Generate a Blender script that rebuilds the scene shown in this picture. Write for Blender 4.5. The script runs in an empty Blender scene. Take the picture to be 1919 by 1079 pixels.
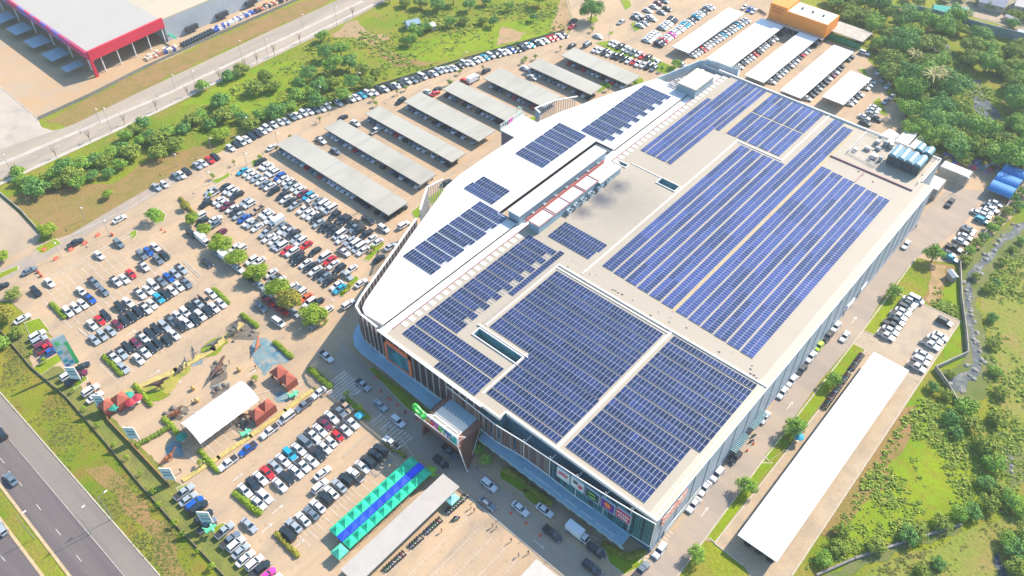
import bpy, bmesh, math, random
from mathutils import Vector, Matrix, noise
from mathutils.geometry import tessellate_polygon
R = math.radians
random.seed(7)
scene = bpy.context.scene
C = scene.collection
# ------------------------------------------------------------ camera, sky, sun
H = 185.0; FOC = 1560.0; PIT = R(45.55); AZ = R(41.2)
cam_d = bpy.data.cameras.new('camera'); cam = bpy.data.objects.new('camera', cam_d); C.objects.link(cam)
cam.location = (0, 0, H); cam.rotation_euler = (R(90)-PIT, 0, AZ)
cam_d.sensor_width = 36; cam_d.lens = 36*FOC/1919.0; cam_d.clip_start = 1; cam_d.clip_end = 9000
scene.camera = cam
scene.render.resolution_x = 1024; scene.render.resolution_y = 576
SUN_EL = R(41); SUN_DIR = Vector((0.24, 1.0, 0)).normalized()
world = bpy.data.worlds.new('World'); scene.world = world; world.use_nodes = True
nt = world.node_tree; nt.nodes.clear()
sky = nt.nodes.new('ShaderNodeTexSky'); sky.sky_type = 'NISHITA'; sky.sun_disc = False
sky.sun_elevation = SUN_EL; sky.sun_rotation = math.atan2(SUN_DIR.x, SUN_DIR.y)
sky.air_density = 1.2; sky.dust_density = 1.0; sky.ozone_density = 2.0
bg = nt.nodes.new('ShaderNodeBackground'); bg.inputs[1].default_value = 0.15
wo = nt.nodes.new('ShaderNodeOutputWorld'); hue = nt.nodes.new('ShaderNodeMix'); hue.data_type = 'RGBA'; hue.blend_type = 'MULTIPLY'; hue.inputs[0].default_value = 1.0; hue.inputs[7].default_value = (0.74, 0.98, 1.10, 1)
nt.links.new(sky.outputs[0], hue.inputs[6]); nt.links.new(hue.outputs[2], bg.inputs[0]); nt.links.new(bg.outputs[0], wo.inputs[0])
sd = bpy.data.lights.new('sun', 'SUN'); sd.energy = 5.0; sd.angle = R(0.6); sd.color = (1.0, 0.87, 0.72)
sun = bpy.data.objects.new('sun', sd); C.objects.link(sun)
sv = Vector((SUN_DIR.x*math.cos(SUN_EL), SUN_DIR.y*math.cos(SUN_EL), math.sin(SUN_EL)))
sun.rotation_euler = sv.to_track_quat('Z', 'Y').to_euler(); sun.location = (0, 0, 300)
scene.view_settings.view_transform = 'Standard'; scene.view_settings.look = 'None'
scene.view_settings.exposure = 0.74; scene.view_settings.gamma = 1.0
# ------------------------------------------------------------ pixel of the photograph -> world point at height z
FW = Vector((-math.sin(AZ)*math.cos(PIT), math.cos(AZ)*math.cos(PIT), -math.sin(PIT)))
RT = Vector((math.cos(AZ), math.sin(AZ), 0)); UP = RT.cross(FW)
def at(px, py, z=0.0):
    d = FW*FOC + RT*(px-959.5) - UP*(py-539.5); t = (z-H)/d.z
    return Vector((d.x*t, d.y*t, z))
# ------------------------------------------------------------ materials
MATS = {}
def mat(name, col, rough=0.7, metal=0.0, var=0.0, scale=1.0, col2=None, detail=6, bump=0.0, spec=0.5, bscale=None, stretch=None, emit=0, thr=None):
    if name in MATS: return MATS[name]
    m = bpy.data.materials.new(name); m.use_nodes = True; t = m.node_tree; b = t.nodes['Principled BSDF']
    b.inputs['Roughness'].default_value = rough; b.inputs['Metallic'].default_value = metal
    b.inputs['Specular IOR Level'].default_value = spec
    c = (*col, 1)
    b.inputs['Base Color'].default_value = c
    if var or col2:
        tc = t.nodes.new('ShaderNodeTexCoord'); mp = t.nodes.new('ShaderNodeMapping')
        geo = t.nodes.new('ShaderNodeNewGeometry'); t.links.new(geo.outputs['Position'], mp.inputs[0])
        if stretch: mp.inputs['Scale'].default_value = stretch
        n = t.nodes.new('ShaderNodeTexNoise'); n.inputs['Scale'].default_value = scale; n.inputs['Detail'].default_value = detail
        n.inputs['Roughness'].default_value = 0.6
        t.links.new(mp.outputs[0], n.inputs['Vector'])
        r = t.nodes.new('ShaderNodeValToRGB')
        if col2 is None: c1 = tuple(max(0, x*(1-var)) for x in col); c2 = tuple(min(1, x*(1+var)) for x in col)
        else: c1, c2 = col, col2
        lo, hi = thr or (0.32, 0.68)
        r.color_ramp.elements[0].position = lo; r.color_ramp.elements[0].color = (*c1, 1)
        r.color_ramp.elements[1].position = hi; r.color_ramp.elements[1].color = (*c2, 1)
        t.links.new(n.outputs['Fac'], r.inputs[0])
        out = r.outputs[0]
        # fine second octave
        n2 = t.nodes.new('ShaderNodeTexNoise'); n2.inputs['Scale'].default_value = scale*9; n2.inputs['Detail'].default_value = 3
        t.links.new(mp.outputs[0], n2.inputs['Vector'])
        mx = t.nodes.new('ShaderNodeMix'); mx.data_type = 'RGBA'; mx.blend_type = 'OVERLAY'; mx.inputs[0].default_value = 0.12
        t.links.new(out, mx.inputs[6]); t.links.new(n2.outputs['Fac'], mx.inputs[7]); t.links.new(mx.outputs[2], b.inputs['Base Color'])
        if bump:
            bp = t.nodes.new('ShaderNodeBump'); bp.inputs['Strength'].default_value = bump; bp.inputs['Distance'].default_value = 0.3
            t.links.new(n2.outputs['Fac'], bp.inputs['Height']); t.links.new(bp.outputs[0], b.inputs['Normal'])
    if emit:
        b.inputs['Emission Color'].default_value = c; b.inputs['Emission Strength'].default_value = emit
    MATS[name] = m; return m
def nodes_mat(name, rough=0.7, spec=0.5):
    m = bpy.data.materials.new(name); m.use_nodes = True; t = m.node_tree; b = t.nodes['Principled BSDF']
    b.inputs['Roughness'].default_value = rough; b.inputs['Specular IOR Level'].default_value = spec
    MATS[name] = m; return m, t, b
def ramp(t, inp, stops):
    r = t.nodes.new('ShaderNodeValToRGB'); e = r.color_ramp.elements
    while len(e) < len(stops): e.new(0.5)
    for k, (p, c) in enumerate(stops): e[k].position = p; e[k].color = (*c, 1)
    t.links.new(inp, r.inputs[0]); return r.outputs[0]
def noise_n(t, scale, detail=6, rough=0.6, stretch=None, rot=None, dist=0):
    g = t.nodes.new('ShaderNodeNewGeometry'); mp = t.nodes.new('ShaderNodeMapping'); t.links.new(g.outputs['Position'], mp.inputs[0])
    if stretch: mp.inputs['Scale'].default_value = stretch
    if rot: mp.inputs['Rotation'].default_value = rot
    n = t.nodes.new('ShaderNodeTexNoise'); n.inputs['Scale'].default_value = scale; n.inputs['Detail'].default_value = detail
    n.inputs['Roughness'].default_value = rough; n.inputs['Distortion'].default_value = dist
    t.links.new(mp.outputs[0], n.inputs['Vector']); return n.outputs['Fac']
def mixc(t, a, b_, fac, mode='MIX'):
    m = t.nodes.new('ShaderNodeMix'); m.data_type = 'RGBA'; m.blend_type = mode
    if isinstance(fac, float): m.inputs[0].default_value = fac
    else: t.links.new(fac, m.inputs[0])
    for sock, v in ((m.inputs[6], a), (m.inputs[7], b_)):
        if isinstance(v, tuple): sock.default_value = (*v, 1)
        else: t.links.new(v, sock)
    return m.outputs[2]
def ground_mat(name, c1, c2, c3, s1=0.02, s2=0.25, s3=3.0, rough=0.9, stretch=None, bump=0.0, w=(0.35, 0.65), fine=0.3):
    m, t, b = nodes_mat(name, rough, 0.25)
    a = ramp(t, noise_n(t, s1, 5, 0.55, stretch, dist=0.6), [(w[0], c1), (w[1], c2)])
    k = ramp(t, noise_n(t, s2, 6, 0.65, stretch), [(0.45, (0, 0, 0)), (0.72, (1, 1, 1))])
    c = mixc(t, a, c3, k)
    n3 = noise_n(t, s3, 4, 0.7)
    c = mixc(t, c, n3, fine, 'OVERLAY')
    t.links.new(c, b.inputs['Base Color'])
    if bump:
        bp = t.nodes.new('ShaderNodeBump'); bp.inputs['Strength'].default_value = bump; bp.inputs['Distance'].default_value = 0.5
        t.links.new(n3, bp.inputs['Height']); t.links.new(bp.outputs[0], b.inputs['Normal'])
    return m
GRASS = ground_mat('grass_mix', (0.13, 0.20, 0.008), (0.24, 0.26, 0.016), (0.26, 0.19, 0.045), 0.02, 0.12, 1.2, 1.0, bump=0.6, fine=0.55)
FIELD = ground_mat('field_grass', (0.17, 0.22, 0.03), (0.23, 0.245, 0.04), (0.28, 0.205, 0.07), 0.015, 0.10, 1.0, 1.0, bump=0.5, fine=0.45)
GREEN = ground_mat('lush_grass', (0.14, 0.25, 0.006), (0.23, 0.30, 0.010), (0.22, 0.20, 0.02), 0.05, 0.3, 2.0, 1.0, bump=0.5, fine=0.4)
DRY = ground_mat('dry_grass', (0.30, 0.18, 0.075), (0.25, 0.18, 0.055), (0.19, 0.165, 0.035), 0.05, 0.2, 1.5, 1.0, bump=0.5, fine=0.45)
LOT = ground_mat('lot_asphalt', (0.50, 0.355, 0.22), (0.43, 0.31, 0.20), (0.34, 0.26, 0.185), 0.035, 0.12, 1.2, 0.9, fine=0.12, w=(0.34, 0.66), stretch=(1, .5, 1))
def wear(m, tone=0.62):          # oil spots in the bays and tyre-darkened streaks
    t = m.node_tree; b = t.nodes['Principled BSDF']; src = b.inputs['Base Color'].links[0].from_socket
    g = t.nodes.new('ShaderNodeNewGeometry'); v = t.nodes.new('ShaderNodeTexVoronoi'); v.inputs['Scale'].default_value = 0.33; t.links.new(g.outputs['Position'], v.inputs['Vector'])
    sp = ramp(t, v.outputs['Distance'], [(0.0, (.55,)*3), (0.22, (0, 0, 0))]); st = ramp(t, noise_n(t, 0.35, 5, 0.7, (1, .10, 1)), [(0.52, (0, 0, 0)), (0.78, (.45,)*3)]); pa = ramp(t, noise_n(t, 0.02, 3, 0.5), [(0.50, (0, 0, 0)), (0.56, (.22,)*3)])
    dark = mixc(t, src, (0.62, 0.64, 0.68), 1.0, 'MULTIPLY'); c = mixc(t, src, dark, sp); d2 = mixc(t, c, (0.66, 0.68, 0.72), 1.0, 'MULTIPLY'); c = mixc(t, c, d2, st); d3 = mixc(t, c, (0.75, 0.77, 0.80), 1.0, 'MULTIPLY'); c = mixc(t, c, d3, pa)
    t.links.new(c, b.inputs['Base Color'])
wear(LOT)
LANE = ground_mat('lane_asphalt', (0.33, 0.27, 0.22), (0.40, 0.31, 0.23), (0.28, 0.24, 0.205), 0.05, 0.16, 3.0, 0.9, stretch=(0.25, 1, 1), fine=0.14)
CONC = ground_mat('concrete', (0.44, 0.35, 0.25), (0.40, 0.30, 0.205), (0.33, 0.27, 0.205), 0.04, 0.15, 2.5, 0.9, fine=0.15)
YARD = ground_mat('yard_concrete', (0.44, 0.28, 0.145), (0.46, 0.33, 0.21), (0.38, 0.31, 0.23), 0.02, 0.08, 2.0, 0.9, fine=0.18)
ROAD = ground_mat('public_road', (0.33, 0.28, 0.22), (0.39, 0.32, 0.245), (0.28, 0.24, 0.20), 0.05, 0.2, 2.5, 0.9, stretch=(1, 0.12, 1), fine=0.15)
HWAY = ground_mat('highway_asphalt', (0.11, 0.09, 0.095), (0.145, 0.122, 0.118), (0.175, 0.148, 0.135), 0.08, 0.3, 2.5, 0.85, stretch=(0.04, 1, 1), fine=0.2)
SHOULDER = ground_mat('shoulder_asphalt', (0.20, 0.17, 0.15), (0.24, 0.205, 0.178), (0.18, 0.155, 0.14), 0.08, 0.3, 2.5, 0.9, stretch=(0.1, 1, 1), fine=0.2)
DIRT = ground_mat('dirt', (0.42, 0.26, 0.13), (0.36, 0.25, 0.14), (0.24, 0.19, 0.08), 0.05, 0.2, 2.0, 1.0, fine=0.3)
WHITE = mat('marking_white', (0.50, 0.43, 0.36), 0.7, col2=(0.68, 0.63, 0.56), scale=0.5)
ZEB = mat('marking_worn', (0.40, 0.32, 0.26), 0.8, col2=(0.62, 0.54, 0.46), scale=0.35)
YELLOWP = mat('marking_yellow', (0.50, 0.36, 0.20), 0.7, var=0.15, scale=0.6)
KERB = mat('kerb_stone', (0.48, 0.42, 0.34), 0.85, var=0.15, scale=0.8)
VERGEW = ground_mat('highway_verge', (0.11, 0.19, 0.006), (0.24, 0.22, 0.02), (0.22, 0.14, 0.035), 0.045, 0.16, 2.0, 1.0, bump=0.5, fine=0.4)
VERGE = ground_mat('verge_grass', (0.22, 0.21, 0.05), (0.17, 0.20, 0.04), (0.12, 0.13, 0.04), 0.06, 0.25, 2.0, 1.0, bump=0.5, fine=0.45)
WALLC = mat('boundary_wall_concrete', (0.36, 0.33, 0.29), 0.9, var=0.25, scale=0.4)
POST = mat('galvanised_steel', (0.38, 0.39, 0.40), 0.5, 0.4, var=0.1, scale=1)
DARK = mat('dark_metal', (0.045, 0.05, 0.06), 0.5, var=0.2, scale=1)
GLASS = mat('dark_glass', (0.012, 0.028, 0.038), 0.12, spec=0.7)
TYRE = mat('tyre_rubber', (0.018, 0.018, 0.02), 0.8)
# water
m, t, b = nodes_mat('water', 0.08, 0.12)
wc = ramp(t, noise_n(t, 0.28, 7, 0.75), [(0.36, (0.02, 0.04, 0.055)), (0.52, (0.07, 0.09, 0.105)), (0.62, (0.20, 0.19, 0.165)), (0.75, (0.05, 0.07, 0.06))])
t.links.new(wc, b.inputs['Base Color'])
bp = t.nodes.new('ShaderNodeBump'); bp.inputs['Strength'].default_value = 0.25; t.links.new(noise_n(t, 1.5, 4), bp.inputs['Height']); t.links.new(bp.outputs[0], b.inputs['Normal'])
b.inputs['Roughness'].default_value = 0.5
WATER = m
# solar cells : per panel tint from a colour attribute
m, t, b = nodes_mat('solar_cells', 0.16, 0.55)
at_n = t.nodes.new('ShaderNodeAttribute'); at_n.attribute_name = 'tint'
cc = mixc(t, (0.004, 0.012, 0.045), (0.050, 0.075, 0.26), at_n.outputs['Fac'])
# cell grid
g = t.nodes.new('ShaderNodeNewGeometry'); br = t.nodes.new('ShaderNodeTexBrick'); br.offset = 0
t.links.new(g.outputs['Position'], br.inputs['Vector']); br.inputs['Scale'].default_value = 1
br.inputs['Brick Width'].default_value = 0.36; br.inputs['Row Height'].default_value = 0.36; br.inputs['Mortar Size'].default_value = 0.012
br.inputs['Color1'].default_value = (0, 0, 0, 1); br.inputs['Color2'].default_value = (0, 0, 0, 1); br.inputs['Mortar'].default_value = (1, 1, 1, 1)
cc = mixc(t, cc, (0.03, 0.05, 0.13), br.outputs['Color'])
t.links.new(cc, b.inputs['Base Color']); SOLAR = m
ALU = mat('panel_frame', (0.58, 0.62, 0.70), 0.4, 0.2)
# roofs
def seam_mat(name, col, axis, pitch, dark=0.12, rough=0.55, dirt=0.15, dirtcol=None, spots=(), metal=0.0):
    m, t, b = nodes_mat(name, rough, 0.35)
    g = t.nodes.new('ShaderNodeNewGeometry'); sp = t.nodes.new('ShaderNodeSeparateXYZ'); t.links.new(g.outputs['Position'], sp.inputs[0])
    ma = t.nodes.new('ShaderNodeMath'); ma.operation = 'MULTIPLY'; ma.inputs[1].default_value = 1/pitch; t.links.new(sp.outputs[axis], ma.inputs[0])
    fr = t.nodes.new('ShaderNodeMath'); fr.operation = 'FRACT'; t.links.new(ma.outputs[0], fr.inputs[0])
    s = ramp(t, fr.outputs[0], [(0.0, (1, 1, 1)), (0.08, (0, 0, 0))])
    c = mixc(t, col, tuple(x*(1-dark) for x in col), s)
    st = (0.15, 1, 1) if axis == 'Y' else (1, 0.15, 1)
    d = ramp(t, noise_n(t, 0.25, 6, 0.65, st), [(0.5, (0, 0, 0)), (0.8, (dirt, dirt, dirt))])
    c = mixc(t, c, dirtcol or tuple(x*0.6 for x in col), d)
    d2 = ramp(t, noise_n(t, 0.05, 4, 0.6), [(0.45, (0, 0, 0)), (0.75, (dirt*0.8,)*3)])
    c = mixc(t, c, dirtcol or tuple(x*0.7 for x in col), d2)
    for (x, y, r, a, cl) in spots:      # soot stains of the roof, where they are
        vm = t.nodes.new('ShaderNodeVectorMath'); vm.operation = 'DISTANCE'; t.links.new(g.outputs['Position'], vm.inputs[0]); vm.inputs[1].default_value = (x, y, 15.0)
        nn = noise_n(t, 0.3, 5, 0.7); md = t.nodes.new('ShaderNodeMath'); md.operation = 'MULTIPLY_ADD'; t.links.new(nn, md.inputs[0]); md.inputs[1].default_value = r*0.9; t.links.new(vm.outputs['Value'], md.inputs[2])
        dv = t.nodes.new('ShaderNodeMath'); dv.operation = 'DIVIDE'; t.links.new(md.outputs[0], dv.inputs[0]); dv.inputs[1].default_value = r*1.6
        f = ramp(t, dv.outputs[0], [(0.35, (a, a, a)), (0.95, (0, 0, 0))])
        c = mixc(t, c, cl, f)
    t.links.new(c, b.inputs['Base Color']); b.inputs['Metallic'].default_value = metal
    return m
SOOT = (0.07, 0.075, 0.10)
ROOF = seam_mat('mall_roof_sheet', (0.39, 0.335, 0.26), 'Y', 0.75, 0.05, spots=[(-114.5, 183, 4.6, .85, SOOT), (-114.5, 174, 5.5, .9, SOOT), (-115.5, 165, 4.5, .8, SOOT), (-107, 176, 16, .25, SOOT), (-57, 243.6+5, 3, .5, SOOT), (-105, 236, 9, .0, SOOT)])
ROOFC = seam_mat('mall_edge_sheet', (0.50, 0.44, 0.34), 'Y', 2.4, 0.35, dirt=0.2)
WROOF = seam_mat('white_roof_sheet', (0.60, 0.595, 0.585), 'Y', 1.2, 0.07, dirt=0.22, dirtcol=(0.55, 0.53, 0.48))
CPROOF = seam_mat('carport_sheet', (0.41, 0.385, 0.325), 'X', 0.9, 0.10, dirt=0.55, dirtcol=(0.24, 0.22, 0.18))
WCAN = seam_mat('white_canopy_sheet', (0.80, 0.80, 0.79), 'Y', 1.5, 0.04, dirt=0.08)
SROOF = seam_mat('store_roof_sheet', (0.42, 0.39, 0.345), 'X', 6.0, 0.12, dirt=0.12)
SROOF2 = seam_mat('store_roof_cream_sheet', (0.50, 0.42, 0.30), 'X', 9.0, 0.2, dirt=0.12)
BLUESH = seam_mat('blue_shed_sheet', (0.02, 0.20, 0.50), 'Y', 0.5, 0.15, dirt=0.1)
SIDEW = seam_mat('side_wall_cladding', (0.32, 0.38, 0.45), 'Y', 1.6, 0.15, dirt=0.3)
TRIMW = mat('white_trim', (0.80, 0.76, 0.72), 0.5, var=0.05, scale=0.5)
FIN = mat('brown_fin', (0.115, 0.07, 0.075), 0.55, var=0.2, scale=1.2)
FINL = mat('pale_fin', (0.55, 0.50, 0.47), 0.5, var=0.1, scale=1.2)
TEAL = mat('teal_glazing', (0.07, 0.19, 0.26), 0.2, var=0.3, scale=0.5, spec=0.6)
AWN = mat('awning_sheet', (0.24, 0.40, 0.50), 0.4, var=0.12, scale=0.3)
BROWNP = mat('portal_brown', (0.21, 0.09, 0.065), 0.5, var=0.12, scale=0.3)
# ------------------------------------------------------------ mesh builder
ORG = {}
class MB:
    def __init__(s): s.v = []; s.f = []; s.m = []
    def face(s, pts, m=0):
        k = len(s.v); s.v += [tuple(p) for p in pts]; s.f.append(tuple(range(k, k+len(pts)))); s.m.append(m); return s
    def box(s, x0, y0, z0, x1, y1, z1, m=0, mt=None):
        k = len(s.v); s.v += [(x0,y0,z0),(x1,y0,z0),(x1,y1,z0),(x0,y1,z0),(x0,y0,z1),(x1,y0,z1),(x1,y1,z1),(x0,y1,z1)]
        for q, f in enumerate(((0,3,2,1),(4,5,6,7),(0,1,5,4),(1,2,6,5),(2,3,7,6),(3,0,4,7))):
            s.f.append(tuple(k+i for i in f)); s.m.append(mt if (mt is not None and q == 1) else m)
        return s
    def obox(s, c, dx, dy, dz, ang=0, m=0):
        ca, sa = math.cos(ang), math.sin(ang); k = len(s.v)
        for z in (0, dz):
            for a, b_ in ((-1,-1),(1,-1),(1,1),(-1,1)):
                x, y = a*dx/2, b_*dy/2; s.v.append((c[0]+x*ca-y*sa, c[1]+x*sa+y*ca, c[2]+z))
        for f in ((0,3,2,1),(4,5,6,7),(0,1,5,4),(1,2,6,5),(2,3,7,6),(3,0,4,7)): s.f.append(tuple(k+i for i in f)); s.m.append(m)
        return s
    def loft(s, rings, m=0, caps=True):
        n = len(rings[0]); k = len(s.v)
        for r in rings: s.v += [tuple(p) for p in r]
        for i in range(len(rings)-1):
            for j in range(n):
                a = k+i*n+j; b_ = k+i*n+(j+1) % n
                s.f.append((a, b_, b_+n, a+n)); s.m.append(m)
        if caps:
            s.f.append(tuple(range(k+n-1, k-1, -1))); s.m.append(m)
            e = k+(len(rings)-1)*n; s.f.append(tuple(range(e, e+n))); s.m.append(m)
        return s
    def tube(s, p, q, r0, r1=None, n=6, m=0):
        r1 = r0 if r1 is None else r1; p, q = Vector(p), Vector(q); d = (q-p)
        if d.length < 1e-6: return s
        a = d.normalized().orthogonal().normalized(); b_ = d.normalized().cross(a)
        rings = [[c+(a*math.cos(2*math.pi*i/n)+b_*math.sin(2*math.pi*i/n))*r for i in range(n)] for c, r in ((p, r0), (q, r1))]
        return s.loft(rings, m)
    def prism(s, poly, z0, z1, m=0, mt=None):
        n = len(poly)
        ar = sum(poly[i][0]*poly[(i+1) % n][1]-poly[(i+1) % n][0]*poly[i][1] for i in range(n))
        if ar < 0: poly = poly[::-1]
        k = len(s.v); s.v += [(p[0], p[1], z0) for p in poly]+[(p[0], p[1], z1) for p in poly]
        for i in range(n):
            j = (i+1) % n; s.f.append((k+i, k+j, k+n+j, k+n+i)); s.m.append(m)
        for tri in tessellate_polygon([[Vector((p[0], p[1], 0)) for p in poly]]):
            a, b_, c = tri
            P = [Vector((poly[i][0], poly[i][1])) for i in tri]
            if (P[1]-P[0]).cross(P[2]-P[0]) < 0: a, c = c, a
            s.f.append((k+n+a, k+n+b_, k+n+c)); s.m.append(m if mt is None else mt)
            s.f.append((k+c, k+b_, k+a)); s.m.append(m)
        return s
    def sheet(s, poly, z, m=0):
        k = len(s.v); s.v += [(p[0], p[1], z) for p in poly]
        for tri in tessellate_polygon([[Vector((p[0], p[1], 0)) for p in poly]]):
            a, b_, c = tri; P = [Vector((poly[i][0], poly[i][1])) for i in tri]
            if (P[1]-P[0]).cross(P[2]-P[0]) < 0: a, c = c, a
            s.f.append((k+a, k+b_, k+c)); s.m.append(m)
        return s
    def gridrect(s, x0, y0, x1, y1, z, holes, m=0, depth=4, mw=0):
        xs = sorted({x0, x1, *[h[0] for h in holes], *[h[2] for h in holes]}); ys = sorted({y0, y1, *[h[1] for h in holes], *[h[3] for h in holes]})
        xs = [x for x in xs if x0 <= x <= x1]; ys = [y for y in ys if y0 <= y <= y1]
        for i in range(len(xs)-1):
            for j in range(len(ys)-1):
                cx, cy = (xs[i]+xs[i+1])/2, (ys[j]+ys[j+1])/2
                if any(h[0] < cx < h[2] and h[1] < cy < h[3] for h in holes): continue
                s.face([(xs[i], ys[j], z), (xs[i+1], ys[j], z), (xs[i+1], ys[j+1], z), (xs[i], ys[j+1], z)], m)
        for h in holes:
            a, b_, c, d = h[:4]; zb = z-depth
            s.face([(a,b_,z),(a,b_,zb),(c,b_,zb),(c,b_,z)][::-1], mw); s.face([(a,d,z),(c,d,z),(c,d,zb),(a,d,zb)][::-1], mw)
            s.face([(a,b_,z),(a,d,z),(a,d,zb),(a,b_,zb)][::-1], mw); s.face([(c,b_,z),(c,b_,zb),(c,d,zb),(c,d,z)][::-1], mw)
            s.face([(a,b_,zb),(c,b_,zb),(c,d,zb),(a,d,zb)], mw)
        return s
    def mesh(s, name, mats, smooth=False, off=None):
        me = bpy.data.meshes.new(name)
        vs = s.v if off is None else [(a-off[0], b_-off[1], c-off[2]) for a, b_, c in s.v]
        me.from_pydata(vs, [], s.f)
        for mm in (mats if isinstance(mats, (list, tuple)) else [mats]): me.materials.append(mm)
        me.polygons.foreach_set('material_index', s.m)
        if smooth: me.polygons.foreach_set('use_smooth', [True]*len(s.f))
        me.update(); return me
    def build(s, name, mats, parent=None, smooth=False, local=False):
        if parent is not None:
            off = None if local else ORG.get(parent.name, (0, 0, 0))
            o = bpy.data.objects.new(name, s.mesh(name, mats, smooth, off)); C.objects.link(o); o.parent = parent
            ORG[o.name] = off or (0, 0, 0)
        else:
            xs = [p[0] for p in s.v]; ys = [p[1] for p in s.v]; zs = [p[2] for p in s.v]
            off = ((min(xs)+max(xs))/2, (min(ys)+max(ys))/2, min(zs)) if not local else (0, 0, 0)
            o = bpy.data.objects.new(name, s.mesh(name, mats, smooth, off)); C.objects.link(o); o.location = off
        return o
def tag(o, label=None, cat=None, group=None, kind=None):
    if label: o['label'] = label
    if cat: o['category'] = cat
    if group: o['group'] = group
    if kind: o['kind'] = kind
    return o
def thing(name, label, cat, loc, group=None, rz=0):
    o = bpy.data.objects.new(name, None); C.objects.link(o); o.location = loc; o.rotation_euler = (0, 0, rz)
    o.empty_display_size = 1; ORG[o.name] = tuple(loc); return tag(o, label, cat, group)
def copy_tree(o, parent=None):
    c = o.copy(); C.objects.link(c); c.parent = parent
    for ch in o.children: copy_tree(ch, c)
    return c
ORD = ['first','second','third','fourth','fifth','sixth','seventh','eighth','ninth','tenth','eleventh','twelfth','thirteenth','fourteenth','fifteenth','sixteenth','seventeenth','eighteenth','nineteenth','twentieth','twenty-first','twenty-second','twenty-third','twenty-fourth','twenty-fifth','twenty-sixth','twenty-seventh','twenty-eighth','twenty-ninth','thirtieth','thirty-first','thirty-second','thirty-third','thirty-fourth','thirty-fifth','thirty-sixth','thirty-seventh','thirty-eighth','thirty-ninth','fortieth']
def text_mesh(txt, size, extrude, m, name, parent, matrix, bold=0.0, align='LEFT'):
    cu = bpy.data.curves.new(name, 'FONT'); cu.body = txt; cu.size = size; cu.extrude = extrude; cu.offset = bold; cu.align_x = align
    tmp = bpy.data.objects.new('tmp', cu); C.objects.link(tmp); bpy.context.view_layer.update()
    me = bpy.data.meshes.new_from_object(tmp.evaluated_get(bpy.context.evaluated_depsgraph_get()))
    bpy.data.objects.remove(tmp); bpy.data.curves.remove(cu)
    me.transform(matrix); me.materials.clear(); me.materials.append(m); me.name = name
    o = bpy.data.objects.new(name, me); C.objects.link(o)
    if parent is not None:
        off = ORG.get(parent.name, (0, 0, 0)); me.transform(Matrix.Translation((-off[0], -off[1], -off[2]))); o.parent = parent
    return o
# ============================================================ GROUND
def W2(pts, z=0.0): return [tuple(at(a, b, z)[:2]) for a, b in pts]
def jitter(poly, step=4.0, amp=0.8, seed=0):
    rnd = random.Random(seed); out = []
    for i in range(len(poly)):
        a = Vector(poly[i]); b_ = Vector(poly[(i+1) % len(poly)]); n = max(1, int((b_-a).length/step)); nr = Vector((-(b_-a).y, (b_-a).x)); nr = nr.normalized() if nr.length else nr
        for k in range(n):
            p = a.lerp(b_, k/n); 
            if n > 1 and k: p = p+nr*rnd.uniform(-amp, amp)
            out.append((p.x, p.y))
    return out
def struct(name, polys, z, m, jit=0, seed=1, thick=0):
    b_ = MB()
    for i, pl in enumerate(polys):
        w = W2(pl)
        if jit: w = jitter(w, jit*3, jit, seed+i)
        if thick: b_.prism(w, z-thick, z)
        else: b_.sheet(w, z)
    return tag(b_.build(name, m), kind='structure')
g = MB(); g.face([(-3500, -1500, 0), (2500, -1500, 0), (2500, 4500, 0), (-3500, 4500, 0)]); tag(g.build('ground', GRASS), kind='structure')
struct('field', [[(1850,470),(1905,450),(1990,450),(1990,830),(1905,850),(1880,780),(1850,700),(1850,600),(1838,560)],
  [(1560,1100),(1640,1060),(1700,1035),(1790,1005),(1830,985),(1990,960),(1990,1120),(1560,1120)],
  [(1870,60+90),(1919,180),(1919,240),(1880,200)]], 0.03, FIELD, 1.2, 3)
struct('lush_grass', [[(1640,840),(1720,740),(1790,760),(1830,850),(1850,930),(1800,985),(1700,1010),(1560,1040),(1570,940)],
  [(330,200),(480,125),(560,110),(600,190),(560,240),(430,200)],[(740,90),(860,60),(1000,30),(1040,40),(1020,70),(860,105),(770,130)],[(1750,530),(1795,520),(1810,600),(1810,680),(1755,690),(1800,600),(1735,560)]], 0.04, GREEN, 1.5, 9)
struct('highway_verge', [[(-60,690),(0,600),(40,640),(90,690),(150,765),(260,900),(400,1065),(430,1110),(325,1110),(200,965),(0,742)]], 0.045, VERGEW, .4, 2)
struct('dry_ground', [[(10,372),(60,350),(140,345),(210,345),(260,310),(330,285),(430,262),(380,300),(240,390),(112,450),(80,432)],
  [(85,229),(130,240),(230,187),(333,136),(480,69),(600,13),(640,-10),(560,4),(480,37),(400,73),(317,113),(267,133),(167,183)],
  [(640,60),(680,50),(700,80),(760,110),(860,120),(960,95),(900,115),(740,125),(700,85)],
  [(160,880),(200,870),(250,925),(330,1010),(350,1080),(310,1080),(260,980),(190,910)],
  [(1560,860),(1640,800),(1670,780),(1720,760),(1690,850),(1640,930),(1600,970),(1560,1010),(1530,1000)],
  [(1745,490),(1790,500),(1765,560),(1745,575),(1728,560),(1745,520)]], 0.05, DRY, 1.5, 21)
struct('dirt_path', [[(655,40),(670,38),(690,60),(735,70),(700,85),(660,70),(620,68)],[(1030,60),(1060,70),(1075,50),(1065,0),(1050,0)],[(940,50),(985,62),(975,75),(930,85)],
  [(1740,492),(1775,498),(1770,530),(1750,572),(1735,562),(1742,525)],[(1300,985),(1345,1000),(1330,1015),(1310,1012)],[(60,690),(95,680),(110,700),(85,720)]], 0.07, DIRT, 0.8, 4)
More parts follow.
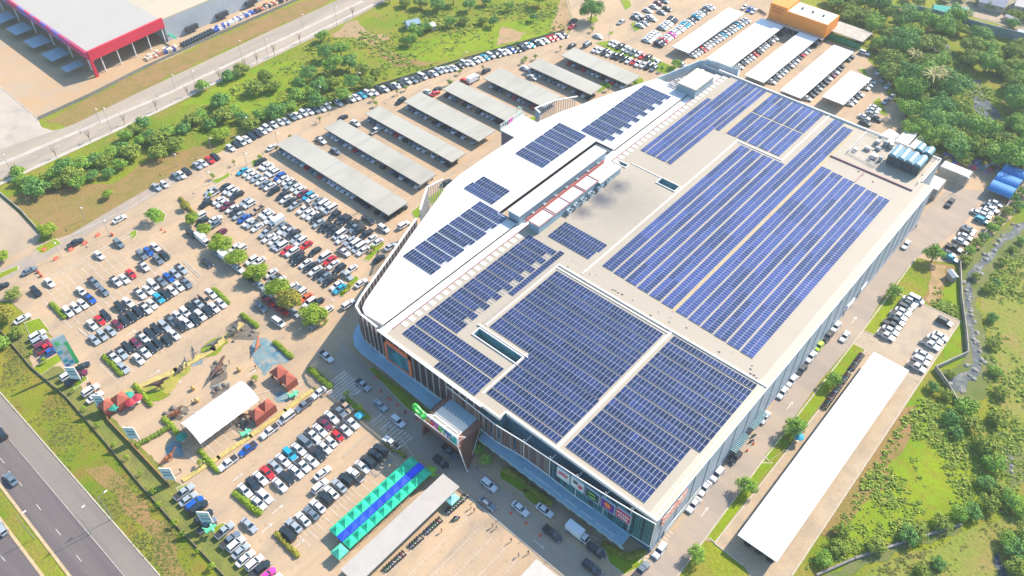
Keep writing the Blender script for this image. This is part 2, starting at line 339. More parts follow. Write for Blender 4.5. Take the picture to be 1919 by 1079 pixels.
struct('river_bank', [[(1990,395),(1990,470),(1890,490),(1850,525),(1830,560),(1850,640),(1868,700),(1850,745),(1790,750),(1755,705),(1790,690),(1808,670),(1798,560),(1800,500),(1860,440)],
  [(1862,810),(1905,805),(1925,900),(1890,930)],[(1530,1100),(1550,1075),(1680,1012),(1800,985),(1805,995),(1700,1030),(1580,1080)]], 0.06, ground_mat('muddy_bank', (0.12,0.15,0.03),(0.19,0.18,0.08),(0.10,0.15,0.03),0.1,0.4,2.0,1,fine=.5), 1.0, 12)
struct('water', [[(1990,398),(1990,425),(1919,428),(1880,458),(1855,492),(1832,520),(1818,528),(1812,522),(1822,503),(1848,478),(1885,438),(1919,416)],
  [(1810,524),(1819,531),(1820,570),(1824,610),(1832,650),(1838,686),(1832,706),(1812,716),(1812,728),(1795,735),(1772,720),(1785,706),(1815,696),(1824,680),(1818,640),(1812,600),(1809,560)],
  [(1870,812),(1883,817),(1898,860),(1896,900),(1890,895),(1892,868)],[(1862,1040),(1872,1034),(1886,1090),(1870,1090)],
  [(1732,62),(1760,66),(1775,82),(1790,105),(1780,118),(1760,104),(1742,90)],[(1818,155),(1836,150),(1842,180),(1868,205),(1880,225),(1868,238),(1848,226),(1826,205)]], 0.10, WATER, 0.7, 5)
# town side, beyond the wall
struct('village_yard', [[(1700,-30),(1820,30),(1919,62),(1990,80),(1990,-40),(1700,-60)],[(1690,25),(1760,35),(1919,80),(1919,62),(1800,30)]], 0.05, ground_mat('village_ground',(0.30,0.24,0.16),(0.36,0.30,0.22),(0.12,0.16,0.04),0.04,0.12,2,1,fine=.4), 1.5, 8)
struct('village_road', [[(1805,28),(1870,40),(1990,62),(1990,50),(1880,28),(1830,22)]], 0.09, CONC)
# factory yard and side roads top left
struct('yard', [[(-400,-150),(600,-200),(560,0),(480,33),(400,70),(317,110),(267,130),(167,180),(83,220),(72,223),(0,162),(-60,120),(-400,60)]], 0.05, YARD)
struct('side_road', [[(-60,120),(0,162),(72,225),(78,238),(100,245),(140,235),(150,240),(0,330),(-60,350)]], 0.06, ground_mat('side_road_concrete',(0.42,0.35,0.28),(0.48,0.41,0.34),(0.34,0.30,0.26),0.05,0.15,2,0.9))
struct('public_road', [[(-200,372),(0,280),(110,243),(143,231),(250,178),(480,70),(633,0),(760,-62),(880,-80),(727,0),(657,37),(480,123),(333,190),(213,247),(110,293),(0,338),(-160,410)]], 0.08, ROAD)
mk = MB()
def stripe(p, q, w, z=0.12, dash=None, m=mk):
    a = at(*p); b_ = at(*q); d = (b_-a); L = d.length; d.normalize(); n = Vector((-d.y, d.x, 0))*w/2
    if not dash: m.face([(a-n)[:2]+(z,), (b_-n)[:2]+(z,), (b_+n)[:2]+(z,), (a+n)[:2]+(z,)]); return
    s_ = 0
    while s_ < L:
        e = min(L, s_+dash[0]); u = a+d*s_; v = a+d*e
        m.face([(u-n)[:2]+(z,), (v-n)[:2]+(z,), (v+n)[:2]+(z,), (u+n)[:2]+(z,)]); s_ += dash[1]
stripe((-40,322),(480,98),.18,dash=(3,9)); stripe((480,98),(700,-6),.18,dash=(3,9))
stripe((-40,340),(480,112),.18,dash=(3,9))
# pale concrete strips of the public road
ps = MB()
for a_, b_ in (((-100,350),(300,182)),((300,182),(680,2)),((-60,372),(300,206)),((300,206),(700,8))): stripe(a_, b_, 1.8, 0.10, None, ps)
tag(ps.build('road_strip', ground_mat('pale_strip',(0.52,0.46,0.385),(0.48,0.42,0.36),(0.40,0.35,0.30),0.1,0.3,2,0.9)), kind='structure')
struct('west_lot', [[(-60,330),(0,366),(77,440),(70,455),(0,496),(-60,520)]], 0.08, CONC)
struct('parking_lot', [[(-60,520),(-60,482),(60,460),(130,440),(240,392),(330,330),(440,270),(560,222),(640,196),(700,172),(870,122),(960,96),(1062,66),(1078,48),(1062,0),(1050,-60),(1420,-90),(1450,-10),(1560,80),(1632,100),(1625,112),(1645,132),(1668,155),(1690,200),(1702,228),(1690,240),(1712,262),(1760,290),(1840,308),(1919,340),(1919,375),(1896,408),(1800,495),(1740,488),(1717,483),(1653,560),(1617,620),(1540,710),(1427,867),(1322,1009),(1270,1079),(1230,1140),(1230,1300),(470,1250),(485,1079),(400,972),(125,700),(112,686),(60,692),(35,652),(62,640),(100,632),(60,600),(20,566),(-60,560)]], 0.06, LOT)
struct('east_lot', [[(1617,620),(1638,629),(1695,554),(1726,568),(1800,602),(1722,718),(1690,700),(1618,655),(1600,645)]], 0.08, CONC)
struct('canopy_plaza', [[(1622,656),(1722,719),(1484,1079),(1440,1140),(1393,1060),(1339,1018)]], 0.10, ground_mat('plaza_concrete',(0.45,0.35,0.24),(0.42,0.31,0.20),(0.34,0.27,0.20),0.06,0.2,2,0.9))
struct('verge', [[(60,692),(112,686),(125,700),(400,972),(485,1079),(520,1130),(440,1130),(400,1062),(262,908),(200,834),(125,748),(55,690),(10,640),(20,600),(60,640)]], 0.078, VERGE, .6, 3)
# driving lanes of darker asphalt
struct('lane', [[(1717,483),(1653,560),(1617,620),(1540,710),(1427,867),(1322,1009),(1230,1140),(1150,1140),(1208,1062),(1290,960),(1400,820),(1500,690),(1600,555),(1690,440),(1780,350),(1850,360),(1800,430)],
   [(640,640),(700,700),(800,800),(900,880),(1000,960),(1120,1060),(1220,1150),(1100,1150),(1050,1079),(860,912),(760,830),(690,770),(620,690)],
   [(0,530),(60,500),(240,395),(345,335),(320,330),(235,378),(110,452),(0,505)]], 0.085, LANE)
# highway
struct('highway', [[(-320,460),(0,739),(297,1079),(420,1220),(230,1220),(133,1079),(0,906),(-320,560)],[(-320,600),(0,966),(80,1079),(200,1220),(-320,1220)]], 0.06, HWAY)
struct('shoulder', [[(-320,460),(0,739),(297,1079),(420,1220),(330,1180),(232,1079),(0,800),(-320,490)]], 0.09, SHOULDER)
for p, q in (((0,908),(135,1082)),((0,968),(82,1082))):
    a, b_ = p, q
    stripe((a[0]-(b_[0]-a[0]), a[1]-(b_[1]-a[1])), (b_[0]+(b_[0]-a[0])*.3, b_[1]+(b_[1]-a[1])*.3), 0.12, 0.11, None, mk)
YL = MB()
for p, q in (((-60,830),(140,1092)),((-60,892),(88,1090))): stripe(p, q, 0.7, 0.13, None, YL)
tag(YL.build('painted_kerb', YELLOWP), kind='structure')
stripe((0,858),(190,1100),.14,dash=(2.5,10)); stripe((0,802),(235,1082),.10)
stripe((0,1040),(60,1110),.14,dash=(2.5,10))
# parking bay lines (direction X = bays of rows along Y ; direction Y = bays of rows along X)
def bays_y(p, q, depth, pitch=2.42, side=1, z=0.10):     # row runs along world Y
    a = at(*p); b_ = at(*q); n = int(abs(b_.y-a.y)/pitch); s_ = 1 if b_.y > a.y else -1
    for i in range(n+1):
        y = a.y+s_*i*pitch; mk.face([(a.x, y-.07, z), (a.x+side*depth, y-.07, z), (a.x+side*depth, y+.07, z), (a.x, y+.07, z)])
def bays_x(p, q, depth, pitch=2.42, side=1, z=0.10):
    a = at(*p); b_ = at(*q); n = int(abs(b_.x-a.x)/pitch); s_ = 1 if b_.x > a.x else -1
    for i in range(n+1):
        x = a.x+s_*i*pitch; mk.face([(x-.07, a.y, z), (x+.07, a.y, z), (x+.07, a.y+side*depth, z), (x-.07, a.y+side*depth, z)])
bays_y((165,632),(352,515),5,side=-1); bays_y((165,632),(352,515),5)
bays_y((205,700),(410,560),5,side=-1); bays_y((205,700),(410,560),5)
bays_y((70,548),(235,455),5); bays_y((100,580),(300,455),5,side=-1); bays_y((120,600),(310,478),5)
bays_y((465,942),(655,775),5,side=-1); bays_y((465,942),(655,775),5)
bays_y((545,1030),(735,850),5,side=-1); bays_y((557,1000),(745,830),5)
bays_y((350,850),(600,735),5)
bays_x((395,342),(660,520),5); bays_x((395,342),(660,520),5,side=-1); bays_x((455,300),(715,450),5); bays_x((455,300),(715,450),5,side=-1)
bays_y((1120,990),(930,900-8),4.5,1.2)
for r_ in range(7):                                  # motorbike yard, bottom
    x = -80+r_*4.1
    for i in range(30):
        y = 40+i*1.05
        if y > 71-max(0, r_-4)*1.5 or y < 38: continue
        mk.face([(x-1.3, y-.035, .10), (x+1.3, y-.035, .10), (x+1.3, y+.035, .10), (x-1.3, y+.035, .10)])
    mk.face([(x-.04, 38, .105), (x+.04, 38, .105), (x+.04, 70, .105), (x-.04, 70, .105)])
# east lot bays, arrows, crossings
bays_y((1630,634),(1700,556),4.8); bays_y((1722,712),(1790,612),5,side=-1)
zm = MB()
def zebra(p, q, n, w, length, along='X', z=0.11, mk=zm):
    a = at(*p); b_ = at(*q)
    for i in range(n):
        c = a.lerp(b_, i/(n-1)); 
        if along == 'X': mk.face([(c.x-length/2, c.y-w/2, z), (c.x+length/2, c.y-w/2, z), (c.x+length/2, c.y+w/2, z), (c.x-length/2, c.y+w/2, z)])
        else: mk.face([(c.x-w/2, c.y-length/2, z), (c.x+w/2, c.y-length/2, z), (c.x+w/2, c.y+length/2, z), (c.x-w/2, c.y+length/2, z)])
zebra((625,712),(662,742),9,.62,8.5,'Y'); zebra((705,785),(762,828),11,.55,4.2,'Y'); zebra((1202,1046),(1246,990),10,.35,4.5,'X')
for px, py, d in ((130,570,1),(345,575,1),(290,700,1),(245,625,1),(470,700,1),(500,990,1),(520,955,1),(445,895,1),(560,1020,1),(620,830,1),(415,640,1),(330,720,1),(1010,1020,0),(1320,960,1),(1480,760,1),(1600,600,1),(150,720,1),(700,880,1),(455,470,0),(560,455,0),(610,520,0),(480,400,0),(540,545,0),(620,560,0)):
    c = at(px, py)
    if d: mk.face([(c.x-.1, c.y-1.6, .115), (c.x+.1, c.y-1.6, .115), (c.x+.1, c.y+1.0, .115), (c.x-.1, c.y+1.0, .115)]); mk.face([(c.x-.45, c.y+.7, .115), (c.x+.45, c.y+.7, .115), (c.x, c.y+1.9, .115)])
    else: mk.face([(c.x-1.6, c.y-.1, .115), (c.x+1.0, c.y-.1, .115), (c.x+1.0, c.y+.1, .115), (c.x-1.6, c.y+.1, .115)]); mk.face([(c.x+.7, c.y-.45, .115), (c.x+1.9, c.y, .115), (c.x+.7, c.y+.45, .115)])
tag(mk.build('road_marking', WHITE), kind='structure'); tag(zm.build('zebra_crossing', ZEB), kind='structure')
c_ = at(703, 897); o_ = text_mesh('DN', 4.4, .004, mat('stencil_grey', (.20,.20,.20), .9, var=.2, scale=1), 'ground_lettering', None, Matrix.Translation((c_.x, c_.y, .112)) @ Matrix.Rotation(R(90), 4, 'Z')); tag(o_, kind='structure')
# raised islands and kerbs
ISL = MB(); KB = MB()
def island(pts, z=.16, grass=True):
    w = W2(pts); KB.prism(w, 0.02, z)
    cx = sum(p[0] for p in w)/len(w); cy = sum(p[1] for p in w)/len(w)
    def shr(p):
        d = Vector((cx-p[0], cy-p[1])); k = .22/max(d.length, .3); return (p[0]+d.x*k*1.3, p[1]+d.y*k*1.3)
    if grass: ISL.sheet([shr(p) for p in w], z+.012)
for pts in ([(462,592),(485,585)][:0] or [(1617,620),(1672,548),(1695,554),(1638,629)], [(1598,643),(1617,652),(1470,845),(1440,865),(1432,855)], [(1427,867),(1449,867),(1339,1018),(1330,1010),(1322,1009)],
            [(690,690),(700,688),(830,790),(850,812),(835,815),(760,765)], [(935,880),(985,905),(1000,920),(980,925),(935,895)], [(980,915),(1010,925),(1030,945),(1000,948),(980,930)],
            [(1130,1020),(1165,1035),(1185,1050),(1210,1040),(1205,1060),(1170,1079),(1140,1055)], [(200,410),(200,410),(0,0)][:0] or [(240,437),(256,430),(258,440),(248,450)],
            [(272,398),(300,392),(312,402),(308,415),(292,420)], [(64,466),(105,447),(117,456),(78,477)], [(-20,520),(15,505),(35,498),(36,505),(0,523)],
            [(612,485),(717,455),(722,462),(690,490)][:0] or [(680,487),(716,452),(722,456),(692,490)], [(632,552),(668,515),(674,522),(640,558)], [(600,612),(617,595),(618,600),(606,614)],
            [(1100,32),(1118,30),(1123,40),(1105,46)], [(1115,80),(1140,76),(1270,128),(1250,140),(1205,125)], [(1162,0),(1180,0),(1185,12),(1172,20)], [(1180,45),(1192,40),(1205,54),(1190,60)],
            [(770,398),(790,382),(800,398),(778,412)], [(800,372),(830,352),(838,362),(808,385)], [(905,340),(935,318),(925,300),(945,300),(950,320)][:0] or [(960,232),(1010,215),(1012,222),(968,245)],
            [(1110,165),(1140,150),(1150,158),(1122,175)], [(1180,152),(1205,145),(1208,155),(1190,163)], [(1605,130),(1620,128),(1626,140),(1632,150)], [(1635,190),(1648,182),(1665,220),(1645,212)],
            [(45,605),(75,595),(95,622),(60,640)], [(470,302),(488,296),(480,306),(474,314)], [(395,340),(420,330),(430,322),(432,330),(405,345)], [(90,655),(122,640),(145,682),(115,680)][:0] or [(60,690),(112,662),(122,672),(75,705)], [(132,712),(160,700),(166,710),(140,730)],
            [(362,920),(350,905),(330,915),(340,935)], [(395,990),(420,978),(428,985),(410,1010)], [(1140,60),(1150,58),(1150,64),(1140,66)]):
    if pts: island(pts)
tag(KB.build('kerb', KERB), kind='structure'); tag(ISL.build('island_grass', GREEN), kind='structure')
kb2 = MB()
def kerbline(p, q, w=.3, h=.16):
    a = at(*p); b_ = at(*q); d = (b_-a); L = d.length; ang = math.atan2(d.y, d.x); c = (a+b_)/2
    kb2.obox((c.x, c.y, 0.02), L, w, h, ang)
for p, q in (((43,547),(245,437)),((50,550),(250,440)),((560,222),(870,121)),((870,121),(1062,64)),((340,330),(560,222)),((240,392),(340,330)),((110,452),(240,392)),((1717,483),(1617,620)),((1617,620),(1427,867)),((1427,867),(1240,1120)),
             ((1638,629),(1695,554)),((1695,554),(1800,602)),((1800,602),(1484,1079)),((1393,1060),(1339,1018)),((1339,1018),(1622,656)),((660,622),(835,800)),((1196,1055),(1600,545)),((0,735),(300,1079)),((72,223),(0,162)),
             ((160,627),(358,510)),((162,631),(360,514)),((342,490),(373,520)),((345,488),(377,518)),((297,457),(323,480)),((147,617),(162,630)),((155,606),(170,633)),((340,750+30),(600,705)),((750,820),(775,855)),((1075,50),(1062,0)),((860,916),(1062,1084))):
    kerbline(p, q)
a1 = at(125,700); a2 = at(485,1079)
tag(kb2.build('kerb_line', KERB), kind='structure')
# ============================================================ MALL
mall = thing('shopping_mall', 'huge shopping mall with beige and white roofs covered in solar panels', 'shopping mall', (-85, 175, 0))
def part(b_, name, mats, parent=mall, smooth=False): return b_.build(name, mats, parent, smooth)
Z = 15.0
holes = [(-106.2, 105.2, -90.6, 107.9), (-106, 192.8, -99.2, 195.8), (-123.2, 192.6, -118.4, 194.2)]
b_ = MB(); b_.gridrect(-121.2, 92, -39.6, 250, Z, holes, 0, 5, 1); b_.gridrect(-124.0, 92.0, -121.2, 264, Z, [], 0)
b_.gridrect(-121.2, 250, -41, 265.5, Z, [], 0); b_.gridrect(-126.4, 89.6, -82.3, 92, Z, [], 0)
part(b_, 'main_roof', [ROOF, mat('pit_teal', (0.10, 0.27, 0.33), 0.4, var=.2, scale=.5)])
b_ = MB(); b_.gridrect(-39.6, 92, -37.2, 250, Z+.02, [], 0); part(b_, 'edge_roof', ROOFC)
b_ = MB()   # outer walls
b_.box(-37.2, 91.8, 0, -37.0, 250, Z-.1); b_.box(-41, 250, 0, -40.8, 266, Z-.1); b_.box(-134, 265.8, 0, -41, 266, Z-.1)
part(b_, 'side_wall', SIDEW)
b_ = MB(); b_.box(-126, 90.2, 0, -82.4, 90.6, Z-.1); b_.box(-82.6, 90.3, 0, -82.2, 92, Z-.1); b_.box(-82.2, 92, 0, -37.1, 92.3, Z-.1)
part(b_, 'front_wall', TEAL)
b_ = MB()   # parapets and roof ridges
for x0, y0, x1, y1, h in ((-126.4, 89.2, -82.2, 89.6, .5), (-82.5, 89.6, -82.2, 91.7, .5), (-82.2, 91.5, -37.0, 92.0, .5), (-37.15, 92, -36.85, 250, .35), (-41.1, 250, -40.8, 266, .4), (-127, 265.6, -40.8, 266.1, .6),
    (-105.8, 141.4, -37.2, 141.9, .35), (-105.8, 140.2, -66.2, 140.5, .25), (-98.4, 143.2, -98.0, 196.5, .25), (-98.4, 196.5, -98.0, 231, .25), (-118.2, 195.8, -98.4, 196.1, .2), (-98, 230.2, -80.9, 230.6, .25), (-81.3, 230.6, -80.9, 265.5, .25),
    (-66.6, 92, -65.9, 141.4, .12), (-105.9, 110, -105.6, 141.4, .25), (-90.9, 109.9, -90.6, 92.2, .15), (-107.5, 108.5, -89.5, 108.8, .5), (-38.2, 92, -38.0, 142, .1)):
    b_.box(min(x0, x1), min(y0, y1), Z-.6 if h > .35 else Z, max(x0, x1), max(y0, y1), Z+h)
for h in holes:
    b_.box(h[0]-.25, h[1]-.25, Z, h[2]+.25, h[1], Z+.35); b_.box(h[0]-.25, h[3], Z, h[2]+.25, h[3]+.25, Z+.35); b_.box(h[0]-.25, h[1], Z, h[0], h[3], Z+.35); b_.box(h[2], h[1], Z, h[2]+.25, h[3], Z+.35)
part(b_, 'parapet', TRIMW)
b_ = MB()
for x0, y0, x1, y1 in ((-70.3, 148, -69.85, 262), (-104.2, 231.5, -103.8, 265), (-109.2, 203.5, -108.8, 229.5)): b_.box(x0, y0, Z, x1, y1, Z+.12)
part(b_, 'gutter_strip', mat('ochre_gutter', (0.55, 0.35, 0.15), 0.7, var=.2, scale=.5))
b_ = MB(); b_.box(-70, 243.4, Z, -41.5, 243.7, Z+.5); b_.box(-124.15, 92, Z, -123.95, 262, Z+.22); b_.box(-57.6, 235.6, Z, -57.3, 243.4, Z+.15)
part(b_, 'roof_kerb', mat('maroon_kerb', (0.30, 0.13, 0.16), 0.6, var=.15, scale=.5))
SKM = mat('skylight_white', (0.80, 0.76, 0.70), 0.4)
for i in range(64):
    y = 95+i*2.65
    if 145 < y < 193: continue
    part(MB().box(-123.7, y, Z, -121.9, y+1.45, Z+.10), 'roof_skylight', SKM)
# conduits and small clutter on the roof
rnd = random.Random(5); CDM = mat('conduit_grey', (0.36, 0.33, 0.30), 0.6, var=.2, scale=1)
for k in range(24):
    x = rnd.uniform(-104, -40); y = rnd.choice([142.6, 144.2, 145.5])+rnd.uniform(-.4, .4); s_ = rnd.uniform(.12, .32); part(MB().box(x, y, Z, x+s_*2, y+s_, Z+s_).box(x+.05, y+s_, Z, x+s_*1.5, y+s_*1.3, Z+s_*.6), 'roof_junction_box', CDM)
for k in range(14):
    x = rnd.uniform(-68, -42); y = rnd.uniform(236, 264); s_ = rnd.uniform(.12, .3); part(MB().box(x, y, Z, x+s_*2, y+s_, Z+s_).box(x+.05, y+s_, Z, x+s_*1.5, y+s_*1.3, Z+s_*.6), 'roof_junction_box', CDM)
part(MB().box(-66.35, 93, Z+.12, -66.15, 141, Z+.3), 'cable_tray', CDM); part(MB().box(-107.05, 110, Z, -106.75, 140, Z+.15), 'cable_tray', CDM)
# white west wing
WP = [(-133.2, 90.6), (-135.6, 91.6), (-137.2, 94.2), (-139.2, 99.5), (-144.3, 113.5), (-147.3, 121.5), (-151.3, 133.0), (-153.5, 139.5), (-156.0, 146), (-156.8, 153), (-157, 165), (-157, 180), (-156.8, 194), (-154.9, 203), (-151.0, 216), (-148.0, 226), (-144.5, 236.5), (-141.5, 245.0)]
poly = WP+[(-126.6, 245.0), (-126.6, 197.2), (-134.2, 197.2), (-134.2, 146.6), (-126.6, 146.6), (-126.6, 91.2)]
b_ = MB(); b_.prism(poly, 9, Z+.6, 1, 0); part(b_, 'white_roof', [WROOF, TRIMW])
b_ = MB(); b_.gridrect(-134.2, 146.6, -126.6, 197.2, Z-1.2, [], 0); part(b_, 'well_floor', CONC)
b_ = MB(); b_.prism([(x+.6, y+.3) for x, y in WP]+[(-134, 266), (-126, 266), (-126, 92)], 0, 10, 0); part(b_, 'west_wall', mat('west_wall_panel', (.35, .34, .36), .6, var=.2, scale=.2))
b_ = MB(); b_.box(-126.6, 90, Z, -124.2, 263, Z+.06); part(b_, 'white_walkway', mat('walkway_white', (.76, .73, .71), .6, var=.06, scale=.3))
b_ = MB(); b_.box(-126.75, 91.2, Z, -126.6, 245, Z+.72); b_.box(-134.35, 146.4, Z-.5, -134.2, 197.4, Z+.9); b_.box(-134.4, 197.2, Z, -126.6, 197.4, Z+.9); b_.box(-134.4, 146.4, Z, -126.6, 146.6, Z+.9)
for y in range(94, 145, 2): b_.box(-126.9, y, Z, -126.75, y+.12, Z+.7)
part(b_, 'valley_wall', mat('valley_grey', (.50, .51, .54), .6, var=.15, scale=.4))
def fins(pts, z0, z1, pitch, name, mats, depth=.35, w=.12, rail=True, tops=None):
    """vertical fins along a polyline, with a top rail"""
    f_ = MB(); i = 0; acc = 0
    for a, b2 in zip(pts[:-1], pts[1:]):
        a = Vector(a); b2 = Vector(b2); d = b2-a; L = d.length; ang = math.atan2(d.y, d.x); u = 0
        while acc < L:
            p = a+d*(acc/L); f_.obox((p.x, p.y, z0), w, depth, z1-z0-.1, ang, i % len(mats)); i += 1; acc += pitch
        acc -= L
        if rail:
            for zz, th in ((z1-.15, .25), (z0, .15)):
                c = (a+b2)/2; f_.obox((c.x, c.y, zz), L+.2, .55 if zz > z0 else .4, th, ang, len(mats))
    return part(f_, name, list(mats)+[TRIMW])
OUT = [(-126.5, 88.9), (-133.4, 89.2), (-136.6, 90.4), (-138.3, 93.8), (-140.3, 99.2), (-145.4, 113.2), (-148.4, 121.2), (-150.6, 127.2)]
fins(OUT, 5.6, Z+1.9, .62, 'screen_fin', [FIN, FINL, FIN])
fins([(-126.4, 88.9), (-100.9, 88.7), (-88.0, 88.7)], 5.6, Z+.7, .62, 'facade_fin', [FIN, FIN, FINL, FIN])
# west screens standing proud of the wing
fins([(-152.2, 130.5), (-158.5, 139.8), (-157.6, 146)], 2, Z+2.5, .9, 'west_screen', [FINL, FINL])
fins([(-158.8, 196.5), (-161.8, 197.5), (-159.5, 206.5), (-155.2, 213.5)], 2, Z+2.0, .9, 'blue_screen', [mat('blue_grey_fin', (.25, .36, .45), .5), SIDEW])
# north enclosure
NP = [(-141.4, 245), (-137.8, 259), (-136.0, 266.4), (-133.8, 268.8), (-130.3, 270.0), (-125.5, 270.0), (-121.0, 270.6), (-119.6, 267)]
b_ = MB()
for p, q in zip(NP[:-1], NP[1:]):
    c = ((p[0]+q[0])/2, (p[1]+q[1])/2, 0); L = math.dist(p, q); b_.obox(c, L+.1, .35, Z+.8, math.atan2(q[1]-p[1], q[0]-p[0]))
part(b_, 'enclosure_wall', mat('enclosure_teal', (.42, .52, .57), .6, var=.15, scale=.3))
b_ = MB()
for k in range(16):
    t_ = k/15; p = Vector(NP[3]).lerp(Vector(NP[6]), t_); b_.obox((p.x, p.y+.3, Z-1), .25, .5, 3.0, 0)
part(b_, 'enclosure_fin', TRIMW)
b_ = MB(); b_.prism(NP+[(-126.8, 266), (-126.8, 245)], 8, 11.5, 0); part(b_, 'enclosure_floor', CONC)
b_ = MB(); b_.box(-131, 243.0, 11, -123.7, 255.8, 18.6); b_.box(-131.3, 242.7, 18.6, -123.4, 256.1, 19.0, 1); part(b_, 'plant_room', [mat('plant_room_wall', (.24, .32, .36), .6, var=.1), mat('cream_roof', (.70, .60, .44), .7, var=.06, scale=.3)])
b_ = MB(); rnd = random.Random(9)
for k in range(12):
    x = -139+k*.55+rnd.uniform(-.2, .2); y = 244.5+k*1.8; b_.box(x-.6, y-.5, 11.5, x+.6, y+.5, 13+rnd.uniform(0, 1.2)); b_.tube((x-2, y, 12), (x+2, y+.8, 13), .12)
for k in range(8): b_.tube((-136+k, 243.6, 15.9), (-135.4+k, 246.6, 16.3), .16); b_.box(-135+k, 243.2, 15.7, -134.5+k, 244.8, 16.6)
part(b_, 'duct_pipe', mat('duct_grey', (.45, .44, .46), .5, .2, var=.3, scale=.8))
# skylight boxes in the middle
def shed(name, x0, y0, x1, y1, z0, z1, wallm, roofm, eave=.25):
    b_ = MB(); b_.box(x0, y0, z0, x1, y1, z1, 0); b_.box(x0-eave, y0-eave, z1, x1+eave, y1+eave, z1+.3, 1); return part(b_, name, [wallm, roofm])
BLW = mat('blue_grey_panel', (.22, .33, .40), .5, var=.12, scale=.4)
shed('long_penthouse', -130.4, 147.4, -126.0, 191.5, Z-1.2, 18.5, BLW, WROOF)
shed('red_trim_penthouse', -122.9, 148.2, -118.9, 177.6, Z, 17.8, BLW, mat('penthouse_white', (.74, .70, .66), .6, var=.08, scale=.4))
shed('grey_penthouse', -122.8, 177.8, -117.9, 189, Z, 17.4, BLW, mat('penthouse_grey', (.50, .47, .45), .7, var=.2, scale=.4))
b_ = MB()
for x in (-123.15, -118.75): b_.box(x, 148, 18.1, x+.18, 177.8, 18.35)
for y in (147.95, 155.2, 156.0, 163.0, 170.3, 171.0, 177.6): b_.box(-123.1, y, 18.1, -118.7, y+.18, 18.33)
b_.box(-125.6, 150, Z+.06, -125.2, 190, Z+1.2)
part(b_, 'red_trim', mat('dull_red', (.42, .12, .11), .6))
UBG = mat('unit_blue_grey', (.40, .48, .52), .4, .3, var=.3, scale=1)
for k, y in enumerate((161, 164.5, 168, 172, 176.5, 181)): part(MB().box(-118.6, y, Z, -117.4, y+1.7, Z+1.7).tube((-118, y+.8, Z+1.5), (-116.8, y+1.2, Z+2.3), .28), 'exhaust_unit', UBG)
for k in range(7): part(MB().box(-125.9, 153+k*5.6, Z+.1, -125.3, 154+k*5.6, Z+1.5), 'wall_unit', UBG)
for y in range(0): pass
# awnings over the pavement
b_ = MB(); aw = [(-102.8, 84.9), (-122.2, 85.6), (-131.5, 85.6), (-135.1, 86.3), (-137.9, 88.2), (-139.8, 91), (-140.9, 95.5), (-142.5, 100), (-141.2, 101), (-138.5, 94.2), (-136.5, 91), (-133, 89.6), (-102.8, 89.6)]
b_.prism(aw, 4.6, 5.1); b_.box(-127, 88.4, 5.1, -103, 89.6, 5.6)
part(b_, 'west_awning', AWN)
b_ = MB(); b_.box(-87.2, 86.8, 4.5, -42.0, 91.8, 5.0); b_.box(-87.2, 89.7, 5.0, -42.0, 90.0, 5.5); b_.box(-87.2, 86.5, 3.9, -42, 86.8, 5.0)
for k in range(15): b_.box(-86+k*3.1, 86.35, 3.9, -84.7+k*3.1, 86.5, 4.9, 1)
part(b_, 'front_awning', [AWN, mat('awning_light', (.30, .42, .46), .5)])
SGN = mat('sign_white', (.85, .87, .9), .5)
wr = MB(); rnd = random.Random(3); x = -72.5      # the sign line along the awning edge: too small to read, built as strokes
for word in (22, 7, 7, 10):
    for k in range(word):
        h = rnd.uniform(.35, .5); w_ = rnd.uniform(.28, .42)
        wr.box(x, 87.2, 5.02, x+.09, 87.2+h, 5.08); wr.box(x+w_, 87.2, 5.02, x+w_+.09, 87.2+h, 5.08)
        if rnd.random() < .8: wr.box(x, 87.2+h-.09, 5.02, x+w_+.09, 87.2+h, 5.08)
        if rnd.random() < .4: wr.box(x+w_*.4, 87.2+h+.08, 5.02, x+w_*.8, 87.2+h+.17, 5.08)
        x += .58*.95
    x += .9
part(wr, 'awning_lettering', SGN)
# curved screen ribbon with poster boards
RIB = [(-100.0, 88.6, 13.6, 6.2), (-90.5, 88.4, 13.4, 6.0), (-82.5, 88.2, 13.2, 6.0), (-73.4, 89.0, 13.2, 6.6), (-66, 89.3, 13.4, 6.0), (-58, 89.5, 13.8, 5.2), (-50, 89.9, 14.2, 4.8), (-42, 90.4, 14.7, 4.6), (-36.9, 90.9, 15.1, 4.4)]
b_ = MB(); RF = [mat('ribbon_brown', (.16, .10, .09), .6), mat('ribbon_taupe', (.22, .19, .17), .6), mat('ribbon_teal', (.03, .17, .19), .5), mat('ribbon_dark', (.02, .06, .08), .4)]
def rib(x):
    for a, c in zip(RIB[:-1], RIB[1:]):
        if a[0] <= x <= c[0]:
            t_ = (x-a[0])/(c[0]-a[0]); t_s = t_; return [a[i]*(1-t_s)+c[i]*t_s for i in range(4)]
    return list(RIB[-1])
x = -99.9; rnd = random.Random(8)
while x < -37:
    p = rib(x); q = rib(min(-36.95, x+.42)); k_ = (0 if rnd.random() < .5 else 1) if x < -66 else (2 if rnd.random() < .7 else 3)
    if x > -66 or rnd.random() < .86:
        b_.face([(p[0], p[1], p[3]+.2), (q[0], q[1], q[3]+.2), (q[0], q[1], q[2]-.2), (p[0], p[1], p[2]-.2)], k_)
        b_.face([(p[0], p[1]+.15, p[3]+.2), (p[0], p[1]+.15, p[2]-.2), (q[0], q[1]+.15, q[2]-.2), (q[0], q[1]+.15, q[3]+.2)], k_)
        b_.face([(q[0], q[1], q[3]+.2), (q[0], q[1]+.15, q[3]+.2), (q[0], q[1]+.15, q[2]-.2), (q[0], q[1], q[2]-.2)], k_)
    x += .62
part(b_, 'ribbon_screen', RF)
b_ = MB()
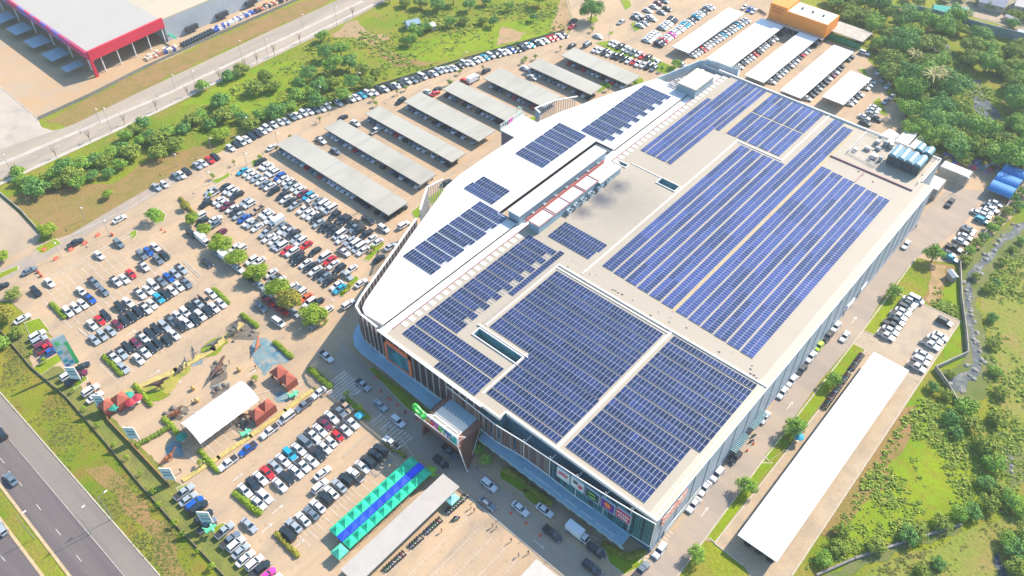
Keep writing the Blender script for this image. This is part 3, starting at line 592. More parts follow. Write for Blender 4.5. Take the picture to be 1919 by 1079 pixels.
for a, c in zip(RIB[:-1], RIB[1:]):
    for z_a, z_c, r_ in ((a[2], c[2], .16), (a[3], c[3], .13)): b_.tube((a[0], a[1], z_a), (c[0], c[1], z_c), r_, n=6)
for x in (-74, -66, -58, -50, -43): p = rib(x); b_.tube((x, p[1], p[3]), (x, p[1], p[2]+1.2), .09); b_.tube((x, p[1], p[2]-.5), (x, 91.8, p[2]-.3), .08)
b_.tube((-36.9, 90.9, 15.1), (-36.9, 90.9, 4.4), .16); part(b_, 'ribbon_rail', TRIMW)
# poster boards (their own colours and marks)
FRAME = mat('poster_frame', (.45, .55, .60), .5)
def poster(xa, xb, z0, z1, bgm, name='poster_board'):
    b_ = MB(); ya = rib(xa)[1]-.35; yb = rib(xb)[1]-.35; b_.face([(xa, ya, z0), (xb, yb, z0), (xb, yb, z1), (xa, ya, z1)], 0)
    b_.face([(xa, ya+.2, z0), (xa, ya+.2, z1), (xb, yb+.2, z1), (xb, yb+.2, z0)], 1)
    for (u0, v0, u1, v1) in ((xa-.12, z0-.12, xb+.12, z0), (xa-.12, z1, xb+.12, z1+.12), (xa-.12, z0, xa, z1), (xb, z0, xb+.12, z1)):
        y0_ = min(ya, yb)-.03; b_.box(u0, y0_, v0, u1, max(ya, yb)+.22, v1, 1)
    return part(b_, name, [bgm, FRAME]), ya
PW = mat('poster_white', (.62, .66, .68), .5); PK = mat('poster_green_black', (.02, .07, .08), .4); PV = mat('poster_violet', (.13, .02, .30), .4); PR = mat('poster_red', (.62, .02, .08), .4)
pw, y1_ = poster(-63.5, -59.8, 9.3, 13.0, PW); p2, y2_ = poster(-59.3, -55.6, 9.5, 13.2, PW); p3, y3_ = poster(-55.1, -51.2, 9.2, 12.9, PK); p4, y4_ = poster(-50.7, -46.9, 9.2, 12.9, PV); p5, y5_ = poster(-46.4, -42.6, 9.2, 12.9, PR)
def wall_text(txt, x, y, z, size, m, parent, name='lettering', align='LEFT', bold=.02):
    return text_mesh(txt, size, .03, m, name, parent, Matrix.Translation((x, y, z)) @ Matrix.Rotation(R(90), 4, 'X'), bold, align)
REDL = mat('letter_red', (.75, .03, .08), .5)
b_ = MB()
for k in range(5):
    x_ = -63.0+k*.56; b_.box(x_, y1_-.1, 11.0, x_+.12, y1_-.04, 12.1); b_.box(x_+.28, y1_-.1, 11.0, x_+.40, y1_-.04, 12.1); b_.box(x_, y1_-.1, [11.0,11.5,11.98,11.0,11.5][k], x_+.4, y1_-.04, [11.12,11.62,12.1,11.12,11.62][k])
part(b_, 'poster_mark', REDL, pw)
b_ = MB(); b_.box(-58.6, y2_-.08, 11.4, -57.4, y2_-.03, 12.4); part(b_, 'poster_mark', DARK, p2)
b_ = MB(); b_.tube((-56.6, y2_-.1, 11.1), (-56.6, y2_-.03, 11.1), .62, n=14); part(b_, 'poster_mark', REDL, p2)
b_ = MB(); N = 22
for i in range(N):
    a = i/N*math.pi*1.35-.4; c = (i+1)/N*math.pi*1.35-.4
    for s_ in (0, math.pi): b_.face([(-53.1+math.cos(a+s_)*1.3, y3_-.1, 11.1+math.sin(a+s_)*.9), (-53.1+math.cos(c+s_)*1.3, y3_-.1, 11.1+math.sin(c+s_)*.9), (-53.1+math.cos(c+s_)*.9, y3_-.1, 11.1+math.sin(c+s_)*.55), (-53.1+math.cos(a+s_)*.9, y3_-.1, 11.1+math.sin(a+s_)*.55)])
part(b_, 'poster_mark', mat('letter_lime', (.30, .80, .08), .5), p3)
b_ = MB(); b_.tube((-48.8, y4_-.1, 11.5), (-48.8, y4_-.03, 11.5), .95, n=16); b_.box(-49.6, y4_-.09, 10.2, -48.0, y4_-.04, 10.45); part(b_, 'poster_mark', mat('letter_orange', (.85, .20, .05), .5), p4)
wall_text('FOOD', -44.5, y5_-.06, 11.25, 1.15, SGN, p5, align='CENTER'); wall_text('PARK', -44.5, y5_-.06, 9.95, 1.15, SGN, p5, align='CENTER')
# LED screen in an orange frame
ORF = mat('orange_frame', (.80, .17, .06), .5)
b_ = MB(); y = 88.3; b_.box(-123.6, y, 6.6, -122.8, y+.5, 14.6); b_.box(-114.3, y, 6.4, -113.4, y+.5, 14.6); b_.box(-123.6, y, 13.4, -113.4, y+.5, 14.6); b_.box(-123.6, y, 6.3, -113.4, y+.5, 6.7)
ledf = part(b_, 'screen_frame', ORF); b_ = MB(); b_.box(-122.8, y+.15, 6.7, -114.3, y+.3, 13.4); part(b_, 'led_screen', mat('led_teal', (.02, .16, .20), .2, var=.7, scale=.35), ledf)
# right hand wall details
b_ = MB()
for k in range(24): b_.box(-36.98, 95+k*6.4, 0, -36.88, 95.15+k*6.4, 14.3)
b_.box(-36.95, 92, 0, -36.85, 250, 1.1); part(b_, 'wall_pilaster', mat('pilaster_grey', (.28, .33, .39), .6, var=.2, scale=.3))
b_ = MB()
for k, (y0, y1) in enumerate(((127, 134), (136.5, 143.5))):
    for j in range(12): yy = y0+(y1-y0)*j/12; b_.box(-36.9, yy, 3.6, -35.1, yy+.35, 3.85)
part(b_, 'louvre_canopy', mat('louvre_teal', (.10, .22, .26), .5))
b_ = MB(); b_.box(-36.88, 97, .8, -36.7, 113, 3.4); part(b_, 'corner_banner', mat('banner_pale', (.50, .52, .50), .6, var=.4, scale=.5))
b_ = MB(); b_.face([(-36.72, 94, 9.5), (-36.72, 104.5, 9.5), (-36.72, 104.5, 13.0), (-36.72, 94, 13.0)]); b_.box(-36.9, 94, 9.5, -36.74, 104.5, 13.0); part(b_, 'side_sign', mat('side_sign_mix', (.75, .10, .06), .5, col2=(.80, .62, .55), scale=.9, thr=(.42, .55)))
# ------------------------------------------------------------ entrance portal with sign
portal = thing('entrance_portal', 'brown flared drive-through entrance portal standing in front of the mall facade', 'portal', (-93.5, 84, 0))
b_ = MB()
def slab4(a, b2, c, d, th, m=0):
    n = (Vector(b2)-Vector(a)).cross(Vector(d)-Vector(a)).normalized()*th
    top = [Vector(p) for p in (a, b2, c, d)]; bot = [p-n for p in top]
    b_.loft([bot, top], m)
b_.box(-99.6, 79.6, 8.2, -87.6, 88.6, 9.4)
slab4((-87.6, 79.4, 9.4), (-84.8, 79.8, 0), (-88.6, 88.4, 0), (-88.8, 88.6, 9.4), .5)
slab4((-99.6, 79.4, 9.4), (-100.2, 88.6, 9.4), (-100.4, 88.4, 0), (-101.9, 79.8, 0), .5)
b_.box(-101.4, 79.0, 7.6, -86.6, 79.7, 9.8)
part(b_, 'portal_shell', BROWNP, portal)
b_ = MB(); b_.tube((-102.2, 78.9, 9.6), (-86.9, 78.9, 9.9), .16); b_.tube((-86.9, 78.9, 9.9), (-84.6, 79.4, 0), .14); b_.tube((-84.6, 79.4, 0), (-86.4, 82.4, 0.1), .12); b_.tube((-86.4, 82.4, .1), (-88.6, 88.6, 5), .1); part(b_, 'portal_edge', TRIMW, portal)
b_ = MB(); b_.box(-98.6, 80.2, 9.4, -89.2, 85.2, 9.75); b_.box(-98.6, 85.2, 9.4, -89.2, 88.5, 9.6, 1); b_.box(-98.0, 81.6, 9.75, -89.6, 82.2, 10.1)
for k in range(8): b_.box(-97.8+k*1.0, 85.3, 9.6, -97.4+k*1.0, 85.6, 9.85)
part(b_, 'portal_roof', [mat('portal_roof_cream', (.72, .66, .58), .6, var=.06, scale=.5), mat('portal_roof_shade', (.25, .38, .45), .5)], portal)  # blue rear part: shadow on the roof, put into its colour
sgn = MB()
for k in range(3): sgn.tube((-98+k*5, 79.6, 10), (-97.4+k*5, 82.2, 9.8), .08); sgn.tube((-98+k*5, 79.6, 12.6), (-97.4+k*5, 82.2, 9.8), .08)
sgn.tube((-101.5, 79.4, 11.2), (-87.0, 79.4, 11.2), .1); sgn.tube((-101.5, 79.4, 12.9), (-87.0, 79.4, 12.9), .08)
sign = thing('entrance_sign', 'colourful mall name sign in big letters with green swirl above the brown portal', 'sign', (-94, 79, 9.8))
part(sgn, 'sign_frame', TRIMW, sign)
cols = [(.80,.30,.05),(.82,.12,.08),(.75,.10,.18),(.80,.15,.45),(.25,.60,.10),(.10,.45,.25),(.08,.12,.50),(.05,.35,.35),(.02,.50,.38)]
xx = -97.6
for ch, cl in zip('LIFESTYLE', cols):
    wdt = {'L': .95, 'I': .5, 'F': .95, 'E': 1.0, 'S': 1.1, 'T': 1.1, 'Y': 1.15}[ch]
    m_ = mat('letter_%d_%d_%d' % tuple(int(c*100) for c in cl), cl, .4)
    text_mesh(ch, 2.9, .14, m_, 'sign_letter', sign, Matrix.Translation((xx, 78.9, 10.5)) @ Matrix.Rotation(R(90), 4, 'X') @ Matrix.Diagonal((.82, 1, 1, 1)), .05); xx += wdt*1.17
b_ = MB(); b_.box(-98.0, 79.15, 10.2, -86.9, 79.3, 13.1); part(b_, 'sign_backing', mat('sign_backing_white', (.88, .90, .90), .5), sign)
b_ = MB()   # green swirl, an outlined loop
prof = []
for i in range(40):
    a = i/40*2*math.pi; r_ = 1.0+.35*math.cos(2*a+.6); prof.append((-100.4+math.cos(a)*1.6*r_, 12.0+math.sin(a)*1.9*r_))
for i in range(40):
    p, q = prof[i], prof[(i+1) % 40]; w_ = .26+.22*abs(math.sin(i/40*math.pi)); b_.tube((p[0], 79.1, p[1]), (q[0], 79.1, q[1]), w_, n=6)
b_.tube((-101.2, 79.1, 13.2), (-98.4, 79.1, 10.6), .3); b_.tube((-100.8, 79.1, 10.6), (-99.4, 79.1, 12.6), .22)
part(b_, 'green_swirl', mat('swirl_green', (.08, .62, .10), .4), sign)
# ------------------------------------------------------------ west sign cube (grey box with frame letters)
b_ = MB(); ws = thing('west_entrance_box', 'white roofed entrance box with dark side on the west wing', 'entrance box', (-160, 187, 0))
b_.box(-164.2, 181.8, 0, -156.9, 193.5, 14.4, 0); b_.box(-164.4, 181.6, 14.4, -156.9, 193.7, 14.8, 1); part(b_, 'entrance_wall', [mat('mauve_wall', (.10, .10, .15), .5, var=.1), WROOF], ws)
fr = MB()
for k in range(12): y = 181.8+k*1.05; fr.tube((-164.6, y, 14.8), (-164.6, y, 18.4 if k > 7 else 16.8), .07)
for zz in (14.9, 16.8): fr.tube((-164.6, 181.6, zz), (-164.6, 193.6, zz), .08)
sg = thing('frame_sign', 'pale open frame sign on the roof of the west entrance box', 'sign', (-164.6, 187, 14.8)); part(fr, 'sign_frame', [TRIMW, mat('pale_green', (.40, .62, .50), .5)], sg)
PG = mat('pale_green', (.40, .62, .50), .5); yy = 189.4
for ch in 'LIFESTYLE':
    text_mesh(ch, 2.1, .08, PG if ch != 'E' else TRIMW, 'sign_letter', sg, Matrix.Translation((-164.75, yy, 15.0)) @ Matrix.Rotation(R(-90), 4, 'Z') @ Matrix.Rotation(R(90), 4, 'X') @ Matrix.Diagonal((.62, 1, 1, 1)), .04); yy -= .42 if ch == 'I' else .88
fr = MB()
for i in range(24):
    a0, a1 = i/24*6.283, (i+1)/24*6.283; fr.tube((-164.7, 191.6+math.cos(a0)*1.2, 17.2+math.sin(a0)*1.9), (-164.7, 191.6+math.cos(a1)*1.2, 17.2+math.sin(a1)*1.9), .16, n=5)
fr.tube((-164.7, 192.3, 15.4), (-164.7, 190.8, 18.6), .14, n=5); part(fr, 'swirl_frame', PG, sg)
fr = MB(); fr.tube((-164.7, 186, 15.2), (-164.7, 188.4, 16.4), .35, m=0); fr.tube((-164.7, 186.4, 16.4), (-164.7, 188.2, 15.2), .3); part(fr, 'magenta_emblem', mat('magenta', (.62, .05, .40), .5), sg)
# ------------------------------------------------------------ solar strips
def solar(x0, x1, y0, y1, axis, label, group, z=Z+.16, cut=(), far=0):
    """axis 'X': rows run along X (panels 1.04 wide in X, 2.1 deep); 'Y': rows run along Y"""
    b_ = MB(); tint = []
    n2 = max(1, round((y1-y0)/2.1)) if axis == 'X' else max(1, round((x1-x0)/1.9)); L = (x1-x0) if axis == 'X' else (y1-y0); n1 = max(1, round(L/1.04)); p1 = L/n1
    rnd = random.Random(int(x0*13+y0*7)); seg = 0
    for j in range(n2):
        base = 0.0
        for i in range(n1):
            if (i, j) in cut: continue
            if axis == 'X': a, c = x0+i*p1, y0+(y1-y0)/n2*j; e, g_ = a+p1, c+(y1-y0)/n2
            else: c, a = y0+i*p1, x0+(x1-x0)/n2*j; e, g_ = a+(x1-x0)/n2, c+p1
            if i % 9 == 0: base = rnd.choice([.35, .5, .6, .75, .85, .95]) if y0 > 147 and x0 > -121 and axis == 'Y' else rnd.choice([.05, .1, .15, .2, .28])  # far field tinted bluer: sky sheen at that view angle, put into colour
            # aluminium frame slab and glass on it
            b_.box(a+.01, c+.01, z, e-.01, g_-.01, z+.05, 0); tint += [0]*6
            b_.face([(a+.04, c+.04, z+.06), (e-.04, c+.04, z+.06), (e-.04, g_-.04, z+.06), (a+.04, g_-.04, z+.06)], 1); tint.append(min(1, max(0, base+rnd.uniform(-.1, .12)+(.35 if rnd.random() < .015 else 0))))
    # rails
    if axis == 'X':
        for j in range(n2*2): yy = y0+(y1-y0)/(n2*2)*(j+.5); b_.box(x0, yy-.03, z-.1, x1, yy+.03, z, 0); tint += [0]*6
    else:
        for j in range(n2*2): xx_ = x0+(x1-x0)/(n2*2)*(j+.5); b_.box(xx_-.03, y0, z-.12, xx_+.03, y1, z, 0); tint += [0]*6
    o = b_.build('solar_panel_row', [ALU, SOLAR]); a_ = o.data.attributes.new('tint', 'FLOAT', 'FACE'); a_.data.foreach_set('value', tint)
    return tag(o, label, 'solar panels', group)
G1 = 'rows of solar panels on the mall roof'
SW = 3.74
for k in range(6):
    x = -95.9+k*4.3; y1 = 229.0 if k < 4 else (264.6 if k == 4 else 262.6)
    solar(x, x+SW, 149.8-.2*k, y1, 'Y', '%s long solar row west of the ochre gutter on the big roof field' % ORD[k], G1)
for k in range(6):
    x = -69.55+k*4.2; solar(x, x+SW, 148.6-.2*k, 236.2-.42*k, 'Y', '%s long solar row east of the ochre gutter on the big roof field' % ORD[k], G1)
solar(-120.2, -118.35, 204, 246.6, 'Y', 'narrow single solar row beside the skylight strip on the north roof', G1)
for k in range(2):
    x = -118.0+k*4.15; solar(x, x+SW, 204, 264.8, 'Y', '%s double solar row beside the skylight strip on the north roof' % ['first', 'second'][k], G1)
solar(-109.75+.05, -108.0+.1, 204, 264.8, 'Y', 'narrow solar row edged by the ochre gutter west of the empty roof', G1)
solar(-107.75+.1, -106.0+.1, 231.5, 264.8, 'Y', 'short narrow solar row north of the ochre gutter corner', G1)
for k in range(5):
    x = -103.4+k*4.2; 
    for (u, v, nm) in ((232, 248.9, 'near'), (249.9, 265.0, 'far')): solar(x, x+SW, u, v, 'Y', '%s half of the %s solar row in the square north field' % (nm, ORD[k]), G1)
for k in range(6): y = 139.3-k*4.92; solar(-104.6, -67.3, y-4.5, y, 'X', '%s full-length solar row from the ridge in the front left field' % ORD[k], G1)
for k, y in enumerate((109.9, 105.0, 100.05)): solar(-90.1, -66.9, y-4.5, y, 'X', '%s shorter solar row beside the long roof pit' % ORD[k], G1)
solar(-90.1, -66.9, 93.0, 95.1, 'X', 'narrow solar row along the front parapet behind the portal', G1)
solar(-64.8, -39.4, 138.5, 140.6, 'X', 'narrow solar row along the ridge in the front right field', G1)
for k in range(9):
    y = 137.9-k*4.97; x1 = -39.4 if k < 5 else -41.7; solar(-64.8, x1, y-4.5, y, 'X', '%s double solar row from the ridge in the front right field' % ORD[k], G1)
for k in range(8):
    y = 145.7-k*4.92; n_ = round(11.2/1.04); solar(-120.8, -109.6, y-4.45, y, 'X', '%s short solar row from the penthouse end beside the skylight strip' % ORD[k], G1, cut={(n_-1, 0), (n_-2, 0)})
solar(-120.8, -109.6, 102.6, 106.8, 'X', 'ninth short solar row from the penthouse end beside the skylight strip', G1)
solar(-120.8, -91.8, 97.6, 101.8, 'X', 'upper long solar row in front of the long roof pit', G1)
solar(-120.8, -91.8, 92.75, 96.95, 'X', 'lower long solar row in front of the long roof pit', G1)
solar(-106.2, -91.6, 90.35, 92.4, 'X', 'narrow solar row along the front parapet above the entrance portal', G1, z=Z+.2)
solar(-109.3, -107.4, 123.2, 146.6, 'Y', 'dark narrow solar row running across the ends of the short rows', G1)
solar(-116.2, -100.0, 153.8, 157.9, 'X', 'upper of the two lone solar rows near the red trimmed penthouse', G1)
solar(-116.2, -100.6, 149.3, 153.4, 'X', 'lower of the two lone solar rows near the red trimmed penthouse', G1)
G2 = 'rows of solar panels on the white wing roof'; ZW = Z+.78
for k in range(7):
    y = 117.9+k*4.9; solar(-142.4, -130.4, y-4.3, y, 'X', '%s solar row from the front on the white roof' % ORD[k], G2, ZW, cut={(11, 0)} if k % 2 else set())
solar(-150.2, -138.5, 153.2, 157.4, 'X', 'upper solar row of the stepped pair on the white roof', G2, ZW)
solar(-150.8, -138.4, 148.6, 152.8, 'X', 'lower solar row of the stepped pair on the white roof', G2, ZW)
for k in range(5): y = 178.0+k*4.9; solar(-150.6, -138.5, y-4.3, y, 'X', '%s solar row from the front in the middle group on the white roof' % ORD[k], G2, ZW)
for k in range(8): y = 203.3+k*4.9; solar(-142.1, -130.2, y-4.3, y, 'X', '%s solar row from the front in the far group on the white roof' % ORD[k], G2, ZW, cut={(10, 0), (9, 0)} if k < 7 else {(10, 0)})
# ============================================================ CARPORTS AND CANOPIES
def rectpx(pts, z):
    w = sorted([at(a, b_, z) for a, b_ in pts], key=lambda v: v.x); x0 = (w[0].x+w[1].x)/2; x1 = (w[2].x+w[3].x)/2
    w.sort(key=lambda v: v.y); return x0, (w[0].y+w[1].y)/2, x1, (w[2].y+w[3].y)/2
RECTS = []
def canopy(pts, z, roofm, label, cat='carport', axis='X', group=None, name='carport', seam=.5, posts=5, th=.35, rows=2, mono=True):
    x0, y0, x1, y1 = rectpx(pts, z); cx, cy = (x0+x1)/2, (y0+y1)/2
    r = thing(name, label, cat, (cx, cy, 0), group); b_ = MB(); g_ = .12
    if axis == 'X':
        s_ = x0+(x1-x0)*seam; segs = [(x0, y0, s_-g_, y1), (s_+g_, y0, x1, y1)] if seam else [(x0, y0, x1, y1)]
    else:
        s_ = y0+(y1-y0)*seam; segs = [(x0, y0, x1, s_-g_), (x0, s_+g_, x1, y1)] if seam else [(x0, y0, x1, y1)]
    for q in segs: b_.box(q[0], q[1], z-th, q[2], q[3], z, 1, mt=0)
    if seam: 
        if axis == 'X': b_.box(s_-g_, y0+.1, z-th+.02, s_+g_, y1-.1, z-.06, 1)
        else: b_.box(x0+.1, s_-g_, z-th+.02, x1-.1, s_+g_, z-.06, 1)
    b_.build('roof', [roofm, POST], r)
    n = posts
    for k in range(n):
        p = MB(); t_ = (k+.5)/n
        if axis == 'X': x = x0+(x1-x0)*t_; p.tube((x, cy, 0), (x, cy, z-th), .14); p.tube((x, cy, 1.6), (x, y0+.8, z-th), .09); p.tube((x, cy, 1.6), (x, y1-.8, z-th), .09)
        else: y = y0+(y1-y0)*t_; p.tube((cx, y, 0), (cx, y, z-th), .14); p.tube((cx, y, 1.6), (x0+.8, y, z-th), .09); p.tube((cx, y, 1.6), (x1-.8, y, z-th), .09)
        p.build('post', POST, r)
    RECTS.append((x0, y0, x1, y1)); return x0, y0, x1, y1
CPS = [[(520,268),(557,250),(765,380),(723,405)], [(608,238),(641,222),(815,327),(787,348)], [(687,212),(715,195),(863,287),(850,308)], [(759,188),(789.5,171.5),(932,247.5),(890,264)],
       [(829,164),(861,150.5),(984,215),(960,235)], [(906,144.5),(938,127),(1050,180),(1020,203)], [(988,121.5),(1013,109),(1128,162),(1107,178)], [(1050,103.5),(1077,89),(1202,143),(1175,157)]]
CPR = []
for k, c in enumerate(CPS):
    CPR.append(canopy(c, 3.2, CPROOF, ['nearest beige carport beside the crowded open parking rows', 'second long beige carport counting back from the crowded open parking', 'third beige carport, beside the pale entrance box', 'fourth beige carport, ending behind the frame sign', 'fifth beige carport, between the frame sign and the blue screen', 'sixth beige carport, ending at the blue grey screen', 'seventh beige carport counting back from the crowded open parking', 'farthest and shortest beige carport beside the two tree island rows'][k], group='beige carports west of the mall', seam=[.42,.35,.8,.9,.75,.7,.55,.45][k], posts=7))
WCS = [[(1260,87),(1365,13.5),(1396,25),(1290,99)], [(1320,111.5),(1427,33.5),(1469,49),(1371.5,125)], [(1395,140),(1499,59.5),(1532.5,71.5),(1432,155)], [(1461.5,168.5),(1563,83.5),(1598,96.5),(1503,185)], [(1541.7,181.7),(1591.7,131.7),(1632.7,146),(1583,196)]]
WCR = []
for k, c in enumerate(WCS):
    WCR.append(canopy(c, 3.4, WCAN, ['leftmost white parking canopy behind the mall', 'second white parking canopy from the left, behind the curved enclosure wall', 'middle white parking canopy pointing at the orange shop', 'fourth white parking canopy, with a thin pole in front', 'shortest white parking canopy near the tree belt'][k], axis='Y', group='white parking canopies behind the mall', seam=.5 if k < 4 else 0, posts=6))
LC = canopy([(1382,1002),(1638,660),(1703,693),(1457,1054)], 4.2, WCAN, 'very long bright white canopy on the plaza right of the mall', 'canopy', 'Y', name='long_canopy', seam=0, posts=12)
canopy([(830,887),(860,911),(686,1082),(622,1082)], 3.6, mat('grey_beige_roof', (.42,.385,.345), .7, var=.05, scale=.3), 'long narrow grey beige walkway roof beside the green market tents', 'canopy', 'Y', name='walkway_roof', seam=.0, posts=8)
x0, y0 = at(977, 1078, 3.4)[:2]; x1 = at(1050, 1079, 3.4).x; y1 = at(1006.5, 1048, 3.4).y
r = thing('shade_roof', 'pale grey flat roof cut off by the bottom edge of the photo', 'canopy', ((x0+x1)/2, 55, 0)); MB().box(x0, 42, 3.1, x1+.2, y1, 3.4).build('roof', mat('pale_grey_roof', (.47, .44, .40), .7, var=.05), r)
for k in range(4): MB().tube((x0+.6, 44+k*8, 0), (x0+.6, 44+k*8, 3.1), .1).build('post', POST, r)
# ---- orange shop, shelter, sheds
def house(name, label, cat, x0, y0, x1, y1, h, wallm, roofm, group=None, extra=None):
    r = thing(name, label, cat, ((x0+x1)/2, (y0+y1)/2, 0), group)
    MB().box(x0, y0, 0, x1, y1, h).build('wall', wallm, r); MB().box(x0+.3, y0+.3, h+.01, x1-.3, y1-.3, h+.06).build('roof', roofm, r)
    return r
OR = mat('orange_cladding', (.82, .26, .02), .55, var=.06, scale=.2)
x0, y0 = -143.0, 337.5; x1, y1 = -115.6, 349.0
r = thing('orange_shop', 'orange box shop with a white roof behind the white parking canopies', 'shop', (-129, 343, 0))
b_ = MB(); b_.box(x0, y0, 3.2, x1, y1, 9.2); b_.build('wall', OR, r)
MB().box(x0+.4, y0+.4, 0, x1-.4, y1-.4, 3.2).build('shopfront', GLASS, r)
MB().box(-134.5, y0+.5, 9.2, x1-.5, y1-.5, 9.3).build('roof', mat('shop_roof_white', (.80,.77,.72), .6, var=.05), r)
MB().box(x0, y0-.25, 8.8, -134.8, y1, 10.6).build('sign_parapet', OR, r)
for k in range(3): MB().box(-131+k*5, 343, 9.3, -130.2+k*5, 343.8, 10.1).build('roof_vent', DARK, r)
b_ = MB(); b_.box(x0, y0-2, 3.0, x1, y0, 3.3)
for k in range(9): b_.box(x0+.2+k*3.4, y0-1.9, 0, x0+.4+k*3.4, y0-1.7, 3.0)
b_.build('shop_awning', mat('awning_pinkish', (.55, .40, .33), .7, var=.4, scale=.6), r)
b_ = MB(); r2 = random.Random(2)
for z_, n_, h_ in ((8.4, 8, 1.3), (7.2, 14, .6)):
    for k in range(n_): x_ = -141.8+k*5.6/n_; b_.box(x_, y0-.33, z_, x_+.16, y0-.27, z_+h_*r2.uniform(.7, 1)); b_.box(x_, y0-.33, z_+h_*.45, x_+4.4/n_, y0-.27, z_+h_*.62)
b_.build('shop_lettering', mat('letter_brown', (.35, .08, .03), .5), r)
canopy([(1554,55),(1573,40),(1636,61),(1616,79)], 4, mat('shelter_roof', (.42,.37,.31), .8, var=.2, scale=.4), 'brownish shelter roof with green sides beside the orange shop', 'shelter', 'X', name='green_shelter', seam=0, posts=4)
r = thing('green_side_screen', 'green mesh side screen under the brownish shelter roof', 'screen', (-108.8, 344.2, 0)); MB().box(-116.2, 344.0, .2, -101.4, 344.15, 2.6).build('mesh_panel', mat('green_mesh', (.03,.25,.12), .8, var=.6, scale=.8), r)
WS = mat('shed_white', (.75,.72,.66), .6, var=.08, scale=.4)
r = house('cream_shed', 'cream flat roofed shed standing apart in the service yard', 'shed', -42.2, 278.6, -32.2, 283.2, 4.6, WALLC, WS)
r = house('cream_annex', 'cream flat annex roof at the rear right corner of the mall', 'annex', -43.0, 264.6, -37.4, 272.3, 4.6, WALLC, mat('annex_cream', (.70,.60,.47), .7, var=.06))
r = house('long_cream_shed', 'long cream roofed shed behind the chiller rack', 'shed', *at(1683,262,5)[:2], *at(1722,244,5)[:2], 4.8, WALLC, WS) if 0 else None
def shed4(name, label, pts, z, roofm, cat='shed'):
    w = [at(a, b_, z) for a, b_ in pts]; cx = sum(v.x for v in w)/4; cy = sum(v.y for v in w)/4; r = thing(name, label, cat, (cx, cy, 0))
    pl = [(v.x, v.y) for v in w]; b_ = MB(); b_.prism(pl, z-.3, z); b_.build('roof', roofm, r); b_ = MB(); b_.prism([(cx+(p[0]-cx)*.94, cy+(p[1]-cy)*.94) for p in pl], 0, z-.3); b_.build('wall', WALLC, r)
shed4('sloped_cream_shed', 'sloped cream roof shed next to the white arched shed', [(1678,262),(1703,237),(1723,247),(1697,276)], 4.2, WS)
shed4('white_tent_shed', 'white peaked tent roof behind the mall plant yard', [(1650,252),(1668,241),(1686,252),(1672,264)], 3.6, TRIMW)
def vault(name, label, x0, y0, x1, y1, z, h, roofm, along='Y', cat='shed', group=None, n=10):
    r = thing(name, label, cat, ((x0+x1)/2, (y0+y1)/2, 0), group); b_ = MB(); pr = []
    for i in range(n+1):
        a = math.pi*i/n; u = -math.cos(a); v = math.sin(a)*h+z
        pr.append((u, v))
    def P(u, v, e):
        return ((x0+x1)/2+u*(x1-x0)/2, y0 if e == 0 else y1, v) if along == 'Y' else (x0 if e == 0 else x1, (y0+y1)/2+u*(y1-y0)/2, v)
    for i in range(n):
        q = [P(*pr[i], 0), P(*pr[i+1], 0), P(*pr[i+1], 1), P(*pr[i], 1)]
        b_.face(q if along == 'X' else q[::-1]); b_.face([(p[0], p[1], p[2]-.12) for p in (q[::-1] if along == 'X' else q)])
    for e in (0, 1): b_.face([P(u, v, e) for u, v in pr])
    b_.build('arched_roof', roofm, r, smooth=False); p = MB()
    for e in (0, 1):
        for u in (-.97, .97): a = P(u, z, e); p.tube((a[0], a[1], 0), (a[0], a[1], z+.1), .12)
    p.build('wall_frame', POST, r); return r
p = at(1712,272,4); q = at(1733,252,4)
vault('white_arched_shed', 'white barrel vaulted shed behind the chiller rack', p.x-1.5, p.y-3, p.x+3.0, q.y+5, 2.6, 2.0, WS, 'Y')
for k in range(3): vault('blue_arched_shed', ['nearest blue arched shed by the canal wall', 'middle blue arched shed by the canal wall', 'farthest blue arched shed by the canal wall'][k], -25.3, 279.2+k*6.3, -17.6, 285.2+k*6.3, 2.8, 1.9, BLUESH, 'X', group='blue arched sheds')
# ---- store top left
r = thing('home_store', 'huge warehouse store with pale roof and red fascia at top left', 'store', (-345, 190, 0))
zs = 10.5; q_ = (H-10.5)/(H-8.0)
sx0, sy0 = at(163,103,zs)[:2]; 
poly_ = [(-450, 119), (-334.5, 117.3), (-336.5, 153.5), (-336.5, 330), (-450, 330)]
b_ = MB(); b_.prism([(x_*q_, y_*q_) for x_, y_ in [(-450, 119), (-335, 117.8), (-337.4, 153), (-450, 153)]], zs-.4, zs); b_.build('roof', SROOF, r)
b_ = MB(); b_.prism([(x_*q_, y_*q_) for x_, y_ in [(-450, 153), (-337.4, 153), (-336.8, 350), (-450, 350)]], zs-.6, zs-.2); b_.build('warehouse_roof', SROOF2, r)
b_ = MB(); b_.box(-450*q_, 153.4*q_, 0, -337.3*q_, 349*q_, zs-.6); b_.build('wall', mat('store_wall_grey', (.42,.44,.47), .7, var=.1, scale=.1), r)
RD = mat('store_red', (.62, .025, .06), .55, var=.1, scale=.1)
b_ = MB(); b_.prism([(x_*q_, y_*q_) for x_, y_ in [(-335.2,117.2),(-334.2,117.2),(-336.4,153.4),(-337.4,153.4)]], zs-3.4, zs+.9); b_.tube((-334.6*q_,117.4*q_,0),(-334.6*q_,117.4*q_,zs-2), .9, .7, n=4); b_.build('red_fascia', RD, r)
b_ = MB(); b_.prism([(x_*q_, y_*q_) for x_, y_ in [(-450,118.2),(-334.6,116.4),(-334.6,117.2),(-450,119)]], zs-2.6, zs+.5); b_.build('front_fascia', mat('fascia_mixed', (.55,.03,.12), .5, col2=(.12,.16,.55), scale=.12, thr=(.45,.6)), r)
for k in range(7): MB().tube(((-341-k*16)*q_, 118.6*q_, 0), ((-341-k*16)*q_, 118.6*q_, zs-2), .35).build('column', TRIMW, r)
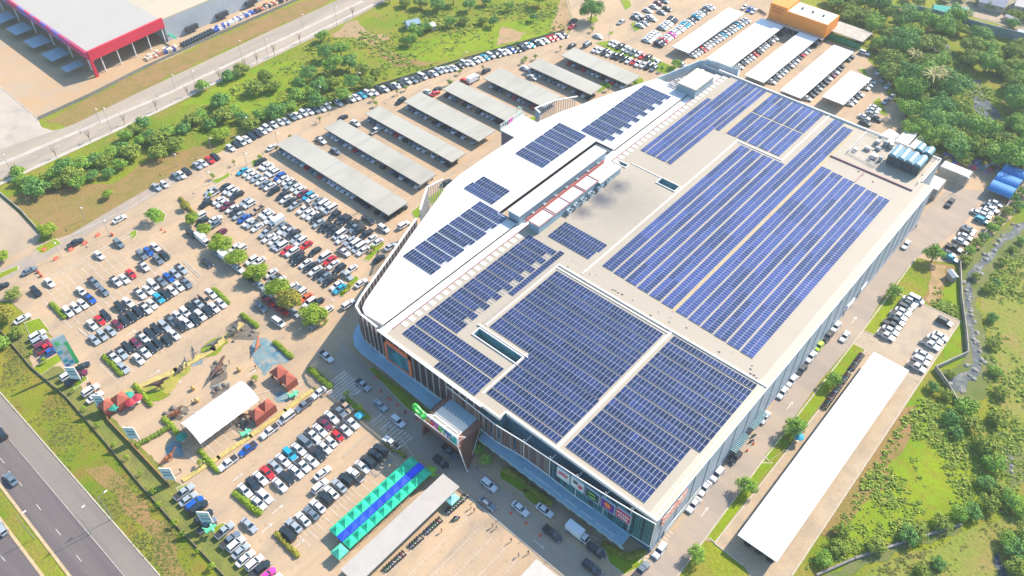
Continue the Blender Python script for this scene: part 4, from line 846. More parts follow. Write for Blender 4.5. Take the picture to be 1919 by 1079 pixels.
for k in range(5): MB().tube(((-335.6-k*.45+.2)*q_, (122+k*7.5)*q_, 0), ((-335.6-k*.45+.2)*q_, (122+k*7.5)*q_, zs-3), .25).build('column', TRIMW, r)
for k in range(9): b_ = MB(); b_.box(-337.1*q_, 160+k*16, 1.2, -335.6*q_, 166+k*16, 3.2); b_.build('loading_bay', DARK, r)
b_ = MB(); b_.prism([tuple(at(a,c,3)[:2]) for a,c in ((298,50),(331,70),(331,74),(300,58))], 3, 3.2); tag(b_.build('green_awning', mat('awning_green', (.03,.35,.22), .6)), 'dark green awning sticking out beside the red fascia of the store', 'awning')
for k, pts in enumerate(([(-20,33),(14,20),(30,31),(0,44)], [(11,53),(44,40),(62,53),(30,66)], [(43,77),(77,64),(96,77),(63,90)], [(77,101),(110,87),(131,99),(98,115)], [(113,127),(146,112),(158,120),(125,135)])):
    w = [at(a, c, 3.0) for a, c in pts]; cx = sum(v.x for v in w)/4; cy = sum(v.y for v in w)/4
    r = thing('parking_shade', ['shade canopy cut by the left edge beside the store', 'second slanted shade canopy from the left edge, by the store', 'third slanted shade canopy in front of the store', 'fourth slanted shade canopy in front of the store', 'smallest shade canopy, nearest the red corner column'][k], 'canopy', (cx, cy, 0), 'shade canopies in front of the store')
    b_ = MB(); b_.prism([(v.x, v.y) for v in w], 2.8, 3.0); b_.build('roof', mat('shade_blue_grey', (.30,.40,.46), .5, .3, var=.1), r)
    for v in (w[0], w[2]): MB().tube((cx+(v.x-cx)*.6, cy+(v.y-cy)*.6, 0), (cx+(v.x-cx)*.6, cy+(v.y-cy)*.6, 2.8), .1).build('post', POST, r)
# ---- market tents
GT = mat('tent_green', (.01, .55, .30), .6, var=.12, scale=.5); BT = mat('tent_blue', (.005, .06, .70), .6, var=.35, scale=.15); GT2 = mat('tent_pale_green', (.10, .62, .38), .6, var=.1)
def tent(x, y, sx, sy, zb, zt, m_, label, group, open_=True, cat='market tent', name='market_tent'):
    r = thing(name, label, cat, (x, y, 0), group); b_ = MB(); a = [(x-sx/2, y-sy/2), (x+sx/2, y-sy/2), (x+sx/2, y+sy/2), (x-sx/2, y+sy/2)]
    mid = [(x+(p[0]-x)*.45, y+(p[1]-y)*.45, zb+(zt-zb)*.38) for p in a]
    for i in range(4):
        j = (i+1) % 4; b_.face([(*a[i], zb), (*a[j], zb), mid[j], mid[i]]); b_.face([mid[i], mid[j], (x, y, zt)])
        b_.face([(*a[i], zb-.35), (*a[j], zb-.35), (*a[j], zb), (*a[i], zb)]); b_.face([mid[j][:2]+(mid[j][2]-.05,), (*a[j], zb-.05), (*a[i], zb-.05), mid[i][:2]+(mid[i][2]-.05,)])
    b_.build('tent_roof', m_, r)
    for p in a:
        q = (x+(p[0]-x)*.96, y+(p[1]-y)*.96); MB().tube((*q, 0), (*q, zb), .05, n=4).build('pole', POST, r)
nT = 10; yT0, yT1 = 45.0, 72.3; st = (yT1-yT0)/nT
for k in range(nT):
    y = yT0+st*(k+.5)
    tent(-96.25, y, 2.75, st-.06, 2.5, 3.7, GT, '%s tent from the near end in the left green market row' % ORD[k], 'green and blue market tents')
    tent(-93.75, y, 1.95, st-.06, 2.6, 2.85, BT, '%s blue awning from the near end between the green rows' % ORD[k], 'green and blue market tents')
    tent(-91.4, y, 2.55, st-.06, 2.5, 3.7, GT, '%s tent from the near end in the right green market row' % ORD[k], 'green and blue market tents')
tent(-91.3, 43.0, 3.0, 3.0, 2.6, 4.2, GT2, 'pale green peaked tent alone at the near end of the market', 'green and blue market tents')
p = at(846,940-8,2.6); tent(p.x, p.y, 3, 3, 2.4, 3.4, mat('tent_aqua', (.22,.55,.55), .6), 'small aqua tent beside the walkway roof end', None)
p = at(673.5,779,1.2); tent(p.x, p.y, 2, 2, 1.6, 2.0, mat('tarp_cyan', (.02,.35,.52), .6), 'small cyan tarp shelter behind the hedge by the crossing', None, name='tarp_shelter', cat='shelter')
# ---- dinosaur park tents
b_ = MB(); X0, X1, Y0, Y1 = -150.0, -140.6, 38.6, 57.3; r = thing('event_tent', 'big white curved roof event tent in the dinosaur park', 'tent', (-145.3, 48, 0))
N = 12
for i in range(N):
    u0, u1 = i/N, (i+1)/N
    f_ = lambda u: (X0+(X1-X0)*u, 3.6+2.6*math.sin(math.pi*u)**.8)
    (xa, za), (xb, zb) = f_(u0), f_(u1)
    for j in range(8):
        ya, yb = Y0+(Y1-Y0)*j/8, Y0+(Y1-Y0)*(j+1)/8; ym = (ya+yb)/2; dz = .10
        b_.face([(xa, ya, za), (xb, ya, zb), (xb, ym, zb-dz), (xa, ym, za-dz)]); b_.face([(xa, ym, za-dz), (xb, ym, zb-dz), (xb, yb, zb), (xa, yb, za)])
b_.build('tent_roof', mat('tent_white', (.82,.76,.75), .6, var=.03), r, smooth=True)
for yy in (Y0+.2, (Y0+Y1)/2, Y1-.2):
    for xx in (X0+.2, X1-.2): MB().tube((xx, yy, 0), (xx, yy, 3.6), .1).build('pole', POST, r)
RP = mat('pavilion_red', (.36, .09, .055), .7, var=.12, scale=.6); RPW = mat('pavilion_wall', (.30,.07,.05), .7)
def pavilion(x, y, s_, label):
    r = thing('red_pavilion', label, 'pavilion', (x, y, 0), 'red pyramid roof pavilions'); b_ = MB(); a = [(x-s_/2, y-s_/2), (x+s_/2, y-s_/2), (x+s_/2, y+s_/2), (x-s_/2, y+s_/2)]
    for i in range(4): j = (i+1) % 4; b_.face([(*a[i], 2.8), (*a[j], 2.8), (x, y, 4.7)]); b_.face([(*a[j], 2.78), (*a[i], 2.78), (x, y, 4.6)])
    b_.build('pavilion_roof', RP, r)
    b_ = MB(); b_.box(x+s_/2-.15, y-s_/2, .0, x+s_/2, y+s_/2, 2.78); b_.box(x-s_/2, y-s_/2, 0, x-s_/2+.12, y+s_/2, 1.0); b_.build('wall', RPW, r)
    for p in a: MB().tube((x+(p[0]-x)*.95, y+(p[1]-y)*.95, 0), (x+(p[0]-x)*.95, y+(p[1]-y)*.95, 2.8), .09).build('post', POST, r)
pavilion(-145.2, 67.0, 3.7, 'rear red pavilion nearest the blue pond decoration'); pavilion(-141.4, 67.0, 3.7, 'red pavilion joined in front of the rear one by the pond')
pavilion(-138.3, 57.6, 3.4, 'red pavilion of the pair, on the side toward the crossing'); pavilion(-138.2, 54.2, 3.4, 'red pavilion of the pair, close to the white tent corner'); pavilion(-170.2, 32.8, 3.6, 'lone red pavilion beside the left boundary fence')
p = at(198, 757, 3); pavilion(p.x, p.y, 3.2, 'red pavilion under the pale billboard by the boundary fence')
# ---- chillers and plant on the roof edge
def chiller(x, y, label, hw=1.32, hl=3.1):
    r = thing('cooling_unit', label, 'chiller', (x, y, Z), 'chillers on the mall roof edge')
    MB().box(x-hw, y-hl, Z+.5, x+hw, y+hl, Z+3.9).build('coil_body', mat('coil_dark', (.03,.055,.065), .5, var=.5, scale=1.2), r)
    b_ = MB(); n = 6
    for i in range(n):
        a0, a1 = math.pi*i/n, math.pi*(i+1)/n; f_ = lambda a: (x-math.cos(a)*hw*1.03, Z+3.9+math.sin(a)*1.0)
        (xa, za), (xb, zb) = f_(a0), f_(a1); b_.face([(xa, y-hl-.1, za), (xb, y-hl-.1, zb), (xb, y+hl+.1, zb), (xa, y+hl+.1, za)])
    for e in (-1, 1): b_.face([(x-math.cos(math.pi*i/n)*hw*1.03, y+e*(hl+.1), Z+3.9+math.sin(math.pi*i/n)*1.0) for i in range(n+1)])
    b_.box(x-hw*1.05, y-hl-.15, Z+3.7, x-hw*.98, y+hl+.15, Z+4.1, 1)
    b_.build('fan_hood', [mat('hood_blue_grey', (.17,.33,.42), .45, .2, var=.15), TRIMW], r)
    for sx in (-1, 1):
        for sy in (-hl+.3, hl-.3): MB().box(x+sx-.1, y+sy-.1, Z, x+sx+.1, y+sy+.1, Z+.5).build('leg', POST, r)
for k in range(4): chiller(-52.9+k*2.75, 254.6, '%s chiller from the left in the front row of four' % ORD[k])
for k in range(2): chiller(-47.6+k*2.9, 262.0, '%s chiller in the rear pair behind the row of four' % ['left', 'right'][k], 1.3, 1.9)
rnd = random.Random(31); UM = mat('unit_cream', (.55,.53,.50), .5, var=.15, scale=1)
for k in range(12):
    x = rnd.uniform(-65, -56); y = rnd.uniform(250.5, 263); w_ = rnd.uniform(.8, 2.2); d_ = rnd.uniform(.8, 2.0); h_ = rnd.uniform(1.0, 2.2)
    r = thing('plant_unit', 'small roof plant unit near the chillers', 'plant unit', (x, y, Z), 'small plant units left of the chillers')
    MB().box(x-w_/2, y-d_/2, Z+.25, x+w_/2, y+d_/2, Z+h_).build('casing', [UM, POST, mat('unit_grey', (.30,.33,.36), .5)][k % 3], r)
    for s_ in (-1, 1): MB().box(x+s_*w_*.35-.08, y-d_/2, Z, x+s_*w_*.35+.08, y+d_/2, Z+.25).build('skid', DARK, r)
    MB().tube((x, y, Z+h_*.8), (x+rnd.uniform(-1.6, 1.6), y+rnd.uniform(-1.6, 1.6), Z+.4), .14).build('pipe', POST, r)
r = thing('plant_fence', 'low white frame fence around the roof plant area', 'fence', (-60, 257, Z)); b_ = MB()
for a, c in (((-66.4, 249.6), (-66.4, 264.6)), ((-66.4, 249.6), (-56, 248)), ((-66.4, 264.6), (-42, 264.6)), ((-41.6, 248), (-41.6, 264.6))):
    for zz in (Z+.6, Z+1.3): b_.tube((*a, zz), (*c, zz), .07, n=4)
    L = math.dist(a, c)
    for k in range(int(L/2)+1): t_ = k/(int(L/2)); x = a[0]+(c[0]-a[0])*t_; y = a[1]+(c[1]-a[1])*t_; b_.tube((x, y, Z), (x, y, Z+1.3), .06, n=4)
b_.build('fence_rail', TRIMW, r)
# ---- fences and walls
def wall(name, label, pts, h, th, m_, cat='wall', z0=0):
    b_ = MB(); w = [at(a, c) for a, c in pts]
    for a, c in zip(w[:-1], w[1:]): d = c-a; m2 = (a+c)/2; b_.obox((m2.x, m2.y, z0), d.length+th*.5, th, h, math.atan2(d.y, d.x))
    return tag(b_.build(name, m_), label, cat)
wall('boundary_wall', 'long low concrete boundary wall beside the highway verge', [(0,618),(60,690),(125,745),(200,832),(260,905),(330,985),(400,1058),(430,1090)], .7, .18, mat('low_wall_brown', (.22,.17,.12), .9, var=.3, scale=.5))
wall('park_fence', 'orange brown fence between the dinosaur park and the verge', [(170,715),(205,790),(262,850),(320,912)], 1.1, .15, mat('fence_orange', (.50,.24,.10), .8, var=.2))
wall('canal_wall', 'tall concrete wall along the canal bank', [(1919,347),(1860,420),(1797,494),(1800,560),(1808,620),(1812,664),(1751,692),(1773,722),(1792,756)], 1.6, .25, WALLC)
wall('village_wall', 'long blue grey wall in front of the village at top right', [(1690,22),(1745,33),(1840,60),(1990,98)], 4.2, .3, mat('village_wall_blue', (.20,.27,.30), .8, var=.25, scale=.3))
wall('ditch_wall', 'dark drainage ditch wall curving along the lower right field', [(1530,1079),(1600,1048),(1700,1015),(1800,984)], .8, .5, mat('ditch_grey', (.22,.20,.19), .9, var=.3))
wall('yard_fence', 'thin fence along the factory yard edge', [(72,225),(170,180),(268,130),(400,70),(560,0)], 1.4, .08, mat('fence_grey', (.25,.23,.20), .9, var=.2))
wall('lot_fence', 'thin dark fence between the hedge parking row and the field', [(432,262),(560,214),(640,188),(700,164),(868,112),(960,86),(1058,58)], 1.0, .05, mat('fence_dark', (.22,.21,.16), .9, var=.2))
wall('west_wall_left', 'low wall between the pale west lot and the dry field', [(0,366),(78,441),(84,450)], 1.0, .25, WALLC) if 0 else tag(MB().box(0,0,0,0.01,0.01,0.01).build('tmp_marker', WALLC), 'x', 'x')
bpy.data.objects.remove(bpy.data.objects['tmp_marker'])
wall('lot_wall', 'low wall between the pale west lot and the dry field', [(0,362),(40,396),(78,438)], 1.0, .25, WALLC)
wall('yellow_hedge', 'long yellow green low hedge along the upper side of the dinosaur park', [(215,748),(330,695),(400,655),(452,608)], .35, 2.0, mat('hedge_yellow', (.46,.36,.12), 1, var=.3, scale=1.5), 'hedge')
wall('yellow_fence', 'long yellow fabric fence along the lower side of the dinosaur park', [(345,900),(410,858),(470,818),(535,770),(590,728)], .35, 1.3, mat('fence_yellow', (.46,.36,.12), 1, var=.3, scale=1.5), 'fence')
# ============================================================ CARS
PAINT = {'W': ('white', (.64,.64,.65)), 'S': ('silver', (.33,.37,.40)), 'G': ('grey', (.14,.18,.22)), 'K': ('black', (.022,.032,.042)), 'R': ('red', (.55,.02,.03)), 'M': ('maroon', (.16,.02,.05)),
         'B': ('blue', (.01,.09,.38)), 'C': ('cyan blue', (.02,.32,.48)), 'Y': ('lime green', (.40,.62,.02)), 'P': ('pink', (.80,.05,.35)), 'T': ('tan', (.42,.30,.20)), 'O': ('orange red', (.70,.12,.03))}
LAMP = mat('headlamp', (.75,.78,.80), .15); TAIL = mat('taillamp', (.35,.01,.01), .3); RIM = mat('wheel_rim', (.4,.4,.42), .4, .5); BED = mat('bed_liner', (.03,.03,.035), .7); BOXW = mat('cargo_box_white', (.76,.77,.78), .5)
def ring(x, hw, zb, zt):      # octagon cross-section of the body
    r_ = .14
    return [(x, -hw*.86, zb), (x, hw*.86, zb), (x, hw, zb+.18), (x, hw, zt-r_*1.6), (x, hw*.86, zt), (x, -hw*.86, zt), (x, -hw, zt-r_*1.6), (x, -hw, zb+.18)]
BODY = {
 's': [(-2.42,.66,.40,.72),(-2.32,.82,.28,.94),(-1.7,.89,.2,1.0),(0.8,.9,.2,.96),(1.5,.88,.2,.88),(2.2,.82,.25,.74),(2.42,.62,.36,.6)],
 'u': [(-2.42,.72,.45,.95),(-2.36,.86,.32,1.08),(-1.6,.93,.26,1.12),(0.9,.93,.26,1.08),(1.6,.92,.26,1.02),(2.25,.86,.3,.9),(2.42,.7,.42,.7)],
 'v': [(-2.5,.74,.45,1.1),(-2.45,.9,.32,1.2),(-1.6,.94,.26,1.2),(1.2,.94,.26,1.15),(1.9,.92,.26,1.05),(2.4,.84,.3,.85),(2.55,.7,.42,.68)],
 'h': [(-2.0,.68,.42,.85),(-1.95,.82,.28,.98),(-1.3,.86,.2,1.0),(0.6,.86,.2,.96),(1.3,.84,.2,.88),(1.85,.78,.25,.76),(2.0,.62,.36,.6)],
 'p': [(-2.75,.84,.45,1.06),(-2.7,.93,.36,1.08),(-.9,.93,.3,1.08),(.9,.93,.3,1.08),(1.5,.92,.3,1.03),(2.4,.87,.32,.9),(2.62,.72,.45,.72)],
 't': [(-3.3,.98,.5,.8),(-3.2,.98,.45,.85),(1.3,.98,.4,.9),(1.4,.98,.35,1.2),(2.6,.96,.35,1.15),(2.9,.86,.45,.8)]}
CAB = {  # glass base x0,x1,hw,z ; top x0,x1,hw,z
 's': (-1.85,1.0,.80,.95,-1.15,.30,.60,1.42), 'u': (-2.25,1.05,.84,1.08,-2.0,.35,.68,1.68), 'v': (-2.4,1.75,.87,1.15,-2.25,.95,.72,1.88), 'h': (-1.85,.95,.77,.96,-1.6,.25,.6,1.46),
 'p': (-.95,1.1,.84,1.05,-.75,.45,.68,1.68), 't': (1.35,2.75,.9,1.1,1.35,2.35,.8,1.95)}
def car_parts(ty):
    b_ = MB(); b_.loft([ring(*q) for q in BODY[ty]], 0)
    a, c, hw, z, A, Cc, HW, ZT = CAB[ty]
    e = .05; b_.loft([[(A-e, -HW-e, ZT), (Cc+e, -HW-e, ZT), (Cc+e, HW+e, ZT), (A-e, HW+e, ZT)], [(A+.05, -HW+.06, ZT+.06), (Cc-.05, -HW+.06, ZT+.06), (Cc-.05, HW-.06, ZT+.06), (A+.05, HW-.06, ZT+.06)]], 0)
    for sy in (-1, 1):   # pillars
        for (x0, x1) in ((a, A), (c, Cc)): b_.tube((x0, sy*hw, z), (x1, sy*HW, ZT), .05, n=4)
        b_.box(c-.25, sy*(hw+.12)-.08, z+.02, c-.08, sy*(hw+.12)+.08, z+.16, 0)
    gl = MB(); gl.loft([[(a, -hw, z-.02), (c, -hw, z-.02), (c, hw, z-.02), (a, hw, z-.02)], [(A, -HW, ZT), (Cc, -HW, ZT), (Cc, HW, ZT), (A, HW, ZT)]], 0)
    ex = MB(); em = BED
    if ty == 'p':
        ex.box(-2.62, -.78, 1.0, -1.05, .78, 1.10, 0); ex.box(-2.66, -.86, 1.08, -1.0, -.78, 1.16, 0); ex.box(-2.66, .78, 1.08, -1.0, .86, 1.16, 0)
    if ty == 't': ex.box(-3.3, -1.05, .95, 1.15, 1.05, 2.9, 0); em = BOXW
    ws = []; wx = {'s': (-1.45, 1.5), 'u': (-1.45, 1.5), 'v': (-1.55, 1.6), 'h': (-1.25, 1.25), 'p': (-1.65, 1.6), 't': (-2.2, 1.9)}[ty]; wr_ = .33 if ty in 'sh' else .38
    for x in wx:
        for s_ in (-1, 1):
            w_ = MB(); y = s_*(BODY[ty][3][1]-.08); w_.tube((x, y-.12, wr_), (x, y+.12, wr_), wr_, n=10, m=0); w_.tube((x, y+s_*.121, wr_), (x, y+s_*.125, wr_), wr_*.55, n=8, m=1); ws.append(w_)
    xf = BODY[ty][-2][0]+.05; zf = BODY[ty][-2][3]-.16; hwf = BODY[ty][-2][1]; xb = BODY[ty][1][0]-.02; zb = BODY[ty][1][3]-.2; hwb = BODY[ty][1][1]
    hl = [MB().box(xf-.18, s_*hwf*.86-.14, zf-.02, xf+.10, s_*hwf*.86+.14, zf+.10) for s_ in (-1, 1)]
    tl = [MB().box(xb-.06, s_*hwb*.85-.12, zb-.05, xb+.1, s_*hwb*.85+.12, zb+.1) for s_ in (-1, 1)]
    return b_, gl, ex, em, ws, hl, tl
PARTS = {ty: car_parts(ty) for ty in BODY}; PM = {}
TYN = {'s': 'sedan', 'u': 'SUV', 'v': 'minivan', 'h': 'small hatchback', 'p': 'pickup', 't': 'box truck'}
PNT = {k: (lambda nm, c: mat('paint_'+nm.replace(' ', '_'), c, .28, 0.0, spec=.6))(*v) for k, v in PAINT.items()}
MESH = {}
def cm(key, fn):
    if key not in MESH: MESH[key] = fn()
    return MESH[key]
def car_obj(ty, co, loc, rz, label, group='cars parked and driving round the mall'):
    b_, gl, ex, em, ws, hl, tl = PARTS[ty]
    r = thing('parked_car', label, 'car' if ty not in 'pt' else ('pickup' if ty == 'p' else 'truck'), loc, group, rz)
    def add(nm, me): o = bpy.data.objects.new(nm, me); C.objects.link(o); o.parent = r
    k_ = 1+random.Random(loc[0]*31+loc[1]).uniform(-.05, .06); r.scale = (k_, 1, 1+random.Random(loc[1]).uniform(-.04, .06))
    add('body', cm(('b', ty, co), lambda: b_.mesh('car_body', PNT[co], False)))
    add('window', cm(('g', ty), lambda: gl.mesh('car_glass', GLASS)))
    if ex.v: add('cargo_bed' if ty == 'p' else 'cargo_box', cm(('e', ty), lambda: ex.mesh('car_cargo', em)))
    for i, w_ in enumerate(ws): add('wheel', cm(('w', ty, i), lambda w_=w_: w_.mesh('car_wheel', [TYRE, RIM])))
    for i, q in enumerate(hl): add('headlight', cm(('h', ty, i), lambda q=q: q.mesh('car_headlight', LAMP)))
    for i, q in enumerate(tl): add('taillight', cm(('t', ty, i), lambda q=q: q.mesh('car_taillight', TAIL)))
    return r
CARS = []    # x, y, rz, type, colour, row description, ordinal, prominence
def heading(h): return {'E': 0, 'N': R(90), 'W': R(180), 'S': R(-90)}[h]
def cars(rowdesc, h, data, prom=1.0, end='left'):
    n = 0
    for tok in data.split():
        px, py, cd = tok.split(','); p = at(float(px), float(py), .75); hh = h
        if len(cd) > 2: hh = cd[2]
        n += 1; rnd = random.Random(px+py); CARS.append([p.x, p.y, heading(hh)+rnd.uniform(-.04, .04), cd[1], cd[0], rowdesc, n, prom, end])
def seg(rowdesc, h, x0, y0, x1, y1, codes, prom=1.0, end='left'):
    c = codes.split(); n = len(c)
    a = at(x0, y0, .75); b_ = at(x1, y1, .75)
    for i, cd in enumerate(c):
        if cd == '.': continue
        p = a.lerp(b_, i/(n-1)); rnd = random.Random(i*7+int(x0)); CARS.append([p.x+rnd.uniform(-.2, .2), p.y+rnd.uniform(-.2, .2), heading(cd[2] if len(cd) > 2 else h)+rnd.uniform(-.05, .05), cd[1], cd[0], rowdesc, i+1, prom, end])
# left lot
cars('in the sparse row along the entrance road', 'E', '67.5,546,Ku 92.5,529,Ws 185.7,478,Ws 222.6,456,Gu')
cars('in the short row right of the two traffic cones', 'E', '127.5,584,Wu 142,576,Ws 155,569,Ws 169,559.4,Bp 153,546,Ws 177,529,Gp 194,545,Gs 217.6,527,Wp 233,522,Ws 245.7,512.6,Rs')
cars('in the group nearest the round planted island', 'E', '266,477.5,Gu 278,470.7,Bs 291,462.5,Ws 296,486,Gs 307.7,478,Kp 270,499,Wp')
cars('in the row above the long thin kerb', 'E', '172.6,608,Ws 187,599.5,Rs 198,591,Ku 225,575,Ku 240,566,Ws 262.6,550,Wp 277.7,543,Ws 287,534,Wv 302,527,Gp 316,519.5,Bs 327.7,512,Ss 340,504,Sp')
cars('in the row below the thin kerb', 'E', '176.4,636,Ss 192,628,Su 207,619.5,Ss 219.5,608,Ms 233,600,Ku 246,592,Kp 259,584,Ku 273.4,577.5,Wp 285,569.4,Ws 297.8,559.4,Cu 309,551,Kp 322.7,544,Ws 335,536,Ws 349,530,Gp')
cars('in the upper row facing the dinosaur park', 'E', '214,669.5,Wp 228.4,662,Sp 239.5,651,Ku 254.5,643.4,Ms 268.5,632.8,Wp 281,625.6,Ku 293,616.7,Ku 308,610,Su 322,600.8,Gp 333.9,591.4,Ws 347.6,585,Wu 358.3,575.7,Ks 371.4,569,Sp 384,560,Tv 395,549.5,Ws')
cars('in the lower row facing the dinosaur park', 'E', '231,689,Ss 259.6,672.3,Ws 271,659.5,Wp 283.5,651,Ku 295.7,642.8,Ks 312.4,636.7,Ks 325.7,626,Ws 337.6,610,Kp 351.4,605,Ws 365,599.5,Ku 375.8,590.8,Wu 389,584,Ku 400.8,575.7,Ws 414,567.6,Ws')
cars('driving along the entrance road on the left', 'N', '2,537,Ks 55,507,Gs 141.7,455,Kp 224,410,Ws')
cars('on the lane left of the round trees', 'E', '359,437.5,Ku 381.5,451,Wt 388,492,Ks 489,575.6,Gs 522,603.5,Wv 611.7,668.3,Wp')
cars('parked nose to tail under the round trees', 'E', '407.5,474,Ss 426,487,Wt 446.6,503,Ws 467,521,Ku 487.6,535,Ss 503,549,Ws 503,564.5,Rp 523,569,Gs 528,582,Rp 552,585,Ss 579,607,Ss')
cars('in the row behind the round trees', 'S', '375,405,Wu 379,414,Ks 404,410.5,WsN 403,420,Gs 413,436,Ms 440,464,Ws 450,467,Wu 472,488,Wu 485,490,Ws 508,512,Ws 513,523,Gp 524,526,Ws 547,538,Ws 554.5,544.5,Gs 563,549,Wu 573.5,558,Os 580,567,Wu 594.6,567,Ks 612,582,Ws')
cars('in the first full row behind the trees', 'S', '385.5,382,Ku 394.7,357.5,Ss 397,364,Wp 410,376,Ws 417,381,Ws 426,385,Mp 435,391,Ws 443.6,396,Kp 447.7,403.4,Ss 456.8,409.5,Bs 465,416.6,Ws 473,419.7,Sp 482,425.8,Ws 498,437,Sp 504,445.4,Ws 514.4,450.5,Ws 520.5,457.7,Sp 527.7,461.7,Wv 537.9,468.9,Rs 548,472,Wu 556,480,Kp 561,487.5,Ku 573.4,493.4,Ws 581,500,Ks 591,506.7,Ws 599,513.4,Ks 609,519,Gs 619,525.6,Kp 631,534.5,Ws 636.5,541,Cs')
cars('in the second full row behind the trees', 'S', '421,350.4,Ks 429,356.5,Wu 437.5,359.6,Ws 443.6,366,Kp 460,378,Ss 467,383,Wu 482,394,Tp 496.6,399,Ws 502.7,403.4,Ws 508,411,Wp 517.5,419,Wt 528.7,425,Gs 533,431,Wp 541,434,Ss 549,439.3,Kp 555,446.5,Ss 563.3,452.6,Wu 573.5,459.7,Rs 590,471,Ks 607.9,482.3,Wv 618,488,Rs 624.5,495.6,Ws 635.7,503.4,Ku 650,515.6,SsE 658,504.5,Ws')
cars('in the third full row behind the trees', 'S', '455,320.6,Cs 465.5,323.6,Ws 473.6,328.7,Ws 480.8,333.8,Ss 490,339,Ws 498,345,Gs 506,349,Ws 513.4,357.3,Ku 529.7,366.5,Ku 535.8,372.6,Ws 544,377.7,Ks 553,384.8,Sp 569.5,392.4,Wp 576.6,399.6,Ws 585.8,403.6,Ws 593.6,409.8,Ku 597.7,418,Ss 608,424,Kp 617,427,Ks 626,433,Kp 636.5,439.3,Wv 640.5,448.5,Ws 654.8,451.5,Ss 664,457.7,Wv 673,463.8,Wv 680.3,470,Ws 644.6,472,WpE')
cars('in the open row nearest the first carport', 'S', '488,302,Ks 495,309.4,Ws 501,312.4,Ws 507.3,320.6,Wu 513.4,324.7,Wu 524.6,330.8,Bu 529.7,335.9,Ws 539,340,Ws 544,347,Sp 554,351,Ws 562.3,356.3,Ws 568,362.4,Ms 577.6,367.5,Cu 584.8,371.5,Ws 596,377.7,Gs 603,383.8,Wv 611,388,Wu 620,392.4,Wv 627,403.6,Ku 639.5,409.8,Kp 647.7,412.8,Ku 657.9,421,Kp 665,427,Gp 672,433,Kp 685.4,439.3,Kp 695.6,447.5,Ws 705.8,454.6,Ws')
cars('on the lane between open rows and mall', 'N', '653,570,Wu 676.7,530,Ws 710,485,Ks 732,461.7,Ws 756.7,421.7,Wu 690.5,411.8,KpE 719,428,WuE 836.7,341.7,Ks')
# bottom lot
cars('in the upper row below the park fence', 'E', '459,918.7,Ws 474.5,908,Ku 488,896,Ws 501,885,Rs 516,874,Ss 530.4,861.6,Ws 543.4,851,Cu 559.6,841.4,Ws 572,828.4,Gv 586,815,Wp 600,806,Ws 609,794.4,Mp 621,781.4,Ws 636.6,771,Gp 648.3,762,Tp')
cars('in the lower row beside the crossing hedge', 'E', '485,942,Ws 496.6,930.4,Wu 524.5,908.3,Ws 537.5,894.7,Ks 555,883.6,Ws 568,872,Wp 583.6,862.9,Ws 595.3,849.9,Kp 607.7,838,Ws 621,828,Wh 632.7,816.5,Rh 645.7,804.8,Wp 658.7,791.8,Wp')
cars('driving side by side in the lower lane', 'N', '604.4,886.2,Ws 600,911,Wu')
cars('in the row beside the green market tents', 'W', '539,1000,Ku 551,984.7,Ss 567.8,972.4,Ws 583.4,961.3,Gs 595.6,948,Ws 610,933.5,Ku 621,922.4,Ws 635.7,910,Ss 649,897.9,Ku 665.7,889,WpW 679,874.5,WsE 690,864.5,Kv 703.5,852.3,Ku 713.5,842.3,Ku 732.7,829.5,Wp')
cars('in the row against the left verge fence', 'N', '346,921.5,Sp 353,934.7,Ss 364.7,943.4,Bu 372.6,951,Ku 382,968,Ku 388,984,Gp 421.6,993.4,Sp 432,1011,Gp 442.6,1019.6,Wu 451.4,1032,Ss 460,1046,Ws 476.8,1054.7,Wu 487,1067,Kp 500,1078,Ps 512,1090,Ws')
cars('creeping past the lower left hedge', 'E', '467,983.7,Ss')
cars('queued along the lower yellow fence', 'S', '597.5,735.8,Ws 569,760,Gp 537.5,782.5,Wv 505,808.3,Wp 464,841.7,Bp 427,868,Wp')
cars('in the walled bay by the green billboard', 'N', '70,628,Wu 74,638,Su 80,647,Mu 87,651,Rp 94,660,Bp 42,597,Ws')
cars('beside the billboards along the left fence', 'N', '129,702.5,Wu 138,712,Ks 147,704,Mp 153,688,Ks 170,731,Wu 178,744,Ws')
cars('on the highway at bottom left', 'W', '20,897,Gs 2,812,Ku 2,990,Su')
cars('on the shaded road before the facade', 'E', '680.8,721.7,Sp 713,759,Ss 745.7,789,Wu 843,847,Gp 826.7,865.7,Ku 916.4,908.7,Wu 913.5,944,Gs 975,953,Ws 1021,956,Ws 1036,1000,Kp 1083.8,1001,Wt 1117.4,1031.5,Ku 1109.5,1064,Ku')
cars('on the road right of the mall', 'S', '1202.6,1067,GpN 1236.7,1031,Wu 1300,945.6,Ws 1321,914.4,Ws 1344.4,889,Wu 1377.8,856.7,Ku 1433,782,Ws 1466.7,735.7,Ws 1484,713,Ws 1501.7,693.3,Ks 1520,668.3,Ws 1535,648.3,Yh 1551.7,630,Kp 1566.7,611.7,Ws 1583,577,Wt 1608,545,St 1583.3,630,Ws 1698,458,Ws 1780,380,Kp')
cars('in the far column of the small east lot', 'E', '1661,629,Wp 1669,618.9,Ws 1672,610,Kp 1680,601,Ks 1684,592,Wp 1692,584,Ws 1696,576,Ku 1702,569,Ks 1707,563,Ws 1716,561,Wv', end='bottom')
cars('in the near column of the small east lot', 'E', '1718.3,687.6,Wp 1726,676,Wu 1731.3,664.3,Ws 1744,646,Wp 1752,636,Ws 1762.4,630,Ws', end='bottom')
cars('alone at the far side of the small east lot', 'E', '1770,603,Ku')
